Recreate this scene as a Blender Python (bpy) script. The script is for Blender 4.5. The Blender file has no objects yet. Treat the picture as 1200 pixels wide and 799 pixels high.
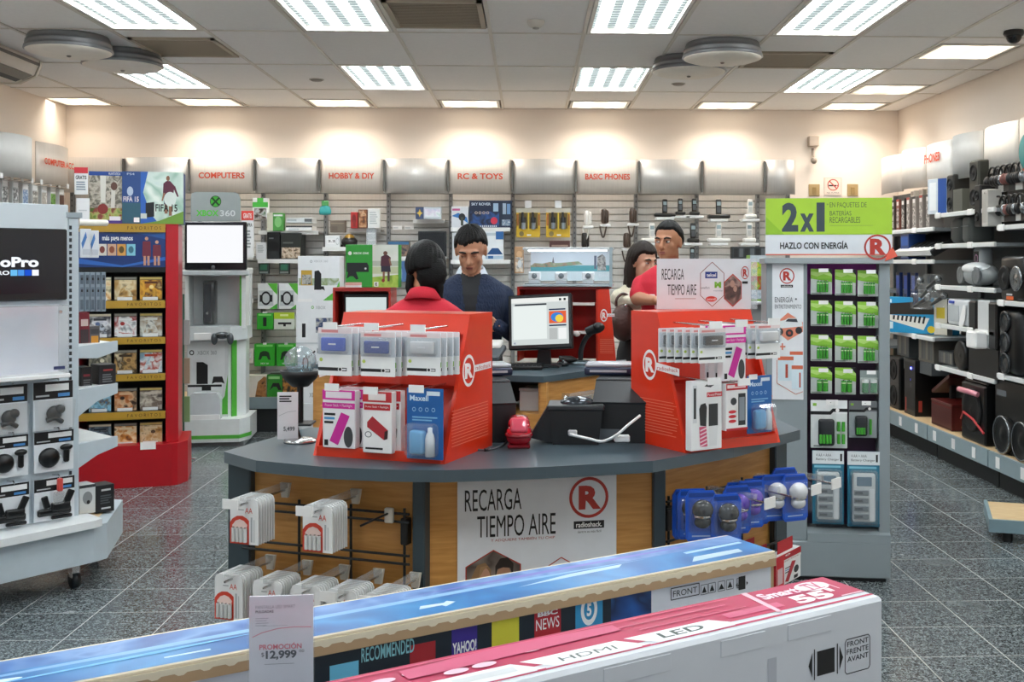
import bpy, bmesh, math, random
from mathutils import Vector, Matrix
from mathutils.bvhtree import BVHTree
random.seed(7)
SC = bpy.context.scene
COL = SC.collection
R = math.radians
# ------------------------------------------------------------------ camera
CAM_H, F, YAW = 1.55, 1270.0, R(2.5)
PX, PY = 621 + F*math.tan(YAW), 307.0            # principal point, in 1200x799 pixels
cam = bpy.data.cameras.new('camera'); camo = bpy.data.objects.new('camera', cam); COL.objects.link(camo)
camo.location = (0, 0, CAM_H); camo.rotation_euler = (R(90), 0, -YAW)
cam.sensor_fit = 'HORIZONTAL'; cam.sensor_width = 36.0; cam.lens = 36.0*F/1200
cam.shift_x = (600-PX)/1200; cam.shift_y = (PY-399.5)/1200
cam.clip_start = 0.05
SC.camera = camo
# ------------------------------------------------------------------ world, lights, exposure
w = bpy.data.worlds.new('world'); SC.world = w; w.use_nodes = True
bgn = w.node_tree.nodes['Background']; bgn.inputs[0].default_value = (0.86, 0.93, 1.0, 1); bgn.inputs[1].default_value = 0.42
SC.view_settings.view_transform = 'Standard'; SC.view_settings.look = 'None'
SC.view_settings.exposure = 0.9; SC.view_settings.gamma = 1.0
SC.cycles.use_denoising = True
SC.cycles.max_bounces = 8; SC.cycles.diffuse_bounces = 6; SC.cycles.transparent_max_bounces = 12
SC.cycles.caustics_reflective = False; SC.cycles.caustics_refractive = False
SC.cycles.sample_clamp_indirect = 6.0
TROFFER_E, WASHER_E, WASHER_W = 8.5, 1.4, 4.6
# ------------------------------------------------------------------ pixel rays
def ray(px, py):
    a, b = (px-PX)/F, (py-PY)/F
    return Vector((math.sin(YAW)+a*math.cos(YAW), math.cos(YAW)-a*math.sin(YAW), -b))
def at(px, py, Y):
    d = ray(px, py); return Vector((d.x/d.y*Y, Y, CAM_H+d.z/d.y*Y))
def on(px, py, z):
    d = ray(px, py); t = (z-CAM_H)/d.z; return Vector((d.x*t, d.y*t, z))
def hit(px, py, fr, y0=0.0):
    (loc, rz) = fr
    c, s = math.cos(rz), math.sin(rz)
    n = Vector((-s, c, 0)); d = ray(px, py); o = Vector((0, 0, CAM_H)); L = Vector(loc)
    t = ((L + n*y0 - o).dot(n))/d.dot(n); p = o + d*t - L
    return (p.x*c+p.y*s, p.z)
def loc_of(fr, x, y, z):
    (L, rz) = fr; c, s = math.cos(rz), math.sin(rz)
    return Vector((L[0]+x*c-y*s, L[1]+x*s+y*c, L[2]+z))
# ------------------------------------------------------------------ materials
def lin(u):
    u /= 255.0
    return u/12.92 if u <= 0.04045 else ((u+0.055)/1.055)**2.4
def rgb(h):
    h = h.lstrip('#'); return tuple(lin(int(h[i:i+2], 16)) for i in (0, 2, 4)) + (1.0,)
_m = {}
def newmat(name):
    m = bpy.data.materials.new(name); m.use_nodes = True
    nt = m.node_tree; return m, nt, nt.nodes['Principled BSDF']
def N(nt, t, **kw):
    n = nt.nodes.new(t)
    for k, v in kw.items():
        if isinstance(k, str) and k.startswith('i_'): n.inputs[k[2:].replace('_', ' ')].default_value = v
        else: setattr(n, k, v)
    return n
def c(h, rough=0.5, metal=0.0, var=0.06, scale=18.0, coat=0.0):
    """plain coloured material with a faint procedural mottling"""
    key = (h, rough, metal, var, coat)
    if key in _m: return _m[key]
    m, nt, p = newmat('colour_'+h.lstrip('#'))
    col = rgb(h)
    p.inputs['Roughness'].default_value = rough; p.inputs['Metallic'].default_value = metal
    if coat: p.inputs['Coat Weight'].default_value = coat; p.inputs['Coat Roughness'].default_value = 0.08
    tc = N(nt, 'ShaderNodeTexCoord'); ns = N(nt, 'ShaderNodeTexNoise'); ns.inputs['Scale'].default_value = scale
    mx = N(nt, 'ShaderNodeMix'); mx.data_type = 'RGBA'
    nt.links.new(tc.outputs['Object'], ns.inputs['Vector']); nt.links.new(ns.outputs['Fac'], mx.inputs[0])
    mx.inputs[6].default_value = tuple(min(1, v*(1-var)) for v in col[:3])+(1,)
    mx.inputs[7].default_value = tuple(min(1, v*(1+var)) for v in col[:3])+(1,)
    nt.links.new(mx.outputs[2], p.inputs['Base Color'])
    _m[key] = m; return m
def emit(h, s):
    key = ('emit', h, s)
    if key in _m: return _m[key]
    m = bpy.data.materials.new('glow_'+h.lstrip('#')); m.use_nodes = True; nt = m.node_tree; nt.nodes.clear()
    e = N(nt, 'ShaderNodeEmission'); e.inputs[0].default_value = rgb(h); e.inputs[1].default_value = s
    o = N(nt, 'ShaderNodeOutputMaterial'); nt.links.new(e.outputs[0], o.inputs[0]); _m[key] = m; return m
def clear(h='#ffffff', a=0.16, rough=0.08):
    """thin clear plastic or glass: mostly transparent with a gloss"""
    key = ('clear', h, a, rough)
    if key in _m: return _m[key]
    m = bpy.data.materials.new('clear_plastic'); m.use_nodes = True; nt = m.node_tree; nt.nodes.clear()
    t = N(nt, 'ShaderNodeBsdfTransparent'); t.inputs[0].default_value = rgb(h)
    g = N(nt, 'ShaderNodeBsdfGlossy'); g.inputs['Roughness'].default_value = rough
    d = N(nt, 'ShaderNodeBsdfDiffuse'); d.inputs[0].default_value = rgb('#e8eef0')
    m1 = N(nt, 'ShaderNodeMixShader'); m1.inputs[0].default_value = 0.45
    mx = N(nt, 'ShaderNodeMixShader'); mx.inputs[0].default_value = a
    o = N(nt, 'ShaderNodeOutputMaterial')
    nt.links.new(g.outputs[0], m1.inputs[1]); nt.links.new(d.outputs[0], m1.inputs[2])
    nt.links.new(t.outputs[0], mx.inputs[1]); nt.links.new(m1.outputs[0], mx.inputs[2]); nt.links.new(mx.outputs[0], o.inputs[0])
    _m[key] = m; return m
def photo(cols, scale=30.0, rough=0.35, seed=0.0, stretch=(1, 1, 1)):
    """blotchy printed picture in the given colours"""
    key = ('photo', tuple(cols), scale, seed)
    if key in _m: return _m[key]
    m, nt, p = newmat('printed_picture'); p.inputs['Roughness'].default_value = rough
    tc = N(nt, 'ShaderNodeTexCoord'); oi = N(nt, 'ShaderNodeObjectInfo')
    add = N(nt, 'ShaderNodeVectorMath'); add.operation = 'ADD'
    sc = N(nt, 'ShaderNodeVectorMath'); sc.operation = 'SCALE'; sc.inputs['Scale'].default_value = 37.0+seed
    cb = N(nt, 'ShaderNodeCombineXYZ')
    for k in range(3): nt.links.new(oi.outputs['Random'], cb.inputs[k])
    nt.links.new(cb.outputs[0], sc.inputs[0]); nt.links.new(tc.outputs['Object'], add.inputs[0]); nt.links.new(sc.outputs[0], add.inputs[1])
    ns = N(nt, 'ShaderNodeTexNoise'); ns.inputs['Scale'].default_value = scale; ns.inputs['Detail'].default_value = 2; ns.inputs['Distortion'].default_value = 0.35
    nt.links.new(add.outputs[0], ns.inputs['Vector'])
    cr = N(nt, 'ShaderNodeValToRGB'); e = cr.color_ramp.elements
    n = len(cols)
    for i, h in enumerate(cols):
        pos = 0.28+0.44*i/max(1, n-1)
        if i < 2: e[i].position = pos; e[i].color = rgb(h)
        else: q = e.new(pos); q.color = rgb(h)
    cr.color_ramp.interpolation = 'LINEAR'
    nt.links.new(ns.outputs['Fac'], cr.inputs[0]); nt.links.new(cr.outputs[0], p.inputs['Base Color'])
    _m[key] = m; return m
def wood(h1, h2, name, sc=(1.0, 1.0, 9.0), rough=0.42):
    m, nt, p = newmat(name); p.inputs['Roughness'].default_value = rough
    tc = N(nt, 'ShaderNodeTexCoord'); mp = N(nt, 'ShaderNodeMapping'); mp.inputs['Scale'].default_value = sc
    ns = N(nt, 'ShaderNodeTexNoise'); ns.inputs['Scale'].default_value = 6; ns.inputs['Detail'].default_value = 6; ns.inputs['Distortion'].default_value = 0.6
    cr = N(nt, 'ShaderNodeValToRGB'); cr.color_ramp.elements[0].color = rgb(h1); cr.color_ramp.elements[1].color = rgb(h2)
    cr.color_ramp.elements[0].position = 0.3; cr.color_ramp.elements[1].position = 0.7
    nt.links.new(tc.outputs['Object'], mp.inputs[0]); nt.links.new(mp.outputs[0], ns.inputs['Vector'])
    nt.links.new(ns.outputs['Fac'], cr.inputs[0]); nt.links.new(cr.outputs[0], p.inputs['Base Color']); return m
def granite():
    m, nt, p = newmat('dark_granite')
    g = N(nt, 'ShaderNodeNewGeometry')
    n1 = N(nt, 'ShaderNodeTexNoise'); n1.inputs['Scale'].default_value = 78; n1.inputs['Detail'].default_value = 4; n1.inputs['Distortion'].default_value = 1.5
    n2 = N(nt, 'ShaderNodeTexNoise'); n2.inputs['Scale'].default_value = 1.3; n2.inputs['Detail'].default_value = 3
    oi = N(nt, 'ShaderNodeObjectInfo')
    for n in (n1, n2): nt.links.new(g.outputs['Position'], n.inputs['Vector'])
    cr = N(nt, 'ShaderNodeValToRGB'); e = cr.color_ramp.elements
    e[0].position = 0.40; e[0].color = rgb('#22272a'); e[1].position = 0.5; e[1].color = rgb('#5d666a')
    q = e.new(0.62); q.color = rgb('#929b9d')
    nt.links.new(n1.outputs['Fac'], cr.inputs[0])
    mx = N(nt, 'ShaderNodeMix'); mx.data_type = 'RGBA'; mx.blend_type = 'MULTIPLY'; mx.inputs[0].default_value = 1.0
    mr = N(nt, 'ShaderNodeMapRange'); mr.inputs[3].default_value = 0.86; mr.inputs[4].default_value = 1.1
    nt.links.new(oi.outputs['Random'], mr.inputs[0]); nt.links.new(cr.outputs[0], mx.inputs[6]); nt.links.new(mr.outputs[0], mx.inputs[7])
    nt.links.new(mx.outputs[2], p.inputs['Base Color'])
    r2 = N(nt, 'ShaderNodeMapRange'); r2.inputs[1].default_value = 0.35; r2.inputs[2].default_value = 0.7; r2.inputs[3].default_value = 0.13; r2.inputs[4].default_value = 0.3
    nt.links.new(n2.outputs['Fac'], r2.inputs[0]); nt.links.new(r2.outputs[0], p.inputs['Roughness'])
    p.inputs['Specular IOR Level'].default_value = 0.6
    return m
def bumpy(h, scale, strength, rough=0.8, stretch=(1, 1, 1), var=0.12, spec=0.5):
    m, nt, p = newmat('fabric'); p.inputs['Specular IOR Level'].default_value = spec; p.inputs['Roughness'].default_value = rough
    tc = N(nt, 'ShaderNodeTexCoord'); mp = N(nt, 'ShaderNodeMapping'); mp.inputs['Scale'].default_value = stretch
    ns = N(nt, 'ShaderNodeTexNoise'); ns.inputs['Scale'].default_value = scale; ns.inputs['Detail'].default_value = 3
    b = N(nt, 'ShaderNodeBump'); b.inputs['Strength'].default_value = strength; b.inputs['Distance'].default_value = 0.01
    nt.links.new(tc.outputs['Object'], mp.inputs[0]); nt.links.new(mp.outputs[0], ns.inputs['Vector'])
    nt.links.new(ns.outputs['Fac'], b.inputs['Height']); nt.links.new(b.outputs[0], p.inputs['Normal'])
    col = rgb(h); mx = N(nt, 'ShaderNodeMix'); mx.data_type = 'RGBA'; nt.links.new(ns.outputs['Fac'], mx.inputs[0])
    mx.inputs[6].default_value = tuple(v*(1-var) for v in col[:3])+(1,); mx.inputs[7].default_value = tuple(min(1, v*(1+var)) for v in col[:3])+(1,)
    nt.links.new(mx.outputs[2], p.inputs['Base Color']); return m
def brushed(h, rough, metal=0.55, name='brushed_metal'):
    m, nt, p = newmat(name); p.inputs['Metallic'].default_value = metal; p.inputs['Roughness'].default_value = rough
    tc = N(nt, 'ShaderNodeTexCoord'); mp = N(nt, 'ShaderNodeMapping'); mp.inputs['Scale'].default_value = (60, 60, 1.0)
    ns = N(nt, 'ShaderNodeTexNoise'); ns.inputs['Scale'].default_value = 3; ns.inputs['Detail'].default_value = 4
    mx = N(nt, 'ShaderNodeMix'); mx.data_type = 'RGBA'; col = rgb(h)
    nt.links.new(tc.outputs['Object'], mp.inputs[0]); nt.links.new(mp.outputs[0], ns.inputs['Vector']); nt.links.new(ns.outputs['Fac'], mx.inputs[0])
    mx.inputs[6].default_value = tuple(v*0.86 for v in col[:3])+(1,); mx.inputs[7].default_value = tuple(min(1, v*1.1) for v in col[:3])+(1,)
    nt.links.new(mx.outputs[2], p.inputs['Base Color']); return m
WHITE, BLACK, RED = c('#f1f1f0', 0.4), c('#0c0d0e', 0.4), c('#e03618', 0.3, coat=0.25)
DRED = c('#b5121f', 0.35); SLATE = c('#46555d', 0.32); DSLATE = c('#37444a', 0.5); GREY = c('#93999b', 0.45); LGREY = c('#c9cdd0', 0.45)
WOOD = wood('#b8803f', '#d09a56', 'maple_laminate', (1.2, 1.2, 14)); DECKWOOD = wood('#d9b98a', '#e6cba0', 'pale_deck_board', (2, 8, 2))
GRAN = granite(); CLEAR = clear(); CLEAR2 = clear(a=0.3, rough=0.15); CHROME = c('#c8c8c8', 0.2, 1.0); WIRE = c('#2c2e30', 0.35, 0.4)
INK = c('#111315', 0.5); PINK = c('#d6249a', 0.4); GREEN = c('#3fae2a', 0.4); LOGO = c('#b5362c', 0.45); PAPER = c('#e9eaec', 0.6)
# ------------------------------------------------------------------ mesh builder
class G:
    def __init__(s): s.v = []; s.f = []; s.m = []; s.sm = []; s.mats = []; s.X = None
    def mi(s, m):
        if m not in s.mats: s.mats.append(m)
        return s.mats.index(m)
    def add(s, vs, fs, m, smooth=False):
        b = len(s.v); k = s.mi(m)
        for p in vs: s.v.append(tuple(s.X @ Vector(p)) if s.X else tuple(p))
        for f in fs: s.f.append(tuple(b+i for i in f)); s.m.append(k); s.sm.append(smooth)
        return s
    def box(s, x0, y0, z0, x1, y1, z1, m, bev=0.0, seg=1):
        if bev <= 0:
            vs = [(x, y, z) for z in (z0, z1) for y in (y0, y1) for x in (x0, x1)]
            return s.add(vs, [(0, 2, 3, 1), (4, 5, 7, 6), (0, 1, 5, 4), (2, 6, 7, 3), (0, 4, 6, 2), (1, 3, 7, 5)], m)
        bm = bmesh.new(); bmesh.ops.create_cube(bm, size=1.0)
        for v in bm.verts: v.co = ((x0+x1)/2+v.co.x*(x1-x0), (y0+y1)/2+v.co.y*(y1-y0), (z0+z1)/2+v.co.z*(z1-z0))
        bmesh.ops.bevel(bm, geom=bm.edges[:], offset=bev, segments=seg, affect='EDGES', profile=0.5)
        bm.verts.index_update()
        s.add([v.co[:] for v in bm.verts], [[v.index for v in f.verts] for f in bm.faces], m, seg > 1); bm.free(); return s
    def prism(s, pts, a, b, m, ax='z', smooth=False):
        """extrude a 2D outline from a to b along ax"""
        def P(u, v, t): return {'z': (u, v, t), 'y': (u, t, v), 'x': (t, u, v)}[ax]
        n = len(pts); vs = [P(u, v, a) for u, v in pts]+[P(u, v, b) for u, v in pts]
        s.add(vs, [tuple(range(n))[::-1], tuple(range(n, 2*n))], m)
        return s.add(vs, [(i, (i+1) % n, n+(i+1) % n, n+i) for i in range(n)], m, smooth)
    def tube(s, pts, r, m, n=8, cap=True, smooth=True):
        pts = [Vector(p) for p in pts]; k = len(pts); rs = r if isinstance(r, (list, tuple)) else [r]*k
        vs = []; up = None
        for i, p in enumerate(pts):
            d = (pts[min(i+1, k-1)]-pts[max(i-1, 0)]).normalized()
            if up is None: up = d.orthogonal().normalized()
            up = (up-d*up.dot(d)); up = up.normalized() if up.length > 1e-6 else d.orthogonal().normalized()
            sd = d.cross(up)
            for j in range(n):
                a = 2*math.pi*j/n; vs.append(p+(up*math.cos(a)+sd*math.sin(a))*rs[i])
        fs = [(i*n+j, i*n+(j+1) % n, (i+1)*n+(j+1) % n, (i+1)*n+j) for i in range(k-1) for j in range(n)]
        s.add(vs, fs, m, smooth)
        if cap: s.add(vs, [tuple(range(n))[::-1], tuple((k-1)*n+j for j in range(n))], m)
        return s
    def lathe(s, prof, m, n=20, o=(0, 0, 0), smooth=True, sx=1.0, sy=1.0):
        vs = [(o[0]+r*sx*math.cos(2*math.pi*j/n), o[1]+r*sy*math.sin(2*math.pi*j/n), o[2]+z) for r, z in prof for j in range(n)]
        k = len(prof)
        return s.add(vs, [(i*n+j, i*n+(j+1) % n, (i+1)*n+(j+1) % n, (i+1)*n+j) for i in range(k-1) for j in range(n)], m, smooth)
    def ell(s, o, r, m, nu=16, nv=10, rot=None, fn=None):
        vs = []
        for i in range(nv+1):
            t = math.pi*i/nv
            for j in range(nu):
                a = 2*math.pi*j/nu; d = Vector((math.sin(t)*math.cos(a), math.sin(t)*math.sin(a), -math.cos(t)))
                k = fn(d) if fn else 1.0
                p = Vector((d.x*r[0]*k, d.y*r[1]*k, d.z*r[2]*k))
                if rot: p = rot @ p
                vs.append(Vector(o)+p)
        return s.add(vs, [(i*nu+j, i*nu+(j+1) % nu, (i+1)*nu+(j+1) % nu, (i+1)*nu+j) for i in range(nv) for j in range(nu)], m, True)
    def mesh(s, name):
        me = bpy.data.meshes.new(name); me.from_pydata(s.v, [], s.f)
        for m in s.mats: me.materials.append(m)
        me.polygons.foreach_set('material_index', s.m); me.polygons.foreach_set('use_smooth', s.sm)
        me.update(); return me
def link(name, data, parent=None, loc=(0, 0, 0), rz=0.0):
    o = bpy.data.objects.new(name, data); COL.objects.link(o); o.location = loc; o.rotation_euler = (0, 0, rz)
    if parent: o.parent = parent
    return o
def obj(name, g, parent=None, loc=(0, 0, 0), rz=0.0): return link(name, g.mesh(name), parent, loc, rz)
def tag(o, label, cat, group=None):
    o['label'] = label; o['category'] = cat
    if group: o['group'] = group
    return o
def thing(name, label, cat, loc=(0, 0, 0), rz=0.0, group=None):
    return tag(link(name, None, None, loc, rz), label, cat, group)
def struct(name, g, parent=None):
    o = obj(name, g, parent)
    if not parent: o['kind'] = 'structure'
    return o
def stuff(o): o['kind'] = 'stuff'; return o
def dup(root, loc, rz=None, label=None, group=None):
    r = root.copy(); COL.objects.link(r); r.location = loc
    if rz is not None: r.rotation_euler = (0, 0, rz)
    if label: r['label'] = label
    if group: r['group'] = group
    for ch in list(root.children):
        k = ch.copy(); COL.objects.link(k); k.parent = r
        for g in list(ch.children):
            d = g.copy(); COL.objects.link(d); d.parent = k
    return r
# ------------------------------------------------------------------ flat print: lettering, marks, pictures
_t = {}
def text2d(s, bold=0.0):
    key = (s, bold)
    if key in _t: return _t[key]
    cu = bpy.data.curves.new('t', 'FONT'); cu.body = s; cu.resolution_u = 3; cu.offset = bold; cu.fill_mode = 'FRONT'; cu.dimensions = '2D'
    o = bpy.data.objects.new('t', cu); COL.objects.link(o)
    me = bpy.data.meshes.new_from_object(o.evaluated_get(bpy.context.evaluated_depsgraph_get()))
    vs = [v.co[:2] for v in me.vertices]; fs = [tuple(p.vertices) for p in me.polygons]
    bpy.data.objects.remove(o); bpy.data.curves.remove(cu); bpy.data.meshes.remove(me)
    x0 = min(v[0] for v in vs); x1 = max(v[0] for v in vs); y0 = min(v[1] for v in vs); y1 = max(v[1] for v in vs)
    vs = [((x-x0)/(x1-x0), (y-y0)/(y1-y0)) for x, y in vs]
    _t[key] = (vs, fs); return _t[key]
def shapes_into(g, o, u, v, shapes, lift=0.0006, step=0.00006):
    o, u, v = Vector(o), Vector(u), Vector(v); n = u.cross(v).normalized(); asp = u.length/v.length
    def put(ps, fs, m, h): g.add([o+u*x+v*y+n*h for x, y in ps], fs, m)
    for i, sh in enumerate(shapes):
        h = lift+step*i; k = sh[0]
        if k == 'r': _, a, b, e, d, m = sh; put([(a, b), (e, b), (e, d), (a, d)], [(0, 1, 2, 3)], m, h)
        elif k == 'p': _, ps, m = sh; put(ps, [tuple(range(len(ps)))], m, h)
        elif k == 'c':
            _, a, b, rx, ry, m = sh; nn = 24
            put([(a+rx*math.cos(2*math.pi*j/nn), b+ry*math.sin(2*math.pi*j/nn)) for j in range(nn)], [tuple(range(nn))], m, h)
        elif k == 'o':
            _, a, b, rx, ry, q, m = sh; nn = 32
            ps = [(a+rx*f*math.cos(2*math.pi*j/nn), b+ry*f*math.sin(2*math.pi*j/nn)) for f in (1, 1-q) for j in range(nn)]
            put(ps, [(j, (j+1) % nn, nn+(j+1) % nn, nn+j) for j in range(nn)], m, h)
        elif k == 't':
            a, b, e, d, s, m = sh[1:7]; vs, fs = text2d(s, sh[7] if len(sh) > 7 else 0.0)
            put([(a+(e-a)*x, b+(d-b)*y) for x, y in vs], fs, m, h)
        elif k == 'l':
            _, ps, wd, m = sh
            for (xa, ya), (xb, yb) in zip(ps[:-1], ps[1:]):
                dx, dy = (xb-xa)*asp, yb-ya; L = math.hypot(dx, dy) or 1; nx, ny = -dy/L*wd/2/asp, dx/L*wd/2
                put([(xa-nx, ya-ny), (xb-nx, yb-ny), (xb+nx, yb+ny), (xa+nx, ya+ny)], [(0, 1, 2, 3)], m, h)
def art(parent, o, u, v, shapes, name='print', lift=0.0006):
    g = G(); shapes_into(g, o, u, v, shapes, lift); return obj(name, g, parent)
def rmark(cx, cy, rx, ry, m, word=None, bg=None, wm=None):
    """the shop's ringed R, optionally with its name on a bar"""
    L = [('o', cx, cy, rx, ry, 0.15, m), ('t', cx-rx*0.52, cy-ry*0.58, cx+rx*0.62, cy+ry*0.58, 'R', m, 0.05)]
    if word:
        L += [('r', cx-rx*0.78, cy-ry*1.52, cx+rx*0.78, cy-ry*1.14, bg or INK), ('t', cx-rx*0.68, cy-ry*1.45, cx+rx*0.68, cy-ry*1.2, word, wm or WHITE, 0.02)]
    return L
def lines(x0, y0, x1, y1, n, m, gap=0.45):
    out = []; dy = (y1-y0)/n
    for i in range(n):
        e = x0+(x1-x0)*(0.72+0.28*random.random()); out.append(('r', x0, y1-dy*(i+1)+dy*gap*0.5, e, y1-dy*i-dy*gap*0.5, m))
    return out
# ------------------------------------------------------------------ boxes and cards placed from the photograph's own pixels
NTH = ['first', 'second', 'third', 'fourth', 'fifth', 'sixth', 'seventh', 'eighth', 'ninth', 'tenth']
def FR(Y): return (Vector((0, Y, 0)), 0.0)
def carton(name, label, cat, rect, fr, y0, depth, body, shapes=(), group=None, z=None, bev=0.002, side=None, right=None, left=None, top=None, rz=0.0, hang=False):
    x0, yt, x1, yb = rect
    xm, ym = (x0+x1)/2, (yt+yb)/2
    a = hit(x0, ym, fr, y0)[0]; b = hit(x1, ym, fr, y0)[0]; zb = hit(xm, yb, fr, y0)[1]; zt = hit(xm, yt, fr, y0)[1]
    wd, h = b-a, zt-zb
    if z is not None: zb = z-fr[0][2]
    L = loc_of(fr, (a+b)/2, y0, zb)
    g = G(); g.box(-wd/2, 0, 0, wd/2, depth, h, body, min(bev, depth*0.3, wd*0.2))
    if side: g.box(wd/2-0.0005, 0.002, 0.002, wd/2+0.0008, depth-0.002, h-0.002, side); g.box(-wd/2-0.0008, 0.002, 0.002, -wd/2+0.0005, depth-0.002, h-0.002, side)
    o = obj(name, g, None, L, fr[1]+rz); tag(o, label, cat, group)
    if shapes: art(o, (-wd/2, 0, 0), (wd, 0, 0), (0, 0, h), shapes)
    if right: art(o, (wd/2, 0, 0), (0, depth, 0), (0, 0, h), right, 'side_print')
    if left: art(o, (-wd/2, depth, 0), (0, -depth, 0), (0, 0, h), left, 'side_print')
    if top: art(o, (-wd/2, 0, h), (wd, 0, 0), (0, depth, 0), top, 'top_print')
    o['w'] = wd; o['h'] = h
    return o
def stack_behind(o, n, dy, label, group, dz=0.0, dx=0.0):
    rz = o.rotation_euler.z; L = o.location
    for k in range(1, n):
        dup(o, (L.x-math.sin(rz)*dy*k+math.cos(rz)*dx*k, L.y+math.cos(rz)*dy*k+math.sin(rz)*dx*k, L.z+dz*k), None, '%s, %s from the front' % (label, NTH[k]), group)
# ------------------------------------------------------------------ room shell
XL, XR, YB, ZC, YF = -4.42, 3.63, 10.54, 3.04, -2.2
PAINT = c('#f2e6da', 0.7, var=0.02, scale=3)
struct('wall_back', G().box(XL-0.1, YB, 0, XR+0.1, YB+0.1, ZC+0.2, PAINT))
struct('wall_left', G().box(XL-0.1, YF, 0, XL, YB, ZC+0.2, PAINT))
struct('wall_right', G().box(XR, YF, 0, XR+0.1, YB, ZC+0.2, PAINT))
# floor: granite tiles with pale joints
flo = struct('floor', G().box(XL, YF, -0.06, XR, YB, -0.0006, c('#a3a5a2', 0.5)))
TS, GX = 0.344, 1.525-0.344*30
tile_me = G(); tile_me.box(0.0028, 0.0028, -0.02, TS-0.0028, TS-0.0028, 0, GRAN, 0.0006); tile_me = tile_me.mesh('tile')
cand = []; rest = G()
for i in range(48):
    for j in range(40):
        x, y = GX+TS*i, -2.0+TS*j
        if x+TS < XL or x > XR or y+TS > YB+0.3: continue
        cx_, cy_ = x+TS/2, y+TS/2
        vis = False
        if cy_ > 1.2:
            d = Vector((cx_, cy_, -CAM_H)); dep = d.x*math.sin(YAW)+d.y*math.cos(YAW); lat = d.x*math.cos(YAW)-d.y*math.sin(YAW)
            px, py = PX+lat/dep*F, PY+CAM_H/dep*F
            vis = (-20 < px < 330 and 480 < py < 800 and py < 790-px*0.25) or (900 < px < 1225 and 470 < py < 830)
        if vis: cand.append((-(1/dep**2), x, y))
        else: rest.box(x+0.0028, y+0.0028, -0.02, x+TS-0.0028, y+TS-0.0028, 0, GRAN)
cand.sort()
for n_, (_, x, y) in enumerate(cand):
    if n_ < 290: link('tile', tile_me, flo, (x, y, 0))
    else: rest.box(x+0.0028, y+0.0028, -0.02, x+TS-0.0028, y+TS-0.0028, 0, GRAN)
stuff(obj('tiles', rest, flo))
# ceiling: grid, panels, lamps
CT = c('#f2f0ed', 0.85, var=0.04, scale=40); GRIDM = c('#d8d2c8', 0.5); DUSTY = c('#7d7468', 0.7)
ceil = struct('ceiling', G().box(XL, YF, ZC+0.12, XR, YB, ZC+0.2, c('#6f6f6f', 0.9)))
X0, CW = -0.257, 0.608
cols = [(k, X0+CW*k) for k in range(-7, 7)]
rows = [9.44+1.2]; y = 9.44
while y > -2.3: rows.append(y); y -= 1.19
panel_full = {}
def bars():
    for k, x in cols:
        if XL < x < XR: obj('grid_bar', G().box(x-0.012, YF, ZC-0.006, x+0.012, YB, ZC+0.02, GRIDM), ceil)
    for y in rows:
        if y < YB: obj('grid_bar', G().box(XL, y-0.012, ZC-0.0045, XR, y+0.012, ZC+0.02, GRIDM), ceil)
bars()
LM, nt_, _p = newmat('lamp_diffuser'); nt_.nodes.clear()
def lampmat(hot, cool, smax, smin, bands, name):
    m = bpy.data.materials.new(name); m.use_nodes = True; nt = m.node_tree; nt.nodes.clear()
    tc = N(nt, 'ShaderNodeTexCoord'); sx = N(nt, 'ShaderNodeSeparateXYZ'); nt.links.new(tc.outputs['Generated'], sx.inputs[0])
    mu = N(nt, 'ShaderNodeMath'); mu.operation = 'MULTIPLY'; mu.inputs[1].default_value = bands*2*math.pi; nt.links.new(sx.outputs[0], mu.inputs[0])
    co = N(nt, 'ShaderNodeMath'); co.operation = 'COSINE'; nt.links.new(mu.outputs[0], co.inputs[0])
    mr = N(nt, 'ShaderNodeMapRange'); mr.interpolation_type = 'SMOOTHSTEP'; mr.inputs[1].default_value = -0.6; mr.inputs[2].default_value = 0.45; mr.inputs[3].default_value = smax; mr.inputs[4].default_value = smin
    nt.links.new(co.outputs[0], mr.inputs[0])
    e = N(nt, 'ShaderNodeEmission'); mx = N(nt, 'ShaderNodeMix'); mx.data_type = 'RGBA'
    m2 = N(nt, 'ShaderNodeMapRange'); m2.inputs[1].default_value = -1; m2.inputs[2].default_value = 1; nt.links.new(co.outputs[0], m2.inputs[0]); nt.links.new(m2.outputs[0], mx.inputs[0])
    mx.inputs[6].default_value = rgb(hot); mx.inputs[7].default_value = rgb(cool)
    nt.links.new(mx.outputs[2], e.inputs[0]); nt.links.new(mr.outputs[0], e.inputs[1])
    o = N(nt, 'ShaderNodeOutputMaterial'); nt.links.new(e.outputs[0], o.inputs[0]); return m
COOL = lampmat('#f4fbff', '#dff0f0', TROFFER_E*1.75, 0.36, 4, 'cool_tube_lamp')
WARM = lampmat('#fff3df', '#ffeccf', WASHER_E, WASHER_E*0.6, 2, 'warm_lamp')
def troffer(x0, y0, x1, y1, mat, blades, label, group):
    t = thing('ceiling_lamp', label, 'ceiling lamp', ((x0+x1)/2, (y0+y1)/2, ZC), 0, group)
    hx, hy = (x1-x0)/2, (y1-y0)/2; f = 0.022
    g = G(); wm = c('#e6e2da', 0.4)
    for a in ((-hx, -hy, hx, -hy+f), (-hx, hy-f, hx, hy), (-hx, -hy+f, -hx+f, hy-f), (hx-f, -hy+f, hx, hy-f)): g.box(a[0], a[1], -0.004, a[2], a[3], 0.05, wm)
    obj('frame', g, t)
    obj('diffuser', G().box(-hx+f, -hy+f, 0.03 if blades else -0.004, hx-f, hy-f, 0.04, mat), t)
    if blades:
        n = 18; g = G(); lm = c('#eef4f4', 0.3)
        for i in range(1, n): yy = -hy+2*hy*i/n; g.box(-hx+f, yy-0.0012, 0.0255, hx-f, yy+0.0012, 0.0298, lm)
        stuff(obj('louver', g, t))
    return t
def colx(k): return X0+CW*k
lamps = {}
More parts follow.
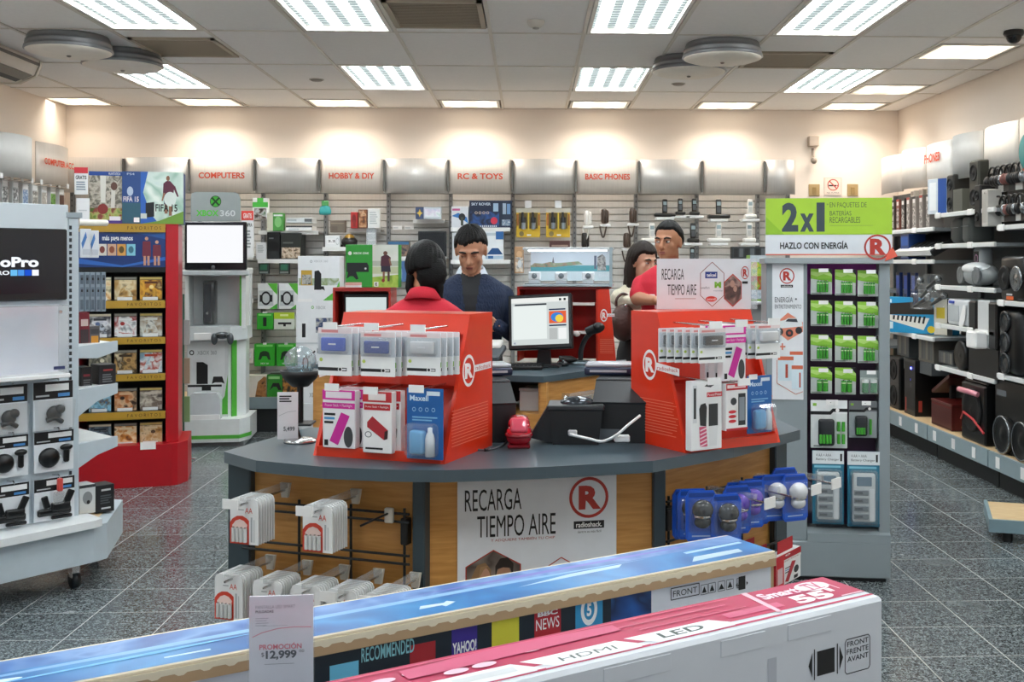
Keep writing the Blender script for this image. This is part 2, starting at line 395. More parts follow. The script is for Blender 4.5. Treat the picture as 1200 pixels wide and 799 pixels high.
for r_, (ya, yb, ks) in enumerate([(8.25, 9.44, (-5, -2, 1, 4)), (5.87, 7.06, (-4, -2, 1, 3)), (3.49, 4.68, (-5, -2, 1, 4)), (1.11, 2.30, (-5, -2, 1, 4))]):
    for q, k in enumerate(ks):
        lamps[(k, round(ya, 2))] = 1
        nm = ['far left', 'left of centre', 'right of centre', 'far right'][q]
        rn = ['in the row nearest the back wall', 'in the second row from the back', 'over the counter', 'overhead near the entrance', 'behind the entrance'][r_]
        troffer(colx(k)+0.02, ya+0.02, colx(k+1)-0.02, yb-0.02, COOL, r_ < 2, 'cool white fluorescent ceiling lamp %s, %s' % (nm, rn), 'cool white ceiling lamps')
for q, k in enumerate((-7, -5, -3, -1, 1, 3, 5)):
    xa = max(colx(k), XL)+0.03
    troffer(xa, 10.02, min(colx(k+1), XR)-0.03, 10.46, WARM, False, 'warm ceiling lamp by the back wall, number %s from the left corner' % ['one', 'two', 'three', 'four', 'five', 'six', 'seven'][q], 'warm lamps along the back wall')
    l = bpy.data.lights.new('washer', 'AREA'); l.shape = 'RECTANGLE'; l.size = 0.5; l.size_y = 0.2; l.energy = WASHER_W*(0.35 if k == -7 else 1.0); l.color = (1.0, 0.9, 0.78); l.spread = R(130)
    lo = bpy.data.objects.new('washer_light', l); COL.objects.link(lo); lo.location = (colx(k)+CW/2 if k > -7 else xa+0.2, 10.2, ZC-0.01); lo.rotation_euler = (R(-4), 0, 0)
for q, (ya, yb) in enumerate([(9.0, 9.5), (7.3, 7.82), (5.1, 5.62), (3.0, 3.52), (0.9, 1.4)]):
    troffer(colx(5)+0.03, ya, colx(6)-0.03, yb, WARM, False, 'square warm ceiling lamp along the right wall, %s' % ['the farther one in view', 'the nearer one in view', 'over the headphones bay', 'past the frame edge', 'by the entrance'][q], 'warm lamps along the right wall')
    l = bpy.data.lights.new('washer', 'AREA'); l.size = 0.45; l.energy = WASHER_W*0.55; l.color = (1.0, 0.88, 0.74); l.spread = R(100)
    lo = bpy.data.objects.new('washer_light', l); COL.objects.link(lo); lo.location = (colx(5)+CW/2, (ya+yb)/2, ZC-0.01); lo.rotation_euler = (0, R(-18), 0)
# return-air grilles and round diffusers sit in the grid too
grilles = [(-1, 6.2, 6.9), (3, 7.62, 8.2), (-4, 7.32, 7.94)]
def cellfree(k, ya, yb):
    if any(kk == k and abs(yy-ya) < 0.3 for kk, yy in lamps): return False
    return True
extra = G()
for k, x in cols:
    xa, xb = max(x, XL), min(x+CW, XR)
    if xb-xa < 0.05: continue
    for i in range(len(rows)-1):
        yb, ya = min(rows[i], YB), rows[i+1]
        if not cellfree(k, ya, yb): continue
        segs = [(ya, yb)]
        if i == 0 and k in (-7, -5, -3, -1, 1, 3, 5): segs = [(ya, 10.0), (10.48, YB)]
        if k == 5:
            for a, b in [(9.0, 9.5), (7.3, 7.82), (5.1, 5.62), (3.0, 3.52), (0.9, 1.4)]:
                segs = [s for p, q in segs for s in ([(p, max(p, min(q, a-0.02))), (min(q, max(p, b+0.02)), q)] if (a < q and b > p) else [(p, q)]) if s[1]-s[0] > 0.03]
        for (kk, a, b) in grilles:
            if kk == k: segs = [s for p, q in segs for s in ([(p, a-0.01), (b+0.01, q)] if (a < q and b > p) else [(p, q)]) if s[1]-s[0] > 0.03]
        for p, q in segs:
            if q-p < 0.03: continue
            if p > 5.5: obj('ceiling_panel', G().box(xa+0.01, p+0.01, ZC, xb-0.01, q-0.01, ZC+0.015, CT, 0.003), ceil)
            else: extra.box(xa+0.01, p+0.01, ZC, xb-0.01, q-0.01, ZC+0.015, CT)
stuff(obj('ceiling_panels', extra, ceil))
for (k, a, b), lb in zip(grilles, ['at top centre of the picture beside a lamp', 'right of the round air diffusers', 'beside the left pair of round diffusers']):
    t = thing('return_air_grille', 'dusty beige return grille in the ceiling %s' % lb, 'air vent', (colx(k)+CW/2, (a+b)/2, ZC), 0, 'return air grilles')
    hx, hy = CW/2-0.02, (b-a)/2
    g = G(); fm = c('#b5a894', 0.6)
    for q in ((-hx, -hy, hx, -hy+0.03), (-hx, hy-0.03, hx, hy), (-hx, -hy, -hx+0.03, hy), (hx-0.03, -hy, hx, hy)): g.box(q[0], q[1], -0.012, q[2], q[3], 0.01, fm)
    obj('frame', g, t); obj('backing', G().box(-hx, -hy, 0.012, hx, hy, 0.018, c('#4a443c', 0.8)), t)
    g = G(); n = 22
    for i in range(1, n): yy = -hy+2*hy*i/n; g.box(-hx+0.03, yy-0.008, -0.006, hx-0.03, yy+0.004, -0.003, c('#a79a86', 0.6))
    stuff(obj('slats', g, t))
for k, ys, sd in ((2, (7.35, 7.9), 'right'), (-5, (7.3, 7.84), 'left')):
    for q, yy in enumerate(ys):
        t = thing('round_air_diffuser', 'round drop ceiling diffuser on the %s side, the %s of its pair' % (sd, ['nearer', 'farther'][q]), 'air vent', (colx(k)+CW/2+(0.05 if q == 0 else -0.1)*(1 if sd == 'right' else -1), yy, ZC), 0, 'round air diffusers')
        ring = c('#8b8c8e', 0.35, 0.5); face = c('#efe8dc', 0.5)
        g = G(); g.lathe([(0.245, 0.0), (0.255, -0.02), (0.245, -0.035), (0.262, -0.04), (0.266, -0.06), (0.25, -0.07), (0.27, -0.075), (0.275, -0.095), (0.25, -0.105)], ring, 36); obj('collar', g, t)
        g = G(); g.lathe([(0.0, -0.128), (0.12, -0.126), (0.22, -0.118), (0.262, -0.104), (0.265, -0.098), (0.25, -0.094), (0.0, -0.094)], face, 36); obj('disc', g, t)
        obj('knob', G().ell((0, 0, -0.13), (0.015, 0.015, 0.008), c('#8a8278', 0.5), 12, 6), t)
t = thing('smoke_detector', 'white round smoke detector on a ceiling panel at top centre', 'smoke detector', at(628, 24, 6.7)*1); t.location.z = ZC
g = G(); g.lathe([(0.055, 0), (0.055, -0.012), (0.045, -0.03), (0.03, -0.042), (0, -0.044)], c('#d4cfc4', 0.5), 20); obj('housing', g, t)
obj('sensor', G().lathe([(0.02, -0.042), (0.02, -0.05), (0, -0.052)], c('#aaa59c', 0.5), 14), t)
for px_, py_, s in ((371, 93, 'left of centre'), (795, 98, 'below the right round diffusers')):
    o = on(px_, py_, ZC)
    t = thing('sprinkler_cover', 'small flat ceiling sprinkler cover %s' % s, 'sprinkler', o, 0, 'sprinkler covers')
    obj('cover', G().lathe([(0.05, 0), (0.05, -0.008), (0.04, -0.014), (0, -0.015)], c('#8d877e', 0.5), 18), t); obj('rim', G().lathe([(0.06, 0), (0.06, -0.004), (0.05, -0.005)], c('#b3ada2', 0.5), 18), t)
o = on(1188, 36, ZC); t = thing('dome_camera', 'black dome security camera at the ceiling edge on the right', 'security camera', o)
obj('mount', G().lathe([(0.06, 0), (0.065, -0.02), (0.055, -0.035), (0, -0.035)], c('#2a2724', 0.4), 20), t)
obj('dome', G().ell((0, 0, -0.035), (0.05, 0.05, 0.05), c('#141414', 0.1), 18, 10), t)
# split air conditioner on the left wall
t = thing('air_conditioner', 'pale under-ceiling air conditioner at the top left edge', 'air conditioner', (XL, 7.2, 2.86))
ACM = c('#d8d0c2', .45)
g = G(); g.prism([(0, .01), (.66, .01), (.78, .06), (.815, .14), (.815, .175), (0, .175)], -.9, .93, ACM, 'y'); obj('housing', g, t)
obj('end_cap', G().prism([(.02, 0), (.67, 0), (.79, .055), (.825, .14), (.825, .17), (.02, .17)], .93, .96, c('#c9c1b2', .5), 'y'), t)
g = G(); g.prism([(.67, .006), (.782, .052), (.776, .06), (.664, .014)], -.85, .88, BLACK, 'y'); obj('air_outlet', g, t)
g = G(); g.prism([(.72, .018), (.79, .052), (.786, .058), (.716, .024)], -.85, .88, c('#8d877c', .5), 'y'); obj('flap', g, t)
obj('front_strip', G().prism([(.812, .13), (.822, .13), (.822, .15), (.812, .15)], -.9, .93, c('#6d675e', .5), 'y'), t)
# ------------------------------------------------------------------ wall shelving with curved headers
HEADA = brushed('#cdc7c0', 0.42, 0.3); HEADB = brushed('#dccfc2', 0.5, 0.05, 'satin_panel'); SLAT = brushed('#cfcdc9', 0.45, 0.2, 'slat_wall'); POST = c('#77797b', 0.45, 0.2)
SHELFM = c('#b8babb', 0.45); LIP = c('#e4e4e2', 0.45); TXT = c('#e0512f', 0.5)
def header_panel(par, wd, z0, z1, bulge, mat, text=None, y=0.0):
    g = G(); n = 14; pts = []
    for i in range(n+1):
        u = i/n; x = -wd/2+wd*u; d = bulge*(1-(2*u-1)**2); pts.append((x, y-d))
    vs = []
    for z in (z0, z1):
        for off in (0, 0.006): vs += [(x, yy+off, z) for x, yy in pts]
    m = n+1
    fs = [(i, i+1, 2*m+i+1, 2*m+i) for i in range(n)]+[(m+i+1, m+i, 3*m+i, 3*m+i+1) for i in range(n)]+[(i+1, i, m+i, m+i+1) for i in range(n)]+[(2*m+i, 2*m+i+1, 3*m+i+1, 3*m+i) for i in range(n)]
    fs += [(0, 2*m, 3*m, m), (n, m+n, 3*m+n, 2*m+n)]
    g.add(vs, fs, mat, True); o = obj('header_panel', g, par)
    if text:
        g = G(); tv, tf = text2d(text, 0.03); tw = min(wd*0.72, 0.047*len(text)); zc = (z0+z1)/2+0.0
        vv = []
        for x, z in tv:
            xx = (x-0.5)*tw; u = xx/wd+0.5; vv.append((xx, y-bulge*(1-(2*u-1)**2)-0.002, zc-0.028+z*0.056))
        g.add(vv, tf, TXT); obj('lettering', g, o)
    return o
def slat_panel(par, wd, z0, z1, y=0.06, pitch=0.065):
    g = G(); z = z0
    while z < z1-0.01:
        g.prism([(y, z), (y-0.012, z+0.006), (y-0.012, z+pitch-0.007), (y, z+pitch-0.002)], -wd/2, wd/2, SLAT, 'x'); z += pitch
    g.box(-wd/2, y, z0, wd/2, y+0.01, z1, c('#a5a5a3', 0.6)); return stuff(obj('slat_panel', g, par))
def post(par, x, z0, z1, y0=0.0, y1=0.04):
    g = G(); g.box(x-0.018, y0, z0, x+0.018, y1, z1, POST, 0.003)
    z = z0+0.4
    while z < z1-0.05: g.box(x-0.004, y0-0.0006, z, x+0.004, y0, z+0.02, c('#2c2d2e', 0.8)); z += 0.05
    return obj('post', g, par)
def shelf(par, wd, z, d=0.34, y=0.05, lip=LIP, x=0.0, tags=()):
    g = G(); g.box(x-wd/2, y-d, z-0.012, x+wd/2, y, z, SHELFM); g.box(x-wd/2, y-d-0.012, z-0.035, x+wd/2, y-d, z+0.004, lip, 0.003)
    o = obj('shelf', g, par)
    for tx in tags: obj('price_tag', G().box(tx-0.035, y-d-0.0165, z-0.034, tx+0.035, y-d-0.0125, z+0.002, WHITE), o)
    return o
BY = 10.1
bx0, bx1 = at(222, 300, BY).x, at(896, 300, BY).x
BW = (bx1-bx0)/9
heads = {0: 'COMPUTERS', 2: 'HOBBY & DIY', 4: 'RC & TOYS', 6: 'BASIC PHONES'}
Z1, Z2, ZD = 2.185, 2.505, 0.32
blab = ['headed COMPUTERS', 'with a blank header right of the one headed COMPUTERS', 'headed HOBBY & DIY', 'with a blank header right of the one headed HOBBY & DIY', 'headed RC & TOYS', 'with a blank header hung with yellow tool cards', 'headed BASIC PHONES', 'with a blank header right of the one headed BASIC PHONES', 'with white cordless phones, second right of BASIC PHONES']
bays = {}
def bay(i, label, wd=BW, xc=None, text=None):
    xc = bx0+BW*(i+0.5) if xc is None else xc
    t = thing('slat_shelving', label, 'shelving', (xc, BY, 0), 0, 'shelving bays along the back wall')
    header_panel(t, wd-0.012, Z1, Z2, 0.028 if i % 2 == 0 else 0.075, HEADB if i % 2 == 0 else HEADA, text, 0.0)
    slat_panel(t, wd-0.03, ZD, Z1+0.04, 0.36)
    post(t, -wd/2, ZD, Z2-0.02, 0.30, 0.34)
    obj('header_bracket', G().box(-wd/2-0.008, -0.02, Z1+0.02, -wd/2+0.008, 0.34, Z2-0.01, c('#6f6a64', 0.5)), t)
    g = G(); g.box(-wd/2, -0.14, ZD-0.03, wd/2, 0.36, ZD, DECKWOOD); obj('base_deck', g, t)
    g = G(); g.box(-wd/2, -0.16, ZD-0.1, wd/2, -0.14, ZD+0.005, c('#8a9aa0', 0.4)); g.box(-wd/2, -0.08, 0, wd/2, -0.06, ZD-0.1, c('#2d3032', 0.6)); obj('kick_plate', g, t)
    bays[i] = t; return t
for i in range(9): bay(i, 'grey slat-wall shelving bay %s' % blab[i], text=heads.get(i))
bay(-1, 'grey slat-wall shelving bay behind the soccer game boxes', text=None)
bay(-2, 'grey slat-wall shelving bay in the left rear corner', text=None)
bay(9, 'narrow end bay of the back wall shelving beside the green sign', wd=BW*0.5, xc=bx0+BW*9.25)
post(bays[9], BW*0.25, ZD, Z2, 0.30, 0.34)
def bsh(i, py, x0=None, x1=None, d=0.33, tags=()):
    t = bays[i]; Y = BY+0.36-d; z = at(600, py, Y).z
    if x0 is None: shelf(t, BW-0.04, z, d, 0.36, tags=tags)
    else:
        a, b = at(x0, py, Y).x-t.location.x, at(x1, py, Y).x-t.location.x
        shelf(t, b-a, z, d, 0.36, x=(a+b)/2, tags=tags)
    return z
# shelves (return their height so goods can stand on them)
s1a = bsh(1, 271, d=0.3); s1b = bsh(1, 304); s1c = bsh(1, 438)
s2a = bsh(2, 268, 408, 446, 0.25); s2b = bsh(2, 290); s3a = bsh(3, 301); s3b = bsh(3, 257.5, 484, 521, 0.2)
s4a = bsh(4, 267, tags=(-0.22, 0.0)); s4b = bsh(4, 305, tags=(-0.2,)); bsh(4, 345)
bsh(5, 292, 640, 674, 0.25)
s0a = bsh(0, 300); bsh(0, 350)
FB = 10.1  # common plane of goods on the wall
def wallbox(name, label, cat, rect, body, shapes=(), Y=10.12, d=0.15, **k): return carton(name, label, cat, rect, FR(Y), 0, d, body, shapes, **k)
# --- computers / games bay
o = wallbox('promotion_tag', 'tall white price sign with red cap reading GRATIS beside the white kiosk', 'sign', (283, 247, 297, 302), PAPER, [('r', 0, .8, 1, 1, c('#e2473e')), ('t', .15, .84, .85, .95, 'GRATIS', WHITE, .02), ('t', .1, .66, .9, .74, 'COMPRA', INK, .02)]+lines(.12, .2, .88, .6, 6, c('#8d9296')), d=0.02, Y=9.95)
o = wallbox('game_card_bundle', 'bundle of green and white game cards on a wall hook above the kiosk', 'card', (296, 232, 314, 256), WHITE, [('r', .0, .55, 1, .8, c('#46b53c')), ('r', .1, .0, .9, .5, photo(['#1d1f20', '#5d463a', '#c9c9c9', '#356b35'], 22)), ('r', .3, .8, .7, 1, c('#4fc043'))], d=0.06)
wallbox('game_case', 'green and cream game case on the upper shelf of the blank bay', 'game', (313, 250, 332, 271), c('#4f9a45'), [('r', 0, 0, .36, 1, c('#cfcdb8')), ('c', .68, .5, .22, .3, c('#86c77b')), ('r', .4, .82, .96, .92, WHITE)], d=0.08, z=s1a)
wallbox('white_box_stack', 'flat white boxed gadget on top of the upper shelf pile', 'box', (335, 247, 366, 253), c('#d9dedf'), [('r', .7, .2, .98, .8, c('#5d6163')), ('r', .05, .3, .4, .7, c('#aab2b4'))], d=0.2, z=s1a+0.075)
wallbox('flat_white_box', 'flat white box with dark top edge under another on the upper shelf', 'box', (335, 254, 366, 260), WHITE, [('r', 0, .7, 1, 1, c('#3f4447')), ('r', .1, .1, .5, .5, c('#d5dadb'))], d=0.2, z=s1a)
wallbox('speaker_box', 'tall narrow black box on the shelf left of a dark screen', 'box', (313, 271, 328, 303), BLACK, [('r', .1, .05, .9, .3, c('#222426')), ('r', .15, .75, .5, .8, c('#65686a'))], d=0.2, z=s1b)
wallbox('console_box', 'dark box with a brown printed picture on the second shelf', 'box', (329, 272, 353, 303), c('#22241f'), [('r', 0.05, .05, .95, .45, photo(['#2b211a', '#97806a', '#d8c6b0', '#3a2c22'], 30)), ('r', .1, .6, .6, .66, c('#5a5d58'))], d=0.2, z=s1b)
wallbox('price_sheet', 'white price sheet standing on the second shelf by the kiosk', 'sign', (300, 283, 312, 303), PAPER, lines(.15, .4, .85, .85, 5, c('#b8bdc0')), d=0.015, z=s1b)
for k, x in enumerate((303, 327)):
    wallbox('blister_pack', 'dark green blister pack under the second shelf, %s one' % ['left', 'right'][k], 'pack', (x, 306, x+12, 321), c('#232a28'), [('r', .15, .3, .85, .75, c('#2e6b52')), ('r', .1, .05, .9, .2, c('#7c8783'))], d=0.04, group='dark green blister packs')
    wallbox('headset_box', 'white and green headset box on a hook, %s one of two' % ['left', 'right'][k], 'box', (302+25*k, 332, 325+24*k, 362), c('#e6e8e8'), [('p', [(.5, 1), (1, 1), (1, .55), (.8, .7)], c('#5cb83a')), ('r', .05, .12, .8, .72, c('#c3c8ca')), ('o', .42, .42, .26, .27, .28, INK), ('r', .1, .28, .25, .55, INK), ('r', .6, .28, .75, .55, INK), ('p', [(.6, 0), (1, 0), (1, .22)], c('#4dae3c'))], d=0.08, group='white and green headset boxes')
    wallbox('controller_box', 'bright green game controller box, %s one of the pair' % ['left', 'right'][k], 'box', (298+26*k, 403, 322+24*k, 429), c('#2fae27'), [('p', [(.2, .28), (.28, .62), (.42, .68), (.58, .68), (.72, .62), (.8, .28), (.68, .3), (.6, .45), (.4, .45), (.32, .3)], c('#123212')), ('r', .1, .88, .9, .97, c('#7fd46e')), ('r', .42, .97, .6, 1.06, WHITE), ('t', .3, .08, .7, .16, 'XBOX 360', WHITE)], d=0.1, group='green controller boxes')
wallbox('accessory_box', 'small green box with black device above the controller boxes', 'box', (301, 367, 320, 386), c('#2ea52a'), [('r', .38, .2, .6, .75, INK), ('r', .1, .85, .9, .95, c('#82d070')), ('r', .35, 1.0, .65, 1.1, WHITE)], d=0.08)
wallbox('sensor_box', 'lime and white motion sensor box on the wall hooks', 'box', (321, 366, 345, 386), c('#dfe5dc'), [('r', 0, .62, 1, 1, c('#b9d62a')), ('r', .2, .3, .85, .42, INK), ('r', .46, .18, .58, .3, INK), ('r', .3, .78, .7, .9, c('#e9f2a8'))], d=0.08)
wallbox('game_bundle_box', 'white box with a brown figure print on the bottom deck', 'box', (286, 440, 312, 465), c('#e6e0d6'), [('p', [(.5, 0), (.62, .7), (.9, .95), (1, .9), (1, 0)], photo(['#7b4a28', '#b07a48', '#3b2418'], 20)), ('r', 0, 0, .14, 1, c('#58a548'))], d=0.14, z=ZD+.001, Y=10.0)
wallbox('game_console_box', 'green and dark console bundle box on the bottom deck', 'box', (313, 438, 350, 464), c('#1d2a1a'), [('r', 0, 0, .48, 1, c('#2c8f2a')), ('p', [(.08, .3), (.18, .62), (.38, .62), (.46, .3), (.36, .3), (.3, .45), (.2, .45)], INK), ('r', .04, .8, .4, .92, c('#9fdc8e')), ('r', .5, .02, .98, .9, photo(['#171a16', '#3a3b30', '#c98a3a', '#20241d'], 26))], d=0.16, z=ZD+.001, Y=10.0)
wallbox('small_white_card', 'small pale boxed accessory at the edge of the kiosk', 'box', (284, 409, 297, 425), c('#e2d9d2'), [('r', .1, .2, .8, .8, photo(['#e8b8a0', '#d0d0d0', '#ffffff'], 25))], d=0.06)
# --- stack of white console boxes
WB = 9.55
pl_ = thing('display_plinth', 'low white plinth under the stack of white console cartons', 'plinth', (at(371, 440, WB).x, WB, 0)); obj('body', G().box(-.2, -.01, .05, .2, .27, ZD, c('#d3d7d9', .4), .004), pl_); obj('recess', G().box(-.18, .01, 0, .18, .25, .05, BLACK), pl_)
o1 = carton('headset_carton', 'white carton with a black headset print, lowest of the white console stack', 'box', (349, 404, 394, 470), FR(WB), 0, .22, c('#e3e6e8'), [('o', .2, .7, .08, .16, .4, INK), ('l', [(.26, .8), (.45, .92)], .03, INK), ('r', .5, .88, .98, .97, c('#8d9396')), ('t', .3, .1, .8, .18, 'XBOX 360', c('#6d7376'))], z=ZD+.001)
zt = ZD+.001+o1['h']
o2 = carton('console_carton', 'white console carton with a navy picture band, middle of the stack', 'box', (347, 350, 393, 404), FR(WB), 0, .22, c('#e6e9eb'), [('r', .5, .3, .98, .62, photo(['#1d2c4a', '#3b4d72', '#c8c8c0', '#24365c'], 18)), ('r', .05, .15, .3, .55, c('#e9edee')), ('r', .15, .2, .24, .5, INK), ('o', .42, .85, .035, .035, .5, c('#6db14f')), ('t', .5, .81, .75, .88, 'XBOX', c('#9da3a5')), ('r', 0, .05, 1, .09, c('#c9d0d3'))], z=zt)
o3 = carton('console_carton', 'white and green console carton showing a tall black console, topmost of the stack', 'box', (349, 289, 398, 341), FR(WB), 0, .22, c('#e9ecee'), [('r', .02, .34, .98, .5, photo(['#9db3bd', '#cdd6d4', '#8aa06a', '#e8eef2'], 12)), ('r', .08, .34, .34, .68, c('#c7a23c')), ('r', .1, .36, .32, .58, photo(['#2c2c2a', '#bdbdb5', '#57584f'], 30)), ('p', [(.39, .24), (.4, .66), (.5, .68), (.56, .6), (.56, .24)], INK), ('p', [(.46, .24), (.5, .32), (.62, .32), (.65, .22), (.6, .25), (.5, .25)], INK), ('p', [(.6, 0), (1, 0), (1, .45), (.88, .2)], c('#5fb944')), ('o', .32, .88, .03, .03, .4, c('#9aa0a3')), ('t', .38, .86, .72, .91, 'XBOX 360', c('#b0b6b9')), ('r', .0, -.03, .34, .04, WHITE)], z=zt+o2['h'])
# --- hobby bay
t = thing('price_bubble', 'teal hanging price bubble with a green top on the shelving post', 'sign', at(381, 245, 9.95))
g = G(); g.lathe([(0, -0.055), (0.05, -0.05), (0.056, -0.02), (0.045, 0.02), (0.0, 0.045)], c('#3aa6a4', 0.4), 18, sy=0.4); obj('bubble', g, t)
obj('tab', G().box(-0.03, -0.012, 0.03, 0.03, 0.012, 0.075, c('#5aa55c'), 0.004), t)
wallbox('brown_carton', 'small brown carton on the hobby bay wall', 'box', (387, 258, 404, 272), c('#75695c'), [('r', .05, .7, .95, .8, c('#948675')), ('r', .1, .1, .5, .5, c('#665a4e'))], d=0.1, z=s2b+.14)
wallbox('camera_box', 'white boxed mug-shaped gadget on the hobby shelf', 'box', (381, 274, 398, 288), c('#eef0f0'), [('r', .1, .3, .6, .75, c('#f8f8f8')), ('t', .2, .45, .7, .62, '2.2', INK, .02), ('o', .85, .5, .12, .3, .3, c('#c9cdce'))], d=0.1, z=s2b)
t = thing('toy_helmet', 'dark toy helmet with a gold trim on the hobby shelf', 'toy', (at(409, 282, 10.2).x, 10.22, s2b))
g = G(); g.ell((0, 0, 0.05), (0.075, 0.08, 0.06), c('#24201e', 0.3), 18, 10); obj('shell', g, t); g = G(); g.ell((0, 0, 0.07), (0.055, 0.062, 0.06), c('#a8842e', 0.35), 16, 8); obj('trim', g, t)
g = G()
for q in (-.05, .05): g.tube([(q, -.02, .02), (q*1.8, -.05, 0.012)], .012, c('#24201e', .3), 6)
obj('strap', g, t)
wallbox('red_bottle_box', 'red box with a bottle print on the small hobby shelf', 'box', (411, 247, 419, 266), c('#b92b26'), [('c', .5, .55, .3, .3, c('#7d1d1a')), ('r', .3, .1, .7, .5, c('#8f2a24'))], d=.07, z=s2a)
wallbox('brown_photo_box', 'brown picture box on the small hobby shelf', 'box', (420, 244, 430, 266), c('#7c4b34'), [('r', .08, .05, .92, .95, photo(['#3c2a20', '#a5683f', '#d9b08a', '#5b3626'], 20))], d=.07, z=s2a)
wallbox('white_leaflet_box', 'white leaflet box at the right end of the small hobby shelf', 'box', (431, 243, 445, 266), c('#e6e6e4'), lines(.15, .2, .85, .85, 6, c('#b9bcbd')), d=.07, z=s2a)
t = thing('leaflet_holder', 'clear acrylic leaflet holder on the hobby shelf', 'holder', (at(435, 285, 10.15).x, 10.16, s2b))
for z in (0.0, .07, .14): obj('pocket', G().box(-.045, -.01, z, .045, -.007, z+.06, CLEAR2), t)
obj('back_plate', G().box(-.045, 0.0, 0, .045, .004, .22, CLEAR2), t); obj('leaflet', G().box(-.035, -.004, .005, .035, -.002, .19, c('#dfe3e4')), t)
# --- next blank bay
wallbox('star_box', 'silver and navy boxed disc set on the blank bay shelf', 'box', (487, 243, 517, 257), c('#c3cbd2'), [('r', 0, 0, .32, 1, c('#3a4a6d')), ('p', [(.16, .85), (.2, .6), (.28, .5), (.2, .4), (.16, .15), (.12, .4), (.04, .5), (.12, .6)], c('#d8b64a')), ('r', .36, .2, .96, .85, photo(['#a9c6d4', '#d8cfe0', '#e7eef0', '#8fb7b0'], 14))], d=.1, z=s3b)
for k, x in enumerate((460, 474)): wallbox('shelf_ticket', 'small white price ticket on the blank bay wall, %s one' % ['left', 'right'][k], 'ticket', (x, 264.5, x+11, 269), WHITE, [('r', .1, .3, .6, .7, c('#cfd3d5'))], d=.01, Y=10.38, group='small wall tickets')
wallbox('dark_screen', 'dark flat screen standing above the seated shopper row', 'screen', (490, 271, 523, 301), c('#1f2122', .25), [('r', .05, .08, .95, .94, c('#101214', .12))], d=.05, z=s3a)
wallbox('toy_carton', 'blue topped toy carton behind the black-haired clerk', 'box', (455, 283, 479, 301), c('#7d6a5c'), [('r', 0, .8, 1, 1, c('#3b6d97')), ('r', .1, .1, .9, .7, photo(['#5d4a3c', '#a0806a', '#3a3a44'], 22))], d=.15, z=s3a)
wallbox('blue_toy_box', 'blue toy box low on the wall beside the clerk', 'box', (455, 306, 478, 330), c('#4a6fa0'), [('r', .1, .1, .7, .8, photo(['#27406e', '#6d93bf', '#d0dce6'], 18))], d=.14)
# --- RC & toys bay
wallbox('helicopter_box', 'white box showing a toy helicopter on the toy shelf', 'box', (529, 241, 549, 266), c('#d7dadf'), [('p', [(0, .55), (.6, .42), (1, .2), (.9, .5), (.4, .7)], c('#3273b8')), ('c', .62, .5, .2, .18, INK), ('r', .55, .1, .7, .5, c('#3a3f35')), ('r', .05, .8, .5, .9, c('#c05a8a'))], d=.15, z=s4a)
wallbox('quadcopter_box', 'large navy quadcopter box on the toy shelf', 'box', (550, 234, 600, 266), c('#15233f'), [('r', .02, .02, .7, .6, photo(['#142a52', '#24508e', '#0d1830', '#1c3b6c'], 9)), ('t', .05, .82, .5, .92, 'SKY ROVER', c('#c9d3e2'), .02), ('r', .72, .05, .98, .95, c('#1c2b40')), ('r', .78, .5, .86, .9, c('#9fb2c4')), ('r', .88, .5, .96, .88, c('#6b8fb8')), ('r', .76, .08, .96, .3, photo(['#c6ccd2', '#5a7590', '#e8ecef'], 30)), ('r', .56, .6, .68, .9, c('#9ab4cc')), ('c', .58, .26, .08, .13, c('#c9304a'))]+[('o', .16+.09*k, .55, .035, .05, .4, c('#b8a79a')) for k in range(4)]+[('r', .03+.045*k, .03, .055+.045*k, .09, c('#d6dce4')) for k in range(14)], d=.16, z=s4a)
wallbox('router_box', 'white and blue boxed set on the second toy shelf behind the man', 'box', (560, 270, 590, 304), c('#e8ecef'), [('r', .7, .72, 1, 1, c('#2b66a5')), ('r', 0, .85, .7, .95, c('#bfcad2')), ('p', [(.35, .2), (.55, .42), (.8, .42), (.98, .2)], c('#1d4f86')), ('r', .3, .05, .98, .16, c('#a9c3d8')), ('r', .4, .06, .6, .15, c('#2a65a2'))], d=.16, z=s4b)
wallbox('white_toy_box', 'pale box at the left end of the second toy shelf', 'box', (530, 272, 550, 304), c('#d0d3d5'), [('r', .1, .6, .9, .9, photo(['#c2c6c8', '#8a9297', '#e8e8e8'], 18)), ('r', .6, .8, 1, 1, c('#3b77ab'))], d=.15, z=s4b)
# --- yellow tool cards
def toolcard(x, lab):
    o = wallbox('tool_card', 'yellow card of two walkie-talkie style tools on the blank bay wall, %s' % lab, 'tool card', (x, 244, x+28, 278), c('#d8b02a'), [('r', 0, .85, 1, 1, c('#d8d3c4')), ('r', .1, .3, .9, .84, c('#6d5a2a')), ('r', .48, .25, .54, .85, c('#e6c63a')), ('c', .22, .12, .1, .09, c('#8c7a4a')), ('r', .45, .05, .62, .1, WHITE), ('r', .02, .4, .1, .8, c('#b26d2c')), ('r', .92, .4, .98, .8, c('#8c4a2c'))], d=.02, Y=10.2)
    for q in (.3, .72):
        wd, h = o['w'], o['h']; g = G(); x0 = -wd/2+wd*q
        g.tube([(x0, -.02, h*.28), (x0, -.02, h*.5)], .02, c('#8b949b', .35), 8); g.tube([(x0, -.02, h*.5), (x0, -.02, h*.68)], .024, c('#2a2b2e', .4), 8); g.tube([(x0-.008, -.02, h*.68), (x0-.008, -.02, h*.86)], .011, c('#2a2b2e', .4), 6); obj('tool', g, o)
    obj('hook', G().tube([(0, .1, o['h']+.01), (0, -.05, o['h']+.02)], .006, WHITE, 6).box(-.03, -.055, o['h'], .03, -.05, o['h']+.07, WHITE), o)
toolcard(605, 'left one'); toolcard(640, 'right one')
